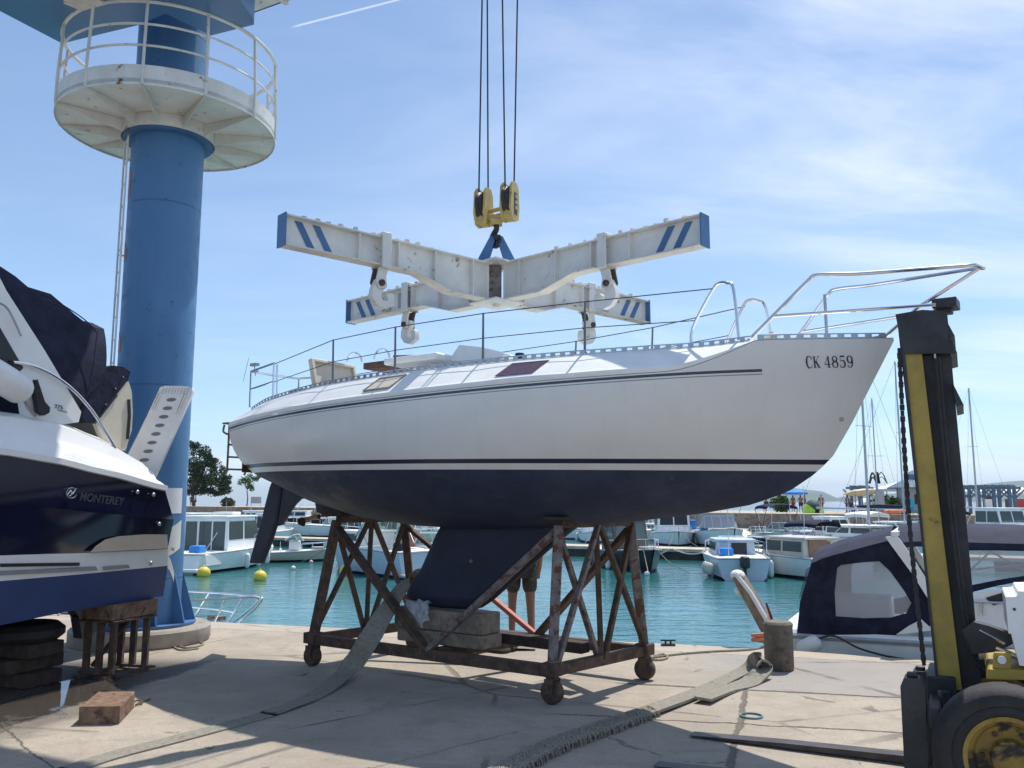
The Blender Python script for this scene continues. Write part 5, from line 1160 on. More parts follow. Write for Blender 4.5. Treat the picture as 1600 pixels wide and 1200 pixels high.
# chain
m_ = MB(); ch = smooth_path([fp_(x_, y_, .26) for x_, y_ in ((1405, 545), (1413, 700), (1422, 830), (1432, 930), (1444, 1040))], 40)
acc = 0; last = ch[0]; k = 0
for p in ch[1:]:
    if (p - last).length >= .026:
        d = (p - last).normalized(); c = (p + last) / 2
        m_.beam(c - d * .018, c + d * .018, .030 if k % 2 else .022, .018 if k % 2 else .030, FV); last = p; k += 1
build('lift_chain', m_, M['black_paint'], truck, True)
for dx_, off_ in ((0, -.03), (5, -.02)):
    m_ = MB(); m_.tube(smooth_path([fp_(x_ + dx_, y_, off_) for x_, y_ in ((1462, 560), (1474, 700), (1489, 840), (1502, 940), (1514, 1010), (1530, 1040), (1556, 1050))], 6), .011, 7); build('hydraulic_hose', m_, M['black_rubber'], truck, True)
m_ = MB(); c = fp_(1472, 1062, .2); m_.box(c + V((0, 0, -.05)), (.16, .5, .22), Matrix.Rotation(math.atan2(FU.y, FU.x), 3, 'Z')); build('lift_bracket', m_, M['black_paint'], truck, True, .01, 1)
fpoly([(1503, 985), (1520, 972), (1545, 978), (1582, 992), (1583, 1006), (1560, 1018), (1545, 1020), (1520, 1022)], -.06, .12, 'tilt_cylinder', M['black_paint'], truck, .012)
m_ = MB(); m_.tube([fp_(1530, 985, -.1), fp_(1570, 1006, -.1)], .008, 6); m_.tube([fp_(1556, 1012, -.06), fp_(1606, 1034, -.06)], .016, 10); build('tilt_rod', m_, M['chrome'], truck, True)
pv = fpoly([(1552, 1024), (1555, 1020), (1580, 1021), (1579, 1046), (1551, 1043)], -.30, .05, 'pivot_bracket', M['truck_yellow']); m_ = MB(); c = fp_(1565.5, 1031, -.305); m_.tube([c, c - FV * .012], .022, 14); build('pivot_pin', m_, M['white_plastic'], pv, True)
fpoly([(1544, 1046), (1660, 1048), (1660, 1064), (1541, 1061)], -.34, .75, 'front_frame', M['truck_yellow'], truck, .008)
fpoly([(1571, 933), (1590, 932), (1591, 924), (1680, 926), (1680, 1048), (1593, 1040), (1580, 990), (1576, 990)], -.36, .62, 'dashboard_box', M['white_plastic'], truck, .01)
m_ = MB(); c = fp_(1585, 952, -.362); m_.tube([c, c - FV * .004], .008, 10); build('bolt_hole', m_, M['black_paint'], truck, True)
def truck_wheel(c, r_, w):
    ax = Matrix((FU, V((0, 0, 1)), FV)).transposed()
    m_ = MB(); m_.lathe([(r_ * .60, -w * .47), (r_ * .66, -w * .52), (r_ * .72, -w * .50), (r_ * .735, -w * .48), (r_ * .75, -w * .50), (r_ * .88, -w * .51), (r_ * .90, -w * .49), (r_ * .98, -w * .36), (r_, -w * .2), (r_, w * .2), (r_ * .98, w * .36), (r_ * .9, w / 2), (r_ * .58, w / 2)], c, 40, 0, ax)
    o = build('wheel', m_, M['black_rubber'], truck, True)
    m_ = MB(); m_.lathe([(r_ * .54, -w * .48), (r_ * .60, -w * .49), (r_ * .60, -w * .40), (r_ * .48, -w * .30), (r_ * .44, -w * .12), (r_ * .26, -w * .10), (r_ * .24, -w * .3), (r_ * .10, -w * .34), (.004, -w * .34)], c, 36, 0, ax); rim = build('rim', m_, M['rim_yellow'], o, True)
    for k in range(6):
        a = 2 * PI * k / 6; e = FU * math.cos(a) + V((0, 0, math.sin(a))); m_ = MB(); m_.tube([c + e * r_ * .35 - FV * (w * .10), c + e * r_ * .35 - FV * (w * .16)], .014, 6); build('wheel_nut', m_, M['rusty_steel'], rim, True)
    return o
wc = G(1580, 1190, .37); woff = (wc - FO).dot(FV); wx = (wc - FO).dot(FU)
wc0 = FO + FU * wx + V((0, 0, .37))
truck_wheel(wc0 + FV * (woff + .10), .37, .24); truck_wheel(wc0 + FV * .62, .37, .24)
for o_ in (woff + .14, .55): truck_wheel(FO + FU * (wx - 1.75) + FV * o_ + V((0, 0, .30)), .30, .2)
def tb(name, x, y, z, sx_, sy_, sz_, mt, bev=.03):
    m_ = MB(); m_.box(FO + FU * x + FV * y + V((0, 0, z)), (sx_, sy_, sz_), Matrix.Rotation(math.atan2(FU.y, FU.x), 3, 'Z')); return build(name, m_, M[mt], truck, True, bev, 2)
bx = wx - 1.1
tb('chassis', bx, .0, .52, 1.5, .7, .5, 'truck_yellow'); tb('counterweight', wx - 2.2, .0, .75, .6, 1.0, .85, 'truck_yellow', .1); tb('engine_hood', bx - .35, 0, .95, .9, .75, .35, 'truck_yellow', .05)
tb('seat_cushion', bx - .25, 0, 1.19, .45, .45, .12, 'black_paint', .04); tb('seat_back', bx - .52, 0, 1.45, .12, .45, .45, 'black_paint', .04)

# ------------------------------------------------------------------ moored cruiser with a navy canopy beyond the quay edge
BQ = (EDGE[3] - EDGE[2]).normalized(); BN = V((BQ.y, -BQ.x, 0))        # along the quay to the right; towards the camera
if BN.y > 0: BN = -BN
B0 = V((0, 0, 0)) + EDGE[2] + BQ * .35 - BN * .45; B0.z = WZ
can = thing('canopy_cruiser', 'white motorboat under a navy canvas canopy moored at the quay behind the forklift', 'motorboat', B0, math.atan2(BQ.y, BQ.x))
def bp_(px, py, off=0.0):          # off metres away from the camera
    return onp(px, py, B0 - BN * off, BN)
zgun = bp_(1330, 996).z
LB, BB = 7.6, 2.5
m_ = MB(); rows = []
for i in range(26):
    t = i / 25; x = -.25 + LB * t; k = max(.02, 1 - max(0, (t - .45) / .55) ** 2.2) * (.90 + .10 * min(1, t * 4)); zg = zgun + .35 * t ** 2; row = []
    cy = BB / 2
    for q, z in ((-.96, zg + .03), (-1, zg - .02), (-.98, zg - .45), (-.86, WZ + .12), (-.78, WZ - .05), (0, WZ - .35), (.78, WZ - .05), (.86, WZ + .12), (.98, zg - .45), (1, zg - .02), (.96, zg + .03)):
        row.append(B0 + BQ * x - BN * (cy + q * k * cy) + V((0, 0, z - WZ)))
    rows.append(row)
m_.loft(rows, 0, True, True, True); build('hull', m_, M['white_gel'], can, True)
m_ = MB(); rr = [[r_[1] + BN * .01 + V((0, 0, -.05)), r_[1] + BN * .03 + V((0, 0, -.01)), r_[1] + BN * .01 + V((0, 0, .015))] for r_ in rows]; m_.sheet(rr); build('rub_strip', m_, M['grey_plastic'], can, True)
m_ = MB(); m_.prism([bp_(a, b, .05) for a, b in ((1458, 985), (1400, 992), (1420, 978), (1440, 968))], -BN * .03); build('side_moulding', m_, M['white_gel'], can, True)
def frame_panel(outer, inner, off, th, name, mt, pane=None):
    m_ = MB(); O = [bp_(a, b, off) for a, b in outer]; I = [bp_(a, b, off) for a, b in inner]; n = len(O)
    for lift in (0, 1):
        e = -BN * (th * lift); m_.add([p + e for p in O + I], [((i, (i + 1) % n, n + (i + 1) % n, n + i) if not lift else (i, n + i, n + (i + 1) % n, (i + 1) % n)) for i in range(n)])
    o = build(name, m_, M[mt], can, True)
    if pane: m_ = MB(); m_.add([p - BN * th * .5 for p in I], [tuple(range(n))]); build('window', m_, M[pane], o, True)
    return o
outer = [(1268, 880), (1285, 872), (1330, 860), (1390, 845), (1425, 890), (1462, 948), (1464, 972), (1440, 985), (1400, 993), (1340, 995), (1245, 992), (1250, 940)]
inner = [(1308, 888), (1314, 883), (1345, 879), (1374, 877), (1390, 892), (1412, 922), (1424, 942), (1416, 958), (1392, 965), (1350, 966), (1306, 963), (1304, 925)]
frame_panel(outer, inner, .10, .015, 'canopy_side', 'canvas_navy', 'clear_vinyl')
# far side of the canopy and rear panel
def far_panel():
    m_ = MB(); O = [bp_(a, b, .10) - BN * 2.2 for a, b in outer]; I = [bp_(a, b, .10) - BN * 2.2 for a, b in inner]; n = len(O)
    m_.add(O + I, [(i, (i + 1) % n, n + (i + 1) % n, n + i) for i in range(n)]); o = build('canopy_side', m_, M['canvas_navy'], can, True)
    m_ = MB(); m_.add(I, [tuple(range(n))]); build('window', m_, M['clear_vinyl'], o, True)
far_panel()
m_ = MB(); e0 = [bp_(a, b, .10) for a, b in ((1268, 880), (1259, 915), (1250, 945), (1245, 990))]
m_.sheet([[p + BQ * -.0, p - BQ * .05 - BN * .4, p - BQ * .05 - BN * 1.8, p - BN * 2.2] for p in e0]); build('canopy_back', m_, M['canvas_navy'], can, True)
m_ = MB(); w0 = [bp_(a, b, .10) for a, b in ((1264, 892), (1258, 915), (1252, 940))]; m_.sheet([[p - BQ * .065 - BN * .25, p - BQ * .075 - BN * .7] for p in w0]); build('back_window', m_, M['clear_vinyl'], can, True)
rt = [(1268, 882), (1268, 868), (1276, 858), (1330, 846), (1385, 836), (1393, 845)]
m_ = MB(); rows = []
for a, b in ((1268, 880), (1300, 868), (1330, 860), (1360, 852), (1392, 844)):
    p = bp_(a, b, .09); r_ = []
    for q in range(11):
        t = q / 10; r_.append(p - BN * (2.22 * t) + V((0, 0, .0 + .14 * math.sin(PI * min(1, max(0, t))) ** .45)))
    rows.append(r_)
m_.sheet(rows); build('canopy_roof', m_, M['canvas_blue'], can, True)
m_ = MB(); m_.prism([bp_(a, b, .0) for a, b in ((1383, 839), (1402, 838), (1424, 868), (1464, 932), (1464, 952), (1456, 945), (1424, 895))], -BN * .10); m_.prism([bp_(a, b, .0) - BN * 2.3 for a, b in ((1383, 839), (1402, 838), (1424, 868), (1464, 932), (1464, 952), (1456, 945), (1424, 895))], -BN * .10)
p0, p1 = bp_(1392, 838), bp_(1404, 838); m_.prism([p0, p1, p1 - BN * 2.4, p0 - BN * 2.4], (0, 0, .05)); build('arch', m_, M['white_gel'], can, True, .012, 2)
m_ = MB(); rows = []
for a, b in ((1402, 848), (1430, 846), (1470, 846), (1530, 848), (1600, 850), (1660, 856)):
    p = bp_(a, b, .15); rows.append([p + V((0, 0, -.06))] + [p - BN * (2.0 * q / 8) + V((0, 0, .19 * math.sin(PI * q / 8) ** .5)) for q in range(9)])
m_.sheet(rows); build('bimini_roof', m_, M['canvas_blue'], can, True)
o2 = [(1468, 858), (1500, 852), (1560, 853), (1640, 856), (1650, 880), (1650, 902), (1600, 908), (1560, 915), (1520, 925), (1470, 932)]
i2 = [(1474, 866), (1500, 860), (1560, 860), (1636, 862), (1640, 880), (1640, 895), (1600, 900), (1560, 906), (1520, 914), (1474, 922)]
fr2 = frame_panel(o2, i2, .16, .015, 'bimini_side', 'canvas_navy', 'clear_vinyl')
m_ = MB(); m_.tube([bp_(1500, 905, .25), bp_(1552, 858, .25)], .012, 6); m_.tube([bp_(1545, 860, .25), bp_(1612, 898, .25)], .012, 6); m_.tube([bp_(1490, 893, .25), bp_(1620, 880, .25)], .012, 6); build('canopy_frame', m_, M['alu'], can, True)
m_ = MB(); m_.tube([bp_(1500, 940, .08), bp_(1660, 944, .08)], .014, 8)
for px in (1532, 1536, 1590): m_.tube([bp_(px, 940, .08), bp_(px + 1, 962, .08)], .010, 6)
build('side_rail', m_, M['chrome'], can, True)
m_ = MB(); m_.prism([bp_(a, b, .12) for a, b in ((1462, 950), (1520, 927), (1660, 906), (1680, 960), (1660, 990), (1462, 985))], -BN * .05); build('cabin_side', m_, M['white_gel'], can, True, .01, 1)
m_ = MB(); m_.prism([bp_(a, b, .115) for a, b in ((1540, 934), (1570, 925), (1575, 940), (1552, 946))], BN * .004); build('cabin_window', m_, M['hull_black'], can, True)
# what shows through the clear window: seats and cockpit side
m_ = MB(); a = bp_(1330, 950, 1.1); m_.box(a, (1.0, .5, .35), Matrix.Rotation(math.atan2(BQ.y, BQ.x), 3, 'Z')); build('seat', m_, M['white_plastic'], can, True, .04, 2)
m_ = MB(); m_.tube(smooth_path([bp_(1246, 1012, -.05), bp_(1268, 1004, -.1), bp_(1285, 996, -.05), bp_(1305, 994, -.05), bp_(1340, 1012, -.1), bp_(1380, 1024, -.15), bp_(1413, 1030, -.2)], 6), .013, 6); build('mooring_line', m_, M['dark_rope'], can, True)
m_ = MB(); a, b = bp_(1246, 1018, -.06), bp_(1282, 1000, -.06); m_.tube([lerp(a, b, t) for t in (0, .08, .25, .75, .92, 1)], [.02, .07, .095, .095, .07, .02], 14); build('fender', m_, M['white_plastic'], can, True)
# gangplank stowed upright and small things near the bollard
def Yq(px, py): return onp(px, py, EDGE[2] - BN * .25 , BN)
gp = thing('gangplank', 'long pale gangplank tilted up over the water beside the bollard', 'gangplank', Yq(1205, 1000))
a, b = Yq(1206, 1000), Yq(1150, 900); d = (b - a).normalized(); sd2 = d.cross(BN).normalized()
m_ = MB(); m_.prism([a - sd2 * .07, a + sd2 * .07, b + sd2 * .055, b - sd2 * .055], -BN * .26); build('board', m_, M['timber_old'], gp, True, .01, 1)
m_ = MB(); m_.tube([lerp(a, b, .02) + sd2 * .07 + BN * .02, lerp(a, b, .7) + sd2 * .06 + BN * .02, lerp(a, b, .97) + sd2 * .02 + BN * .02], .028, 8); build('rail', m_, M['white_plastic'], gp, True)
m_ = MB(); m_.ball(b - BN * .1, (.09, .12, .07), 12); m_.ball(lerp(a, b, .80) + sd2 * -.09 - BN * .1, (.05, .08, .05), 10); build('end_roller', m_, M['white_plastic'], gp, True)
m_ = MB(); a, b = Yq(1197, 942), Yq(1212, 985); m_.tube([a, lerp(a, b, .5), b + V((.05, 0, -.2))], [.012, .018, .02], 8); solo('flag_pole', m_, M['maroon'], 'short dark red pole sticking up behind the bollard', 'pole')
m_ = MB(); c = G(1192, 1003, .06); m_.tube([c + V((-.05 + .07 * math.cos(t), .05 * math.sin(t), .008 * t)) for t in [i * .35 for i in range(36)]], .022, 6); solo('rope_coil', m_, M['orange'], 'orange coil of line behind the iron bollard', 'rope')

# ------------------------------------------------------------------ boats afloat in the harbour
def boat_at(px, py, rz_deg, name, label, cat='motorboat', group='boats moored in the harbour'):
    p = G(px, py, WZ); return thing(name, label, cat, (p.x, p.y, WZ), R(rz_deg), group)
def hull_(root, L, B, F, mt='boat_white', sheer=.35, sq=.82, bottom='antifoul', deck='deck_white', flare=.12, raker=.12):
    n = 16; rows = []; topr = []
    for i in range(n + 1):
        t = i / n; k = (sq + (1 - sq) * min(1, t * 2.2)) * (1 - max(0, (t - .4) / .6) ** 2.3); k = max(k, .015); b = B / 2 * k
        zs = F * (1 + sheer * t ** 2); x = -L / 2 + L * t; xr = -L / 2 + L * (t - raker * max(0, t - .5))
        pr = [(0, -.30), (.62 * b, -.12), (b * (1 - flare) - .01, .10), (b * (1 - flare * .4), zs * .55), (b + .02, zs * .93), (b + .02, zs)]
        rr = []
        for y, z in pr: rr.append(V((lerp(xr - raker * 2 * max(0, t - .6), x, max(0, (z + .3)) / (zs + .3)), y, z)))
        rows.append(rr); topr.append(rr[-1])
    m_ = MB()
    for sd in (1, -1):
        for j in range(5):
            q = [[V((p.x, p.y * sd, p.z)) for p in r_[j:j + 2]] for r_ in rows]
            if sd > 0: q.reverse()
            m_.sheet(q, 1 if j < 2 else 0)
    tr = rows[0]; m_.add(tr + [V((p.x, -p.y, p.z)) for p in tr[:0:-1]], [tuple(range(11))], 0)
    h = build('hull', m_, [M[mt], M[bottom]], root)
    m_ = MB(); m_.sheet([[V((p.x, p.y * q * .985, p.z - .02 + .06 * (1 - q * q))) for q in (-1, -.5, 0, .5, 1)] for p in topr][::1]); build('deck', m_, M[deck], root)
    m_ = MB(); m_.tube([p + V((0, 0, 0)) for p in topr], .03, 6); m_.tube([V((p.x, -p.y, p.z)) for p in topr], .03, 6); m_.tube([V((topr[0].x, topr[0].y, topr[0].z)), V((topr[0].x, -topr[0].y, topr[0].z))], .03, 6); build('rub_rail', m_, M['grey_plastic' if mt != 'hull_grey' else 'white_plastic'], root)
    return topr
def wheelhouse(root, x0, x1, w, z0, z1, slope=.35, mt='boat_white', glass_='window_glass', back='glass', roof_over=.12, panes=2, name='wheelhouse'):
    m_ = MB(); hw = w / 2
    poly = [V((x0, -hw, z0)), V((x1, -hw, z0)), V((x1 - slope, -hw * .94, z1)), V((x0 + .04, -hw * .94, z1))]
    far = [V((p.x, -p.y, p.z)) for p in poly]; m_.add(poly + far, [(0, 1, 2, 3), (7, 6, 5, 4), (1, 5, 6, 2), (4, 0, 3, 7), (3, 2, 6, 7), (0, 4, 5, 1)])
    wh = build(name, m_, M[mt], root, False, .03, 2)
    m_ = MB(); m_.box(((x0 + x1 - slope) / 2 + .02, 0, z1 + .035), (x1 - slope - x0 + 2 * roof_over, w * .98, .08)); build('roof', m_, M[mt], root, False, .03, 2)
    def pane(a, b, c, d, out, nm='window', mt_=glass_):
        q = MB(); q.prism([V(p) + V(out) * .004 for p in (a, b, c, d)], V(out) * .006); build(nm, q, M[mt_], wh)
    zl, zh = lerp(z0, z1, .42), lerp(z0, z1, .90)
    for sd in (1, -1):
        for k in range(panes):
            a = lerp(x0 + .12, x1 - .2, k / panes); b = lerp(x0 + .12, x1 - .2, (k + .9) / panes); kk = slope * .48 if k == panes - 1 else 0
            y = sd * hw
            pane((a, y * .978, zl), (b + (slope * .3 if k == panes - 1 else 0), y * .978, zl), (b - kk * .6, y * .952, zh), (a, y * .952, zh), (0, sd, .05))
    for k in range(2):
        ya, yb = lerp(-hw * .86, hw * .86, k / 2 + .02), lerp(-hw * .86, hw * .86, k / 2 + .48)
        xl, xh = lerp(x1, x1 - slope, .42), lerp(x1, x1 - slope, .90); pane((xl, ya, zl), (xl, yb, zl), (xh, yb * .96, zh), (xh, ya * .96, zh), (1, 0, .3), 'windscreen')
    if back == 'glass':
        for k in range(3):
            ya, yb = lerp(-hw * .88, hw * .88, k / 3 + .02), lerp(-hw * .88, hw * .88, k / 3 + .315); pane((x0 + .0, ya, lerp(z0, z1, .10)), (x0 + .0, yb, lerp(z0, z1, .10)), (x0 + .035, yb, zh), (x0 + .035, ya, zh), (-1, 0, 0), 'door_glass')
    elif back: pane((x0, -.28 * w, z0 + .05), (x0, .1 * w, z0 + .05), (x0 + .035, .1 * w, zh), (x0 + .035, -.28 * w, zh), (-1, 0, 0), 'door', back)
    return wh
def rails(root, topr, i0=9, h=.5, mt='chrome', inset=.1):
    m_ = MB(); ps = []
    for sd in (1, -1):
        q = [V((p.x - (.05 if i == len(topr) - 1 else 0), (p.y - min(inset, p.y)) * sd, p.z)) for i, p in enumerate(topr) if i >= i0]
        up = [p + V((0, 0, h)) for p in q]; m_.tube([q[0]] + up, .016, 6)
        for p, u in list(zip(q, up))[2::2]: m_.tube([p, u], .013, 6)
    build('bow_rail', m_, M[mt], root)
def screen(root, x, w, z, h=.45, rake=.35, mt='screen_glass'):
    m_ = MB(); hw = w / 2
    a = [V((x - .7, -hw, z)), V((x - .1, -hw * .9, z)), V((x + .12, -hw * .5, z)), V((x + .15, 0, z)), V((x + .12, hw * .5, z)), V((x - .1, hw * .9, z)), V((x - .7, hw, z))]
    b = [V((p.x - rake, p.y * .86, p.z + h)) for p in a]; b[0] = a[0] + V((.0, .02, .06)); b[-1] = a[-1] + V((0, -.02, .06)); m_.sheet([b, a][::-1], 0, False); o = build('windscreen', m_, M[mt], root)
    m_ = MB(); m_.tube(b, .018, 6); 
    for p, q in zip(a[1:-1], b[1:-1]): m_.tube([p, q], .014, 6)
    build('screen_frame', m_, M['white_plastic'], o)
def bimini(root, x0, x1, w, z0, z1, mt='canvas_blue', leg='alu'):
    m_ = MB(); rows = []
    for i in range(6):
        x = lerp(x0, x1, i / 5); rows.append([V((x, w / 2 * math.cos(PI * k / 10) * 1.0, z1 - .32 * (1 - math.sin(PI * k / 10) ** .6) + .06 * math.sin(PI * i / 5))) for k in range(11)])
    m_.sheet(rows); build('bimini_top', m_, M[mt], root)
    for x in (x0 + .05, x1 - .05):
        m_ = MB(); m_.tube([V(((x0 + x1) / 2, w / 2 * .96, z0)), V((x, w / 2, z1 - .32))], .018, 6); build('bimini_leg', m_, M[leg], root); m_ = MB(); m_.tube([V(((x0 + x1) / 2, -w / 2 * .96, z0)), V((x, -w / 2, z1 - .32))], .018, 6); build('bimini_leg', m_, M[leg], root)
def outboard(root, x, z, mt='black_paint'):
    m_ = MB(); m_.box((x - .18, 0, z + .18), (.38, .30, .40)); o = build('outboard_motor', m_, M[mt], root, False, .07, 2); m_ = MB(); m_.box((x - .14, 0, z - .35), (.16, .10, .75)); build('leg', m_, M['black_paint'], o, False, .02, 1)
def fender_(root, x, y, z, mt='white_plastic', r_=.11):
    m_ = MB(); m_.tube([V((x, y, z + d)) for d in (-.3, -.26, -.18, .18, .26, .3)], [.02, r_ * .75, r_, r_, r_ * .75, .02], 10); m_.tube([V((x, y, z + .3)), V((x, y * .95, z + .6))], .008, 5); build('fender', m_, M[mt], root)
def mast_(root, x, h, z0, r_=.055, boom=3.0, stays=True, L=7, furl=True):
    m_ = MB(); m_.tube([V((x, 0, z0)), V((x, 0, z0 + h))], [r_, r_ * .75], 8); mo = build('mast', m_, M['alu'], root)
    m_ = MB(); m_.tube([V((x, 0, z0 + .9)), V((x - boom, 0, z0 + .95))], r_ * .7, 8); build('boom', m_, M['alu'], root)
    if furl: m_ = MB(); m_.tube([V((x - .1, 0, z0 + 1.05)), V((x - boom * .5, 0, z0 + 1.08)), V((x - boom + .1, 0, z0 + 1.05))], [.10, .12, .07], 8); build('sail_cover', m_, M['canvas_blue'], root)
    m_ = MB(); m_.beam((x, -.6, z0 + h * .55), (x, .6, z0 + h * .55), .04, .025); build('spreader', m_, M['alu'], mo)
    if stays:
        for p in ((L / 2 - .2, 0), (-L / 2 + .1, 0), (x - .1, 1.0), (x - .1, -1.0)):
            m_ = MB(); m_.tube([V((x, 0, z0 + h)), V((p[0], p[1], z0))], .008, 4); build('stay', m_, M['wire'], root)

def clutter(b, t, seed=0):
    rnd = random.Random(seed); L = t[-1].x - t[0].x
    for k in range(rnd.choice((1, 2, 2))):
        p = rnd.choice(t[2:11]); sd = rnd.choice((-1, 1)); fender_(b, p.x, (p.y + .12) * sd, max(.25, p.z * .45), rnd.choice(('white_plastic', 'white_plastic', 'canvas_blue', 'orange')), rnd.uniform(.08, .13))
    m_ = MB(); p = rnd.choice(t[1:6]); m_.tube([V((p.x, p.y * .5, p.z)), V((p.x - .1, p.y * .5, p.z + rnd.uniform(1.4, 2.6)))], .012, 5); build('aerial', m_, M['white_plastic'], b)
    m_ = MB(); p = t[rnd.randint(11, 14)]; m_.box(V((p.x, 0, p.z + .1)), (.55, .5, .06)); build('foredeck_hatch', m_, M['grey_plastic'], b, False, .02, 1)
    m_ = MB(); p = t[rnd.randint(1, 4)]; m_.box(V((p.x, p.y * .4 * rnd.choice((-1, 1)), p.z + .14)), (.5, .45, .3)); build('cockpit_locker', m_, M[rnd.choice(('cream', 'white_plastic', 'canvas_blue', 'grey_plastic', 'parasol_blue'))], b, False, .05, 2)
    for sd in (1, -1):
        m_ = MB(); q = t[-2]; m_.tube(smooth_path([V((q.x, q.y * sd, q.z)), V((q.x + .9, q.y * sd + .2 * sd, q.z * .45)), V((q.x + 2.0, q.y * sd + .5 * sd, .12))], 4), .016, 5); build('bow_line', m_, M['rope'], b)
_hull0 = hull_
def hull_(root, *a, **k):
    a = list(a); a[2] *= .86; t_ = _hull0(root, *a, **k); clutter(root, t_, len(COL.objects)); return t_
random.seed(11)
# front row, this side of the pontoon
b = boat_at(345, 887, 78, 'cabin_boat', 'large white cabin boat with a glazed wheelhouse just right of the crane column')
t = hull_(b, 6.8, 2.75, .85); wheelhouse(b, -1.3, 1.4, 2.05, .55, 2.05, .5, panes=2); m_ = MB(); m_.box((-2.6, 0, .5), (1.2, 2.45, .5)); build('cockpit_wall', m_, M['white_gel'], b, False, .06, 2); m_ = MB(); m_.box((-3.55, 0, .16), (.35, 2.4, .14)); build('bathing_platform', m_, M['white_gel'], b, False, .04, 2)
m_ = MB(); m_.box((-3.735, .55, .2), (.012, .5, .14)); build('exhaust_panel', m_, M['brown_panel'], b); rails(b, t); fender_(b, -.6, -1.5, .35); fender_(b, 1.2, -1.42, .4); m_ = MB(); m_.box((.3, 0, 2.2), (.7, .9, .12)); build('roof_box', m_, M['white_plastic'], b, False, .04, 2); m_ = MB(); m_.ball((-.9, .3, 1.35), (.16, .16, .18), 10); build('green_float', m_, M['leaf'], b); m_ = MB(); m_.tube([(-1.5, -.2, .8), (-1.1, -.8, 2.0)], .02, 6); m_.tube([(-1.5, .2, .8), (-1.5, .2, 2.05)], .022, 6); build('boat_hook', m_, M['white_plastic'], b)
b = boat_at(296, 862, 70, 'cabin_boat', 'white cabin boat with orange curtain in its window, half behind the crane column')
t = hull_(b, 6.2, 2.4, .8); wh = wheelhouse(b, -1.0, 1.1, 1.8, .6, 2.0, .45, back='curtain'); rails(b, t); m_ = MB(); m_.prism([V((-.7, -.905, 1.15)), V((.1, -.905, 1.15)), V((.05, -.885, 1.75)), V((-.7, -.885, 1.75))], (0, -.008, 0)); build('curtain', m_, M['curtain'], wh)
b = boat_at(453, 877, 12, 'open_boat', 'small open cream boat with a black outboard lying behind the yacht rudder')
t = hull_(b, 3.9, 1.6, .48, 'hull_beige', deck='deck_white'); outboard(b, -1.95, .35); m_ = MB(); m_.box((.2, 0, .72), (.5, .7, .45)); build('console', m_, M['white_gel'], b, False, .06, 2); screen(b, .45, .8, .9, .3, .2); rails(b, t, 10, .3); m_ = MB(); m_.box((-1.0, 0, .62), (.45, 1.0, .22)); build('seat', m_, M['white_plastic'], b, False, .05, 2)
b = boat_at(588, 893, 128, 'motor_cruiser', 'white sports cruiser with a raked windscreen seen between the left cradle legs')
t = hull_(b, 7.0, 2.6, 1.05, 'pale_blue'); wheelhouse(b, .0, 2.2, 1.7, .95, 1.5, .9, back=None, name='cabin'); screen(b, .2, 2.0, 1.4, .55, .5); rails(b, t); m_ = MB(); m_.box((-3.6, 0, .12), (.5, 2.2, .12)); build('bathing_platform', m_, M['grey_plastic'], b, False, .04, 2); bimini(b, -2.0, -.2, 2.1, 1.1, 2.35, 'white_plastic'); fender_(b, 1.5, 1.35, .4)
b = boat_at(655, 890, 95, 'motor_cruiser', 'pale motor cruiser with green tinted screen partly hidden by the yacht keel')
t = hull_(b, 6.5, 2.5, .95, 'white_gel'); screen(b, .3, 2.1, 1.0, .6, .5); wheelhouse(b, .5, 2.3, 1.6, .85, 1.35, .7, back=None, name='cabin'); rails(b, t); outboard(b, -3.2, .6, 'white_plastic'); m_ = MB(); m_.box((-.7, .4, 1.15), (.5, .5, .6)); build('helm_seat', m_, M['brown_panel'], b, False, .06, 2)
b = boat_at(984, 886, -80, 'fishing_boat', 'dark hulled fishing boat with an olive wheelhouse, behind the right cradle legs')
t = hull_(b, 6.0, 2.3, .75, 'hull_black'); wheelhouse(b, -1.6, .3, 1.5, .5, 1.95, .25, mt='bollard_iron', glass_='screen_glass', back='brown_panel'); rails(b, t, 9, .4, 'white_paint'); fender_(b, .9, -1.2, .3); fender_(b, -.4, 1.2, .3)
b = boat_at(1145, 897, 84, 'sailing_dinghy', 'small pale blue hulled cabin boat seen from astern with a dark companionway door')
t = hull_(b, 5.4, 2.15, .85, 'pale_blue', .2, .8); wheelhouse(b, -.9, 1.4, 1.45, .65, 1.25, .7, mt='pale_blue', back='hull_black', name='cabin', panes=2); outboard(b, -2.75, .45); rails(b, t, 8, .4); m_ = MB()
for x, y in ((-1.9, 1.12), (-1.5, 1.16), (-2.25, 1.08)): m_.ball((x, y, .35), (.17, .15, .22), 10)
build('round_fenders', m_, M['hull_beige'], b); m_ = MB(); m_.tube([(-2.6, .8, .9), (-2.5, .82, 1.5), (-2.5, -.82, 1.5), (-2.6, -.8, .9)], .016, 6); build('pushpit', m_, M['chrome'], b)
b = boat_at(1246, 899, 112, 'cabin_boat', 'beige cabin boat with a brown door, its bow pointing left beside the navy canopy')
t = hull_(b, 5.6, 2.2, .82, 'white_gel', .3); wheelhouse(b, -1.3, 1.2, 1.6, .6, 1.35, .6, mt='hull_beige', back='brown_panel', name='cabin'); rails(b, t, 10, .4); m_ = MB(); m_.box((-1.325, .15, 1.0), (.02, .8, .75)); build('door', m_, M['brown_panel'], b)
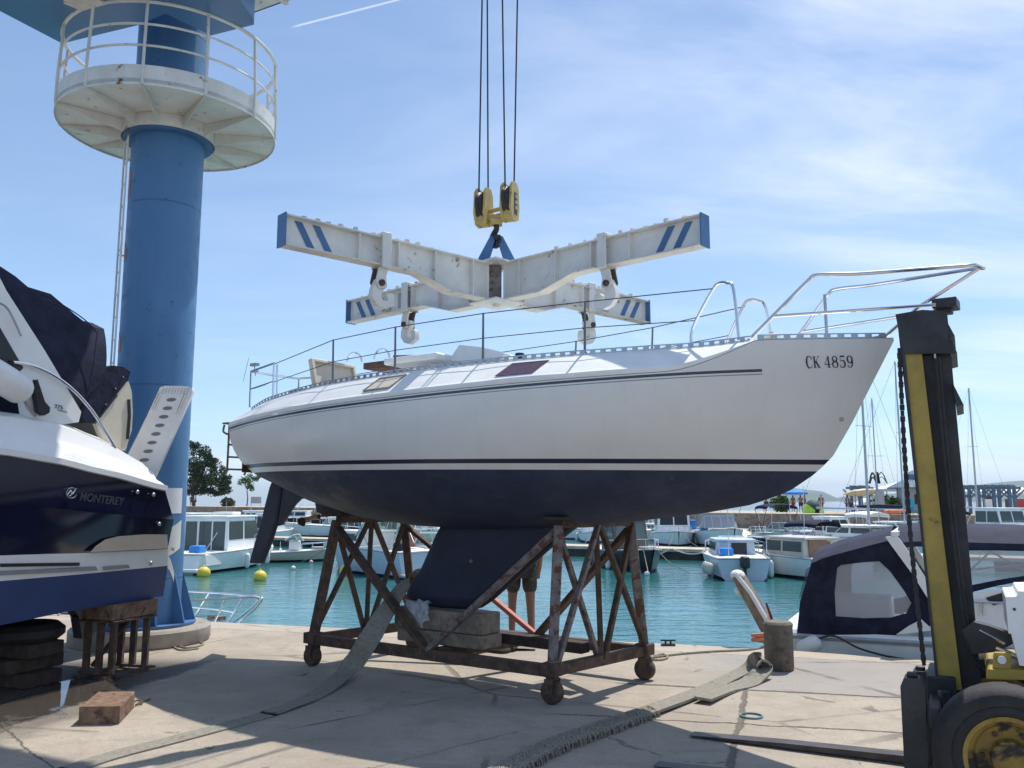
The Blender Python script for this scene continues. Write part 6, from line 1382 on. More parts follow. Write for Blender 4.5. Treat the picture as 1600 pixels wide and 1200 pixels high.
# second row, beyond the pontoon
b = boat_at(1052, 850, -94, 'cabin_boat', 'white pilothouse boat facing the viewer with two dark front windows under the yacht bow')
t = hull_(b, 6.2, 2.6, .75); wheelhouse(b, -1.4, .7, 2.1, .55, 2.1, .3, back=None, glass_='hull_black'); rails(b, t, 10, .35); m_ = MB(); m_.tube([(-.9, .2, 2.1), (-.9, .2, 3.2)], .015, 6); build('aerial', m_, M['white_plastic'], b)
b = boat_at(1124, 852, -88, 'canopy_boat', 'white motorboat facing the viewer with a purple blue canvas hood')
t = hull_(b, 6.8, 2.7, .95); screen(b, .6, 2.3, 1.05, .75, .5, 'clear_vinyl'); bimini(b, -1.8, .6, 2.5, 1.1, 2.65, 'canvas_blue'); m_ = MB(); m_.box((-.9, 0, 1.5), (1.5, 2.1, .9)); build('canvas_side', m_, M['clear_vinyl'], b, False, .05, 2); m_ = MB(); m_.box((-2.5, -1.0, 1.2), (.4, .5, .6)); build('blue_cover', m_, M['parasol_blue'], b, False, .1, 2)
b = boat_at(1162, 850, -70, 'dinghy', 'small grey dinghy under a pointed pale tarpaulin')
t = hull_(b, 3.2, 1.5, .45, 'hull_grey', deck='hull_grey'); m_ = MB(); m_.lathe([(.95, .45), (.6, .72), (.02, .95)], (0, 0, 0), 8); build('tarpaulin', m_, M['hull_beige'], b)
b = boat_at(1222, 852, -75, 'bimini_boat', 'white motorboat with a tall navy bimini hoop standing out against the stone wall')
t = hull_(b, 6.0, 2.4, .8); screen(b, .6, 2.0, .9, .5, .35); bimini(b, -1.2, .2, 2.2, .9, 2.5, 'canvas_navy', 'black_paint'); rails(b, t, 11, .3); outboard(b, -3.0, .5)
b = boat_at(1283, 872, -55, 'bimini_boat', 'open white motorboat with low black bimini hoop and pale seats behind the beige boat')
t = hull_(b, 5.2, 2.1, .65); screen(b, .5, 1.8, .75, .4, .3); bimini(b, -1.3, .5, 2.0, .75, 1.75, 'canvas_navy', 'white_plastic'); m_ = MB(); m_.box((-.9, .45, .95), (.25, .7, .5)); m_.box((-.9, -.45, .95), (.25, .7, .5)); build('seats', m_, M['pale_blue'], b, False, .06, 2)
b = boat_at(1000, 838, -60, 'motorboat', 'white motorboat with a dark windscreen just right of the cradle top')
t = hull_(b, 6.5, 2.5, .95); screen(b, .4, 2.2, 1.05, .6, .4, 'window_glass'); wheelhouse(b, -.2, 2.0, 1.7, .9, 1.35, .7, back=None, name='cabin'); rails(b, t)
b = boat_at(900, 842, 160, 'motorboat', 'flat white motorboat lying side on behind the cradle with a small red panel')
t = hull_(b, 6.2, 2.3, .8); wheelhouse(b, -.4, 2.0, 1.6, .75, 1.25, .7, back=None, name='cabin'); rails(b, t); m_ = MB(); m_.box((-.6, 0, 1.3), (.4, .7, .2)); build('red_panel', m_, M['red_thing'], b)
b = boat_at(510, 838, 165, 'motorboat', 'white sports boat with a pointed bow lying beyond the pontoon left of the cradle')
t = hull_(b, 7.0, 2.4, .9); screen(b, .0, 2.1, .95, .5, .4); rails(b, t, 8, .45); bimini(b, -2.2, -.8, 2.0, .9, 2.1, 'white_plastic', 'white_plastic')
b = boat_at(468, 822, 175, 'motorboat', 'dark hulled motorboat with a white top just behind the rudder of the yacht')
t = hull_(b, 7.0, 2.5, 1.0, 'hull_black'); wheelhouse(b, -1.0, 1.8, 1.9, .8, 1.6, .8, back=None, glass_='hull_black', name='cabin'); rails(b, t)
b = boat_at(548, 842, 100, 'cabin_boat', 'white cabin boat beyond the pontoon seen through the left end of the cradle')
t = hull_(b, 5.6, 2.2, .8); wheelhouse(b, -1.2, .8, 1.7, .6, 1.9, .4); rails(b, t)
b = boat_at(405, 838, 20, 'cabin_boat', 'white cabin boat lying along the far side of the pontoon behind the glazed wheelhouse')
t = hull_(b, 6.4, 2.4, .85); wheelhouse(b, -1.2, .9, 1.8, .7, 1.9, .5, glass_='hull_black'); rails(b, t)
b = boat_at(1342, 868, -60, 'sailing_yacht', 'white yacht with tall grey mast moored just beyond the navy canopy', 'sailboat')
t = hull_(b, 8.5, 2.9, 1.0); wheelhouse(b, -1.2, 2.0, 2.0, .9, 1.45, .8, back='hull_black', name='cabin'); mast_(b, .7, 9.2, 1.4, .07, 3.2, True, 8.5, False); rails(b, t)
b = boat_at(1400, 850, -40, 'sailing_yacht', 'white yacht with slim bare mast moored far behind the chain of the forklift', 'sailboat')
t = hull_(b, 8.0, 2.7, .95); wheelhouse(b, -1.0, 1.8, 1.8, .85, 1.35, .8, back='hull_black', name='cabin'); mast_(b, .6, 10.4, 1.3, .06, 3, True, 8); rails(b, t)
b = boat_at(1520, 838, -70, 'sailing_yacht', 'white yacht whose mast stands alone right of the forklift mast', 'sailboat')
t = hull_(b, 8.0, 2.7, .95); wheelhouse(b, -1.0, 1.8, 1.8, .85, 1.35, .8, back='hull_black', name='cabin'); mast_(b, .6, 10.2, 1.3, .075, 3, True, 8, False); rails(b, t)
b = boat_at(1440, 842, -100, 'motorboat', 'small motorboat with a glass screen seen between chain and forklift mast')
t = hull_(b, 5.2, 2.1, .75); screen(b, .3, 1.9, .85, .6, .35); bimini(b, -1.4, .2, 1.9, .8, 2.0, 'canvas_navy')
b = boat_at(1572, 848, -80, 'cabin_boat', 'white cabin boat with large windows at the far right beyond the long blue bimini')
t = hull_(b, 6.5, 2.6, .9); wheelhouse(b, -1.5, 1.0, 2.1, .7, 2.2, .4); rails(b, t); m_ = MB(); m_.prism([V((-3.2, .9, 1.2)), V((-3.3, .95, 2.3)), V((-3.9, 1.5, 1.9)), V((-3.7, 1.3, 1.1))], (.02, .03, 0)); build('flag', m_, M['maroon'], b)
# crowd of smaller boats further along the pontoon and under the stone wall
def small(px, py, rz, L, label, hull='boat_white', kind='open', top='white_plastic', cat='motorboat', name='motorboat', F=.6):
    b = boat_at(px, py, rz, name, label, cat); t = hull_(b, L, L * .37, F, hull)
    if kind == 'open': screen(b, .3, L * .28, F + .1, .4, .3); outboard(b, -L / 2 + .05, F * .7)
    elif kind == 'cuddy': wheelhouse(b, -.4, L * .28, L * .25, F - .05, F + .45, .6, back=None, name='cabin'); screen(b, -.1, L * .29, F + .35, .4, .3)
    elif kind == 'house': wheelhouse(b, -L * .2, L * .14, L * .27, F - .15, F + 1.15, .35, glass_='hull_black')
    elif kind == 'bimini': screen(b, .3, L * .28, F + .1, .4, .3); bimini(b, -L * .28, .1, L * .32, F + .1, F + 1.5, top, 'white_plastic')
    elif kind == 'sail': wheelhouse(b, -.9, L * .24, L * .24, F - .1, F + .4, .7, back='hull_black', name='cabin'); mast_(b, .5, 8.8, F + .3, .05, 2.8, True, L)
    rails(b, t, 10, .35)
for a_ in ((425, 842, 70, 5.2, 'small white boat with black windows beyond the pontoon just left of the rudder tip', 'boat_white', 'house'),
    (446, 818, 190, 5.6, 'white boat with pale bimini under the stone wall between rudder and propeller', 'boat_white', 'bimini', 'hull_beige'),
    (492, 822, 170, 5.0, 'low white open boat under the stone wall just right of the propeller', 'boat_white', 'open'),
    (525, 824, 95, 5.4, 'white cuddy boat moored under the wall behind the left cradle post', 'boat_white', 'cuddy'),
    (572, 840, 100, 5.2, 'white boat with navy bimini beyond the pontoon between the left cradle braces', 'boat_white', 'bimini', 'canvas_blue'),
    (612, 838, 85, 5.6, 'white house boat with dark windows beyond the pontoon behind the middle left brace', 'boat_white', 'house'),
    (636, 840, 92, 4.8, 'small open white boat beyond the pontoon next to the yacht keel', 'boat_white', 'open'),
    (672, 838, 88, 5.4, 'beige cuddy boat beyond the pontoon partly behind the yacht keel', 'hull_beige', 'cuddy'),
    (883, 836, 95, 4.8, 'small open boat with pale blue hull beyond the pontoon right of the keel', 'pale_blue', 'open'),
    (926, 846, -92, 5.2, 'white house boat with black windows facing the viewer inside the right cradle end', 'boat_white', 'house'),
    (951, 842, -85, 4.8, 'white open boat facing the viewer between the right cradle braces', 'boat_white', 'open'),
    (1021, 842, -95, 4.8, 'small white cuddy boat just left of the white pilothouse boat', 'boat_white', 'cuddy'),
    (1087, 846, -90, 5.0, 'white boat with beige bimini between the pilothouse boat and the purple hooded boat', 'boat_white', 'bimini', 'hull_beige'),
    (1186, 850, -85, 4.6, 'small grey open boat between the pointed tarpaulin and the tall navy bimini', 'hull_grey', 'open'),
    (1258, 846, -80, 4.6, 'small white open boat right of the tall navy bimini hoop', 'boat_white', 'open'),
    (1306, 856, -70, 5.2, 'white house boat with black windows left of the tall grey mast', 'boat_white', 'house'),
    (1375, 862, -60, 5.4, 'white boat with white bimini just above the navy canopy roof', 'boat_white', 'bimini', 'white_plastic'),
    (1425, 834, -95, 5.0, 'white cuddy boat under the stone wall behind the forklift chain', 'boat_white', 'cuddy'),
    (1547, 842, -85, 5.0, 'white open boat beyond the long blue bimini right of the lone mast', 'boat_white', 'open'),
    (1500, 850, -80, 5.4, 'white boat with navy bimini at the right edge of the forklift mast', 'boat_white', 'bimini', 'canvas_blue')): small(*a_)
for a_ in ((1368, 846, -80, 7.4, 'yacht with very thin mast standing close left of the slim bare mast', 'boat_white', 'sail'),): small(*a_, cat='sailboat', name='sailing_yacht')
# bow of a boat lying under the quay edge by the crane
bp0 = G(352, 966, -.05); b = thing('bow_moored_boat', 'white boat bow with tall stainless rail just below the quay edge beside the crane', 'motorboat', (bp0.x - 2.6, bp0.y + 1.15, WZ), R(-22), None)
t = hull_(b, 6.2, 2.3, .72, 'white_gel', .25); m_ = MB()
for sd in (1, -1):
    q = [V((p.x - .1, max(0, p.y - .12) * sd, p.z)) for p in t[8:]]; up = [p + V((.32, .05 * sd, .50)) for p in q]; m_.tube(smooth_path(up[:-1] + [up[-1] + V((.05, 0, 0)), q[-1] + V((.3, 0.06 * sd, .35)), q[-1] + V((-.2, .1 * sd, .0))], 4), .017, 6)
    m_.tube([p + V((.16, .02 * sd, .25)) for p in q[:-1]], .012, 6)
    for p, u in list(zip(q, up))[1::3]: m_.tube([p, u], .014, 6)
build('bow_rail', m_, M['chrome'], b); wheelhouse(b, -2.2, .2, 1.6, .5, .95, .5, back=None, name='cabin'); m_ = MB(); m_.box((2.6, 0, .93), (.25, .12, .06)); build('anchor_roller', m_, M['scuffed_steel'], b)
# ropes slung under the pontoon edge
m_ = MB(); rl = thing('mooring_line', 'pale ropes hanging in loops from the pontoon beside the pale blue cabin boat', 'rope', G(1060, 870, WZ))
for a_, b_, sag in (((1003, 862), (1048, 857), 7), ((1050, 857), (1104, 862), 6), ((700, 850), (735, 850), 5)):
    q = [onp(lerp(a_[0], b_[0], t), lerp(a_[1], b_[1], t) + sag * math.sin(PI * t), PB + (-pn) * .1, pn) for t in [i / 10 for i in range(11)]]
    m_ = MB(); m_.tube(q, .03, 6); build('rope', m_, M['white_plastic'], rl, True)
# mooring buoys
def buoy(px, py, r_, mt, label, group):
    p = G(px, py, WZ); m_ = MB(); m_.ball((0, 0, r_ * .55), (r_, r_, r_ * .95), 16); m_.lathe([(r_ * .18, r_ * 1.4), (r_ * .16, r_ * 1.65), (.01, r_ * 1.7)], (0, 0, 0), 10); o = build('mooring_buoy', m_, M[mt]); o.location = p; return tag(o, label, 'buoy', group)
buoy(318, 901, .24, 'buoy_yellow', 'yellow mooring buoy floating in front of the glazed white cabin boat', 'yellow mooring buoys'); buoy(406, 907, .23, 'buoy_yellow', 'yellow mooring buoy just below the rudder of the yacht', 'yellow mooring buoys'); buoy(540, 898, .25, 'buoy_yellow', 'yellow mooring buoy seen through the left cradle legs', 'yellow mooring buoys')
buoy(1116, 899, .11, 'white_plastic', 'tiny white float left of the pale blue cabin boat', 'small white floats'); buoy(1011, 899, .10, 'white_plastic', 'tiny white float right of the dark fishing boat', 'small white floats'); buoy(458, 890, .10, 'white_plastic', 'tiny white float in front of the small open cream boat', 'small white floats'); buoy(486, 880, .09, 'hull_beige', 'tiny beige float right of the small open cream boat', 'small white floats')

# ------------------------------------------------------------------ promenade beyond: trees, people, beach things
def prom(px, off=6.0):
    """standing point on the promenade, off metres behind the wall, seen in column px"""
    d = dirv(px, 783); d.z = 0; P0 = WL + wn * (off + .5); t = (P0).dot(wn) / d.dot(wn); p = d * t; tt = (p - WL).dot(wdir) / wd.length
    return V((p.x, p.y, wtop(tt) - .05 + -.02 * off / 10))
def leafball(m_, c, rad, n, size, seed, gap=.35):
    rnd = random.Random(seed)
    for i in range(n):
        d = V((rnd.gauss(0, 1), rnd.gauss(0, 1), rnd.gauss(0, 1))).normalized(); k = rnd.random() ** .4
        p = V((c[0] + d.x * rad[0] * k, c[1] + d.y * rad[1] * k, c[2] + d.z * rad[2] * k))
        if mnoise.noise(p * (1.1 / max(rad[0], .4)) * 1.6 + V((seed, 0, 0))) < gap - .75 + .5 * k: continue
        a = V((rnd.gauss(0, 1), rnd.gauss(0, 1), rnd.gauss(0, .7))).normalized(); b_ = a.cross(V((rnd.gauss(0, 1), rnd.gauss(0, 1), rnd.gauss(0, 1)))).normalized(); s = size * rnd.uniform(.6, 1.3)
        m_.add([p - a * s, p + b_ * s * .55, p + a * s, p - b_ * s * .55], [(0, 1, 2, 3)])
def limb(m_, a, b, r0, r1, bend=.1, seed=0):
    rnd = random.Random(seed); a = V(a); b = V(b); L = (b - a).length; m_.tube(smooth_path([a, lerp(a, b, .35) + V((rnd.uniform(-1, 1), rnd.uniform(-1, 1), 0)) * L * bend, lerp(a, b, .7) + V((rnd.uniform(-1, 1), rnd.uniform(-1, 1), 0)) * L * bend, b], 3), [lerp(r0, r1, i / 9) for i in range(10)], 7)
pp = prom(303, 9); pine = thing('pine_tree', 'big spreading dark green pine on the breakwater beside the crane column', 'tree', pp); dpp = pp.y
def tz(py, Y): return CAMH + (783 - py) * Y / FPX * 1.0
sc = dpp / FPX
m_ = MB(); base = pp; top = pp + V((-.4, 0, 6.0))
limb(m_, base, top, .30, .16, .05, 1)
crowns = [(-38, 44, 2.3, 1.7), (-20, 76, 2.0, 1.5), (0, 62, 2.0, 1.5), (8, 84, 1.7, 1.2), (22, 42, 1.9, 1.3), (38, 34, 1.6, 1.1), (36, 54, 1.5, 1.1), (-6, 40, 2.0, 1.3), (14, 24, 1.7, .9), (47, 25, 1.1, .8), (-60, 60, 2.2, 1.7), (-70, 36, 2.0, 1.4), (26, 66, 1.5, 1.0), (-4, 94, 1.2, .8), (16, 70, 1.3, .9), (44, 44, 1.0, .7), (30, 20, 1.2, .6), (-14, 24, 1.6, .9), (52, 36, .7, .5), (20, 78, .8, .6), (8, 52, 1.6, 1.2), (-30, 88, 1.3, 1.0)]
for i, (dx, dz, r_, rz__) in enumerate(crowns): limb(m_, lerp(base, top, .3 + .05 * (i % 6)), pp + V((dx * sc, random.uniform(-1, 1), dz * sc)), .12, .03, .06, i)
build('trunk', m_, M['trunk'], pine, True); m_ = MB()
for i, (dx, dz, r_, rz__) in enumerate(crowns):
    c = pp + V((dx * sc, random.uniform(-1.3, 1.3), dz * sc)); leafball(m_, c, (r_ * 1.08, r_ * 1.0, rz__ * 1.05), int(330 * r_ * r_ + 150), .19, i, .26)
build('crown', m_, M['pine_leaf'], pine, True)
pp = prom(386, 10); tr = thing('young_tree', 'slender young tree with a small open crown on the breakwater left of the yacht rudder', 'tree', pp); sc = pp.y / FPX; m_ = MB(); limb(m_, pp, pp + V((0, 0, 36 * sc)), .10, .06, .02, 2)
for dx, dz in ((-9, 40), (8, 44), (3, 48), (12, 38), (-4, 34)): limb(m_, pp + V((0, 0, 26 * sc)), pp + V((dx * sc, 0, dz * sc)), .05, .015, .05, dx + 30)
build('trunk', m_, M['trunk'], tr, True); m_ = MB()
for i, (dx, dz, r_) in enumerate(((-9, 38, .75), (4, 45, .8), (11, 42, .6), (2, 33, .7), (6, 28, .5), (-2, 40, .7), (17, 46, .35))): leafball(m_, pp + V((dx * sc, 0, dz * sc)), (r_ * 1.1, r_ * 1.1, r_ * 1.0), 300, .15, i + 40, .36)
build('crown', m_, M['leaf'], tr, True)
def bush(px, off, r_, h, label, mt='bush_leaf', seed=60):
    p = prom(px, off); root = thing('bush', label, 'bush', p); m_ = MB(); 
    for i in range(5): leafball(m_, p + V((r_ * .5 * math.cos(i * 1.3), r_ * .5 * math.sin(i * 1.3), h * (.35 + .1 * (i % 3)))), (r_ * .65, r_ * .65, h * .45), 330, .16, seed + i, .15)
    build('foliage', m_, M[mt], root, True); m_ = MB(); 
    for i in range(5): limb(m_, p, p + V((r_ * .4 * math.cos(i), r_ * .4 * math.sin(i), h * .6)), .04, .015, .08, i)
    build('stem', m_, M['trunk'], root, True)
bush(356, 5, 1.0, 1.5, 'round brownish green bush on the stone wall left of the young tree'); bush(1221, 12, .75, 1.9, 'green bush on the promenade just under the yacht bow', 'leaf', 80); bush(1390, 16, 1.3, 1.9, 'green bush between parked vehicles on the promenade', 'leaf', 90)
# palm with a leaning crown by the white board
p = prom(1373, 4); palm = thing('palm_tree', 'small ragged palm standing on the promenade left of the forklift chain', 'tree', p); sc = p.y / FPX; m_ = MB(); limb(m_, p, p + V((-.1, 0, 2.6)), .12, .09, .02, 3); build('trunk', m_, M['trunk'], palm, True); m_ = MB()
for i in range(16):
    a = i * .9; q = V((math.cos(a), math.sin(a), 0)); c = p + V((-.1, 0, 2.6)); m_.sheet([[c + q * (.9 * k / 4) + V((0, 0, .5 * math.sin(k * .8) * (1 if i % 3 else 1.8))) + V((-q.y, q.x, 0)) * w * .09 for w in (-1, 1)] for k in range(5)])
build('crown', m_, M['pine_leaf'], palm, True)
# lamp post
p = prom(290, 1.0); sc = p.y / FPX; lp = thing('street_lamp', 'thin lamp post with a white globe in front of the big pine', 'street lamp', p); hl = (784 - 739) * sc; m_ = MB(); m_.tube([p, p + V((0, 0, hl - .3))], [.07, .045], 8); m_.tube([p + V((-.9, 0, hl * .72)), p + V((.9, 0, hl * .72))], .03, 6); build('pole', m_, M['black_paint'], lp, True); m_ = MB(); m_.ball(p + V((0, 0, hl)), .30, 14); build('globe', m_, M['white_plastic'], lp, True)

def person(loc, rz, h, label, top_mt=None, bottom_mt='swim_blue', pose=0, skin='skin', group='people on the promenade', hair='hair', sit=False, lvl=1):
    root = thing('person', label, 'person', loc, rz, group); k = h / 1.75; rnd = random.Random(int(abs(loc[0]) * 100) + pose)
    a = [.06, .16, .30, .02][pose % 4]; st = [.02, .10, -.04, .16][pose % 4]
    J = {'pel': (0, 0, .95), 'spi': (.01, 0, 1.15), 'che': (.0, 0, 1.36), 'nec': (.01, 0, 1.50), 'hea': (.025, 0, 1.60), 'crn': (.015, 0, 1.69)}
    Rr = {'pel': (.155, .11), 'spi': (.135, .10), 'che': (.165, .11), 'nec': (.06, .06), 'hea': (.078, .09), 'crn': (.065, .075)}
    E = [('pel', 'spi'), ('spi', 'che'), ('che', 'nec'), ('nec', 'hea'), ('hea', 'crn')]
    for s, sg in (('l', 1), ('r', -1)):
        sw = st * sg
        J.update({'hip' + s: (0, .095 * sg, .90), 'kne' + s: (.03 + sw * .6, .105 * sg, .49), 'ank' + s: (-.02 + sw, .11 * sg, .085), 'toe' + s: (.15 + sw, .125 * sg, .035), 'sho' + s: (0, .185 * sg, 1.41), 'elb' + s: (-.03 + a * .4 * sg, (.235 + a * .25) * sg, 1.13), 'wri' + s: (.07 + a * .6, (.235 + a * .15) * sg, .90 + a * .5), 'han' + s: (.11 + a * .8, (.225 + a * .1) * sg, .82 + a * .65)})
        Rr.update({'hip' + s: (.088, .095), 'kne' + s: (.058, .06), 'ank' + s: (.040, .042), 'toe' + s: (.036, .03), 'sho' + s: (.062, .065), 'elb' + s: (.043, .045), 'wri' + s: (.030, .034), 'han' + s: (.026, .042)})
        E += [('pel', 'hip' + s), ('hip' + s, 'kne' + s), ('kne' + s, 'ank' + s), ('ank' + s, 'toe' + s), ('che', 'sho' + s), ('sho' + s, 'elb' + s), ('elb' + s, 'wri' + s), ('wri' + s, 'han' + s)]
        if lvl > 1:
            for f_, (fx, fy, ln) in enumerate(((.02, -.03, .085), (.0, -.01, .095), (-.012, .012, .09), (-.02, .03, .07), (.045, 0, .06))):
                hx_, hy_, hz_ = J['han' + s]; n1, n2 = 'f%d%s' % (f_, s), 'g%d%s' % (f_, s); J[n1] = (hx_ + fx * .7 + (.02 if f_ == 4 else 0), hy_ + fy * .6, hz_ - ln * .55); J[n2] = (hx_ + fx + .03, hy_ + fy * .7, hz_ - ln); Rr[n1] = (.010, .010); Rr[n2] = (.008, .008); E += [('han' + s, n1), (n1, n2)]
    if sit:
        for s, sg in (('l', 1), ('r', -1)): J['kne' + s] = (.42, .12 * sg, .88); J['ank' + s] = (.45, .12 * sg, .48); J['toe' + s] = (.6, .13 * sg, .44)
    nm = list(J); me = bpy.data.meshes.new('body'); me.from_pydata([V(J[n_]) * k - (V((0, 0, .42)) * k if sit else V((0, 0, 0))) for n_ in nm], [(nm.index(p_), nm.index(q_)) for p_, q_ in E], []); me.materials.append(M[skin])
    o = link(bpy.data.objects.new('body', me)); o.parent = root; sk = o.modifiers.new('skin', 'SKIN'); sk.use_smooth_shade = True
    for i, n_ in enumerate(nm): me.skin_vertices[0].data[i].radius = (Rr[n_][0] * k, Rr[n_][1] * k); me.skin_vertices[0].data[i].use_root = n_ == 'pel'
    sb = o.modifiers.new('sub', 'SUBSURF'); sb.levels = lvl; sb.render_levels = lvl
    dz = V((0, 0, -.42)) * k if sit else V((0, 0, 0))
    m_ = MB(); m_.ball(V((-.005, 0, 1.665)) * k + dz, (.098 * k, .085 * k, .085 * k), 12); m_.ball(V((-.035, 0, 1.61)) * k + dz, (.07 * k, .078 * k, .09 * k), 10); build('hair', m_, M[hair], root)
    m_ = MB(); m_.ball(V((.098, 0, 1.585)) * k + dz, (.018 * k, .012 * k, .022 * k), 8); build('nose', m_, M[skin], root)
    def garment(segs, name, mt):
        m2 = bpy.data.meshes.new(name); ks = sorted({q_ for e in segs for q_ in e[:2]}); P = {}
        for a_, b_, t0, t1, ex in segs: P.setdefault(a_, (V(J[a_]), Rr[a_], ex)); P.setdefault(b_, (lerp(V(J[a_]), V(J[b_]), t1), (lerp(Rr[a_][0], Rr[b_][0], t1), lerp(Rr[a_][1], Rr[b_][1], t1)), ex))
        ks = list(P); m2.from_pydata([P[q_][0] * k + dz for q_ in ks], [(ks.index(e[0]), ks.index(e[1])) for e in segs], []); m2.materials.append(M[mt])
        g_ = link(bpy.data.objects.new(name, m2)); g_.parent = root; s2 = g_.modifiers.new('skin', 'SKIN'); s2.use_smooth_shade = True
        for i, q_ in enumerate(ks): m2.skin_vertices[0].data[i].radius = ((P[q_][1][0] + P[q_][2]) * k, (P[q_][1][1] + P[q_][2]) * k); m2.skin_vertices[0].data[i].use_root = q_ in ('pel', 'che')
        b2 = g_.modifiers.new('sub', 'SUBSURF'); b2.levels = lvl; b2.render_levels = lvl
    if bottom_mt: garment([('pel', 'hipl', 0, 1, .022), ('pel', 'hipr', 0, 1, .022), ('hipl', 'knel', 0, .82, .030), ('hipr', 'kner', 0, .82, .030)], 'shorts', bottom_mt)
    if top_mt: garment([('che', 'spi', 0, 1, .018), ('spi', 'pel', 0, .8, .018), ('che', 'shol', 0, 1, .016), ('che', 'shor', 0, 1, .016), ('shol', 'elbl', 0, .6, .02), ('shor', 'elbr', 0, .6, .02)], 'shirt', top_mt)
    return root
wp = G(815, 1001); person(wp, R(95), 1.72, 'bare chested man in dark grey shorts standing behind the keel of the yacht', None, 'shorts', 3, 'skin', None, 'hair', False, 2)
for px, off, rz, pose, tm, bm, lab in ((299, 3, -60, 1, 'shirt_dark', 'shirt_dark', 'person in dark clothes standing under the big pine'), (305.5, 3.5, 200, 0, 'swim_red', 'shirt_dark', 'person in a reddish top standing next to the person under the pine'),
      (1239, 18, 100, 0, None, 'swim_red', 'bather standing in the shade of the blue parasol'), (1251, 12, 60, 2, None, 'shirt_dark', 'bather in dark shorts standing left of the green beach tent'), (1257, 14, 190, 3, None, 'swim_red', 'bather with arms out close behind the green beach tent'), (1283, 9, 250, 0, None, 'swim_red', 'bather standing alone right of the green beach tent'),
      (1324, 13, 120, 1, None, 'swim_blue', 'bather standing further along the promenade right of the lone bather'), (1420, 12, 120, 1, 'swim_blue', 'shirt_dark', 'person by the teal chairs just left of the forklift mast'), (1546, 10, 40, 0, 'shirt_dark', 'swim_blue', 'person in a dark shirt under the blue pergola')):
    person(prom(px, off), R(rz), 1.72, lab, tm, bm, pose)
for px, off, rz, lab in ((1330, 12, 200, 'bather sitting low on the ground beside the far standing bather'), (1197, 14, 90, 'person sitting on the promenade under the yacht bow'), (1205, 13, 30, 'second person sitting on the promenade nearer the bush under the bow')):
    q = prom(px, off); person(q + V((0, 0, .05)), R(rz), 1.7, lab, 'shirt_dark', 'swim_blue', 0, 'skin', 'people on the promenade', 'hair', True)
def parasol(px, off, h, r_, label, mt):
    p = prom(px, off); root = thing('parasol', label, 'parasol', p); m_ = MB(); m_.tube([p, p + V((0, 0, h))], .03, 6); build('pole', m_, M['white_plastic'], root, True); m_ = MB(); n = 8
    m_.lathe([(r_, h - .55), (r_, h - .35), (r_ * .5, h - .08), (.02, h)], p, n); build('canopy', m_, M[mt], root, True); return root
parasol(1243, 18, 2.35, 1.35, 'bright blue parasol on the promenade near the yacht bow', 'parasol_blue')
p = prom(1268, 8); tent = thing('beach_tent', 'green and yellow pop up beach tent on the edge of the promenade', 'tent', p)
for nm, mt, a0, a1, rr in (('flysheet', 'tent_dark', .5, 2.4, 1.0), ('door_panel', 'tent_green', 2.4, 3.5, 1.0), ('side_panel', 'tent_green', -.1, .5, 1.0)):
    m_ = MB(); m_.sheet([[p + V((.95 * math.cos(a) * math.cos(e), -.35 + 1.0 * math.sin(e) * 1.0, 1.25 * math.sin(a) * math.cos(e) ** .8)) for e in [(-1.35 + 2.7 * j / 8) for j in range(9)]] for a in [max(0, min(PI, lerp(a0, a1, i / 8))) for i in range(9)]]); build(nm, m_, M[mt], tent, True)
def pergola(px0, px1, off, h, label, nposts=3):
    a, b = prom(px0, off), prom(px1, off); root = thing('pergola', label, 'pergola', (a + b) / 2); dv = (b - a); pv_ = V((-dv.y, dv.x, 0)).normalized() * 2.5
    for i in range(nposts):
        for q in (V((0, 0, 0)), pv_):
            p = lerp(a, b, i / (nposts - 1)) + q; m_ = MB(); m_.beam(p, p + V((0, 0, h - .2)), .22, .22); build('post', m_, M['pergola_blue'], root, True)
            for sg in (-1, 1):
                e = dv.normalized() * sg; m_ = MB(); m_.beam(p + V((0, 0, h - 1.0)), p + e * .8 + V((0, 0, h - .22)), .12, .12); build('brace', m_, M['pergola_blue'], root, True)
    m_ = MB()
    for q in (V((0, 0, 0)), pv_): m_.beam(a - dv.normalized() * .5 + q + V((0, 0, h - .1)), b + dv.normalized() * .5 + q + V((0, 0, h - .1)), .16, .2)
    build('beam', m_, M['pergola_blue'], root, True); m_ = MB(); n = int(dv.length / .5)
    for i in range(n + 1): p = lerp(a, b, i / n); m_.beam(p - pv_ * .2 + V((0, 0, h + .08)), p + pv_ * 1.2 + V((0, 0, h + .08)), .09, .14)
    build('roof_slats', m_, M['pergola_blue'], root, True); return root
pergola(1506, 1578, 9, 2.3, 'long blue wooden pergola with braced posts right of the forklift mast', 4); pergola(1331, 1346, 16, 2.5, 'small blue wooden shelter on the promenade behind the tall grey mast', 2)
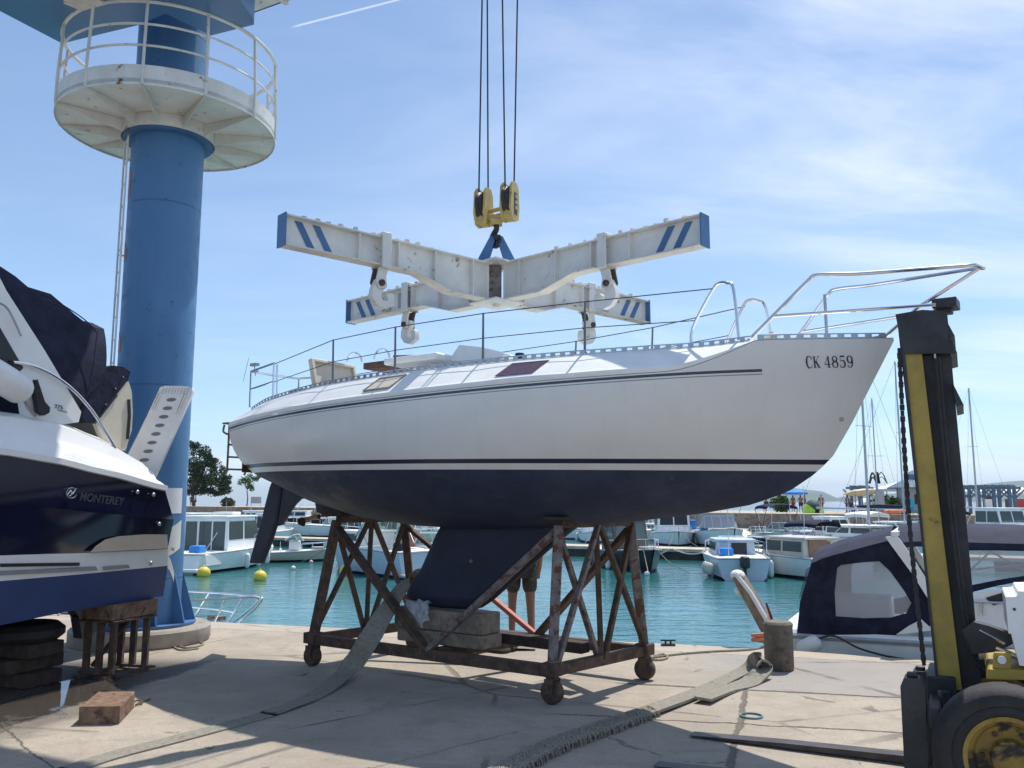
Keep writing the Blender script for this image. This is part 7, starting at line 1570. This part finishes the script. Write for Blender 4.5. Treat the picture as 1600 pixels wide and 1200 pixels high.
# kiosk with a dark roof behind the chain
a = prom(1436, 16); ki = thing('kiosk', 'dark green roofed kiosk half hidden behind the forklift mast', 'kiosk', a); m_ = MB(); m_.box(a + V((0, 0, 1.2)), (3.0, 2.6, 2.4)); build('wall', m_, M['grey_plastic'], ki, True); m_ = MB(); m_.lathe([(2.9, 2.3), (2.9, 2.4), (1.2, 3.2), (1.2, 3.6), (.5, 4.0), (.02, 4.1)], a, 4, 0, Matrix.Rotation(R(45), 3, 'Z')); build('roof', m_, M['pergola_blue'], ki, True); m_ = MB(); m_.box(a + V((-.2, -1.32, 1.3)), (1.6, .06, .9)); build('hatch', m_, M['hull_black'], ki, True)
def marquee(px, off, w, h, label):
    p = prom(px, off); root = thing('marquee', label, 'marquee', p); m_ = MB(); m_.lathe([(w * .71, h * .70), (w * .71, h * .78), (w * .35, h * .88), (.05, h)], p, 4, 0, Matrix.Rotation(R(45), 3, 'Z')); build('canopy', m_, M['white_plastic'], root, True)
    for sx_ in (-1, 1):
        for sy_ in (-1, 1): m_ = MB(); m_.tube([p + V((sx_ * w * .48, sy_ * w * .48, 0)), p + V((sx_ * w * .48, sy_ * w * .48, h * .72))], .04, 6); build('leg', m_, M['alu'], root, True)
marquee(1402, 20, 3.6, 3.0, 'white peaked canopy standing left of the kiosk'); marquee(1508, 18, 2.6, 2.6, 'white peaked canopy just right of the forklift mast'); marquee(1592, 16, 3.0, 2.4, 'pale flat canopy at the right end of the promenade')
def vehicle(px, off, rz, L, H, mt, label, kind, cat):
    p = prom(px, off); root = thing(kind, label, cat, p, R(rz)); m_ = MB()
    low = [(-L / 2, .35), (-L / 2, .95), (-L * .42, 1.02), (L * .18, 1.0), (L * .46, .85), (L / 2, .6), (L / 2, .35)]
    m_.prism([V((x, -.85, z)) for x, z in low], (0, 1.7, 0)); body = build('body', m_, M[mt], root, False, .06, 2)
    m_ = MB(); up = [(-L * .44, 1.0), (-L * .36, H), (L * .04, H), (L * .22, 1.0)]; m_.prism([V((x, -.74, z)) for x, z in up], (0, 1.48, 0)); build('cabin', m_, M[mt], root, False, .06, 2)
    for sd in (-1, 1):
        m_ = MB(); m_.prism([V((x, sd * .745, z)) for x, z in ((-L * .38, 1.05), (-L * .33, H - .1), (L * .02, H - .1), (L * .16, 1.05))], (0, sd * .01, 0)); build('window', m_, M['hull_black'], root)
        for x in (-L * .3, L * .3): m_ = MB(); m_.tube([V((x, sd * .86, .32)), V((x, sd * .68, .32))], .32, 16); build('wheel', m_, M['black_rubber'], root)
vehicle(1356, 22, 200, 4.2, 1.45, 'white_gel', 'white car parked on the promenade right of the tall grey mast', 'parked_car', 'car'); vehicle(1398, 24, 185, 4.0, 1.45, 'pale_blue', 'pale blue car parked under the white peaked canopy', 'parked_car', 'car')
p = prom(1350, 14); m_ = MB(); m_.tube([p + V((-1.9, 0, 1.75)), p + V((-1.2, 0, 1.85)), p + V((0, 0, 1.95)), p + V((1.0, 0, 2.05)), p + V((1.5, 0, 2.15))], [.03, .28, .36, .25, .03], 10)
cn = thing('canoe', 'yellowish canoe lying on a rack in front of the white car', 'canoe', p); build('hull', m_, M['canoe_yellow'], cn, True)
for x in (-.8, .8): m_ = MB(); m_.beam(p + V((x, 0, 0)), p + V((x, 0, 1.62)), .07, .07); m_.beam(p + V((x, -.4, 1.6)), p + V((x, .4, 1.6)), .07, .07); build('trestle', m_, M['grey_plastic'], cn, True)
def chair(px, off, mt, label, grp=None):
    p = prom(px, off); root = thing('beach_chair', label, 'chair', p, R(200), grp); m_ = MB(); m_.box((0, 0, .42), (.6, .6, .06)); build('seat', m_, M[mt], root); m_ = MB(); m_.box((-.32, 0, .85), (.07, .6, .85)); build('backrest', m_, M[mt], root)
    for sx_ in (-1, 1):
        for sy_ in (-1, 1): m_ = MB(); m_.box((.25 * sx_, .26 * sy_, .2), (.05, .05, .4)); build('leg', m_, M[mt], root)
chair(1418, 5, 'teal', 'left one of the two teal chairs by the forklift chain', 'teal chairs'); chair(1433, 5, 'teal', 'right one of the two teal chairs, next to the forklift mast', 'teal chairs')
for px, off, mt, lab in ((1590, 6, 'red_thing', 'red chair at the far right below the pergola end'), (1571, 9, 'brown_panel', 'brown chair under the right end of the pergola'), (1540, 8, 'white_plastic', 'white chair under the middle of the pergola')): chair(px, off, mt, lab)
p = prom(1398, 3); m_ = MB(); m_.tube([p + V((-1.3, 0, .18)), p + V((-.7, 0, .2)), p + V((.6, 0, .2)), p + V((1.2, 0, .25))], [.04, .25, .25, .04], 10); solo('kayak', m_, M['orange'], 'orange kayak lying on the edge of the promenade below the cars', 'kayak')
p = prom(1303, 4); m_ = MB(); m_.prism([p + V((-.8, -.4, .01)), p + V((.8, -.4, .01)), p + V((.8, .5, .01)), p + V((-.8, .5, .01))], (0, 0, .03)); solo('beach_towel', m_, M['red_thing'], 'red towel spread on the promenade right of the green tent', 'towel')
p = prom(1372, 2.5); bd = thing('notice_board', 'tall pale board standing in front of the ragged palm', 'board', p); m_ = MB(); m_.box(p + V((.05, -.2, 1.1)), (.75, .06, 1.7)); build('panel', m_, M['grey_plastic'], bd, True); m_ = MB(); m_.tube([p + V((.05, -.15, 0)), p + V((.05, -.15, 1.0))], .05, 8); build('post', m_, M['alu'], bd, True)
p = prom(400, 9); bd = thing('notice_board', 'low wide grey board on the breakwater right of the young tree', 'board', p); m_ = MB(); m_.box(p + V((0, 0, 1.0)), (1.6, .06, 1.0)); build('panel', m_, M['grey_plastic'], bd, True); m_ = MB(); m_.tube([p + V((-.7, 0, 0)), p + V((-.7, 0, 1.5))], .03, 6); m_.tube([p + V((.7, 0, 0)), p + V((.7, 0, 1.5))], .03, 6); build('posts', m_, M['alu'], bd, True)

# ------------------------------------------------------------------ the hazy summer air over the bay
m_ = MB(); m_.box((0, 7400, 130), (23000, 16200, 264)); hzo = build('haze', m_, []); hzo['kind'] = 'stuff'
hm = bpy.data.materials.new('haze_air'); hm.use_nodes = True; t = NT(hm.node_tree); pv_n = t.n('ShaderNodeVolumePrincipled')
pv_n.inputs['Color'].default_value = (.72, .86, 1, 1); pv_n.inputs['Density'].default_value = 8e-5; pv_n.inputs['Anisotropy'].default_value = .3
ou = t.n('ShaderNodeOutputMaterial'); t.t.links.new(pv_n.outputs[0], ou.inputs['Volume']); hzo.data.materials.append(hm)
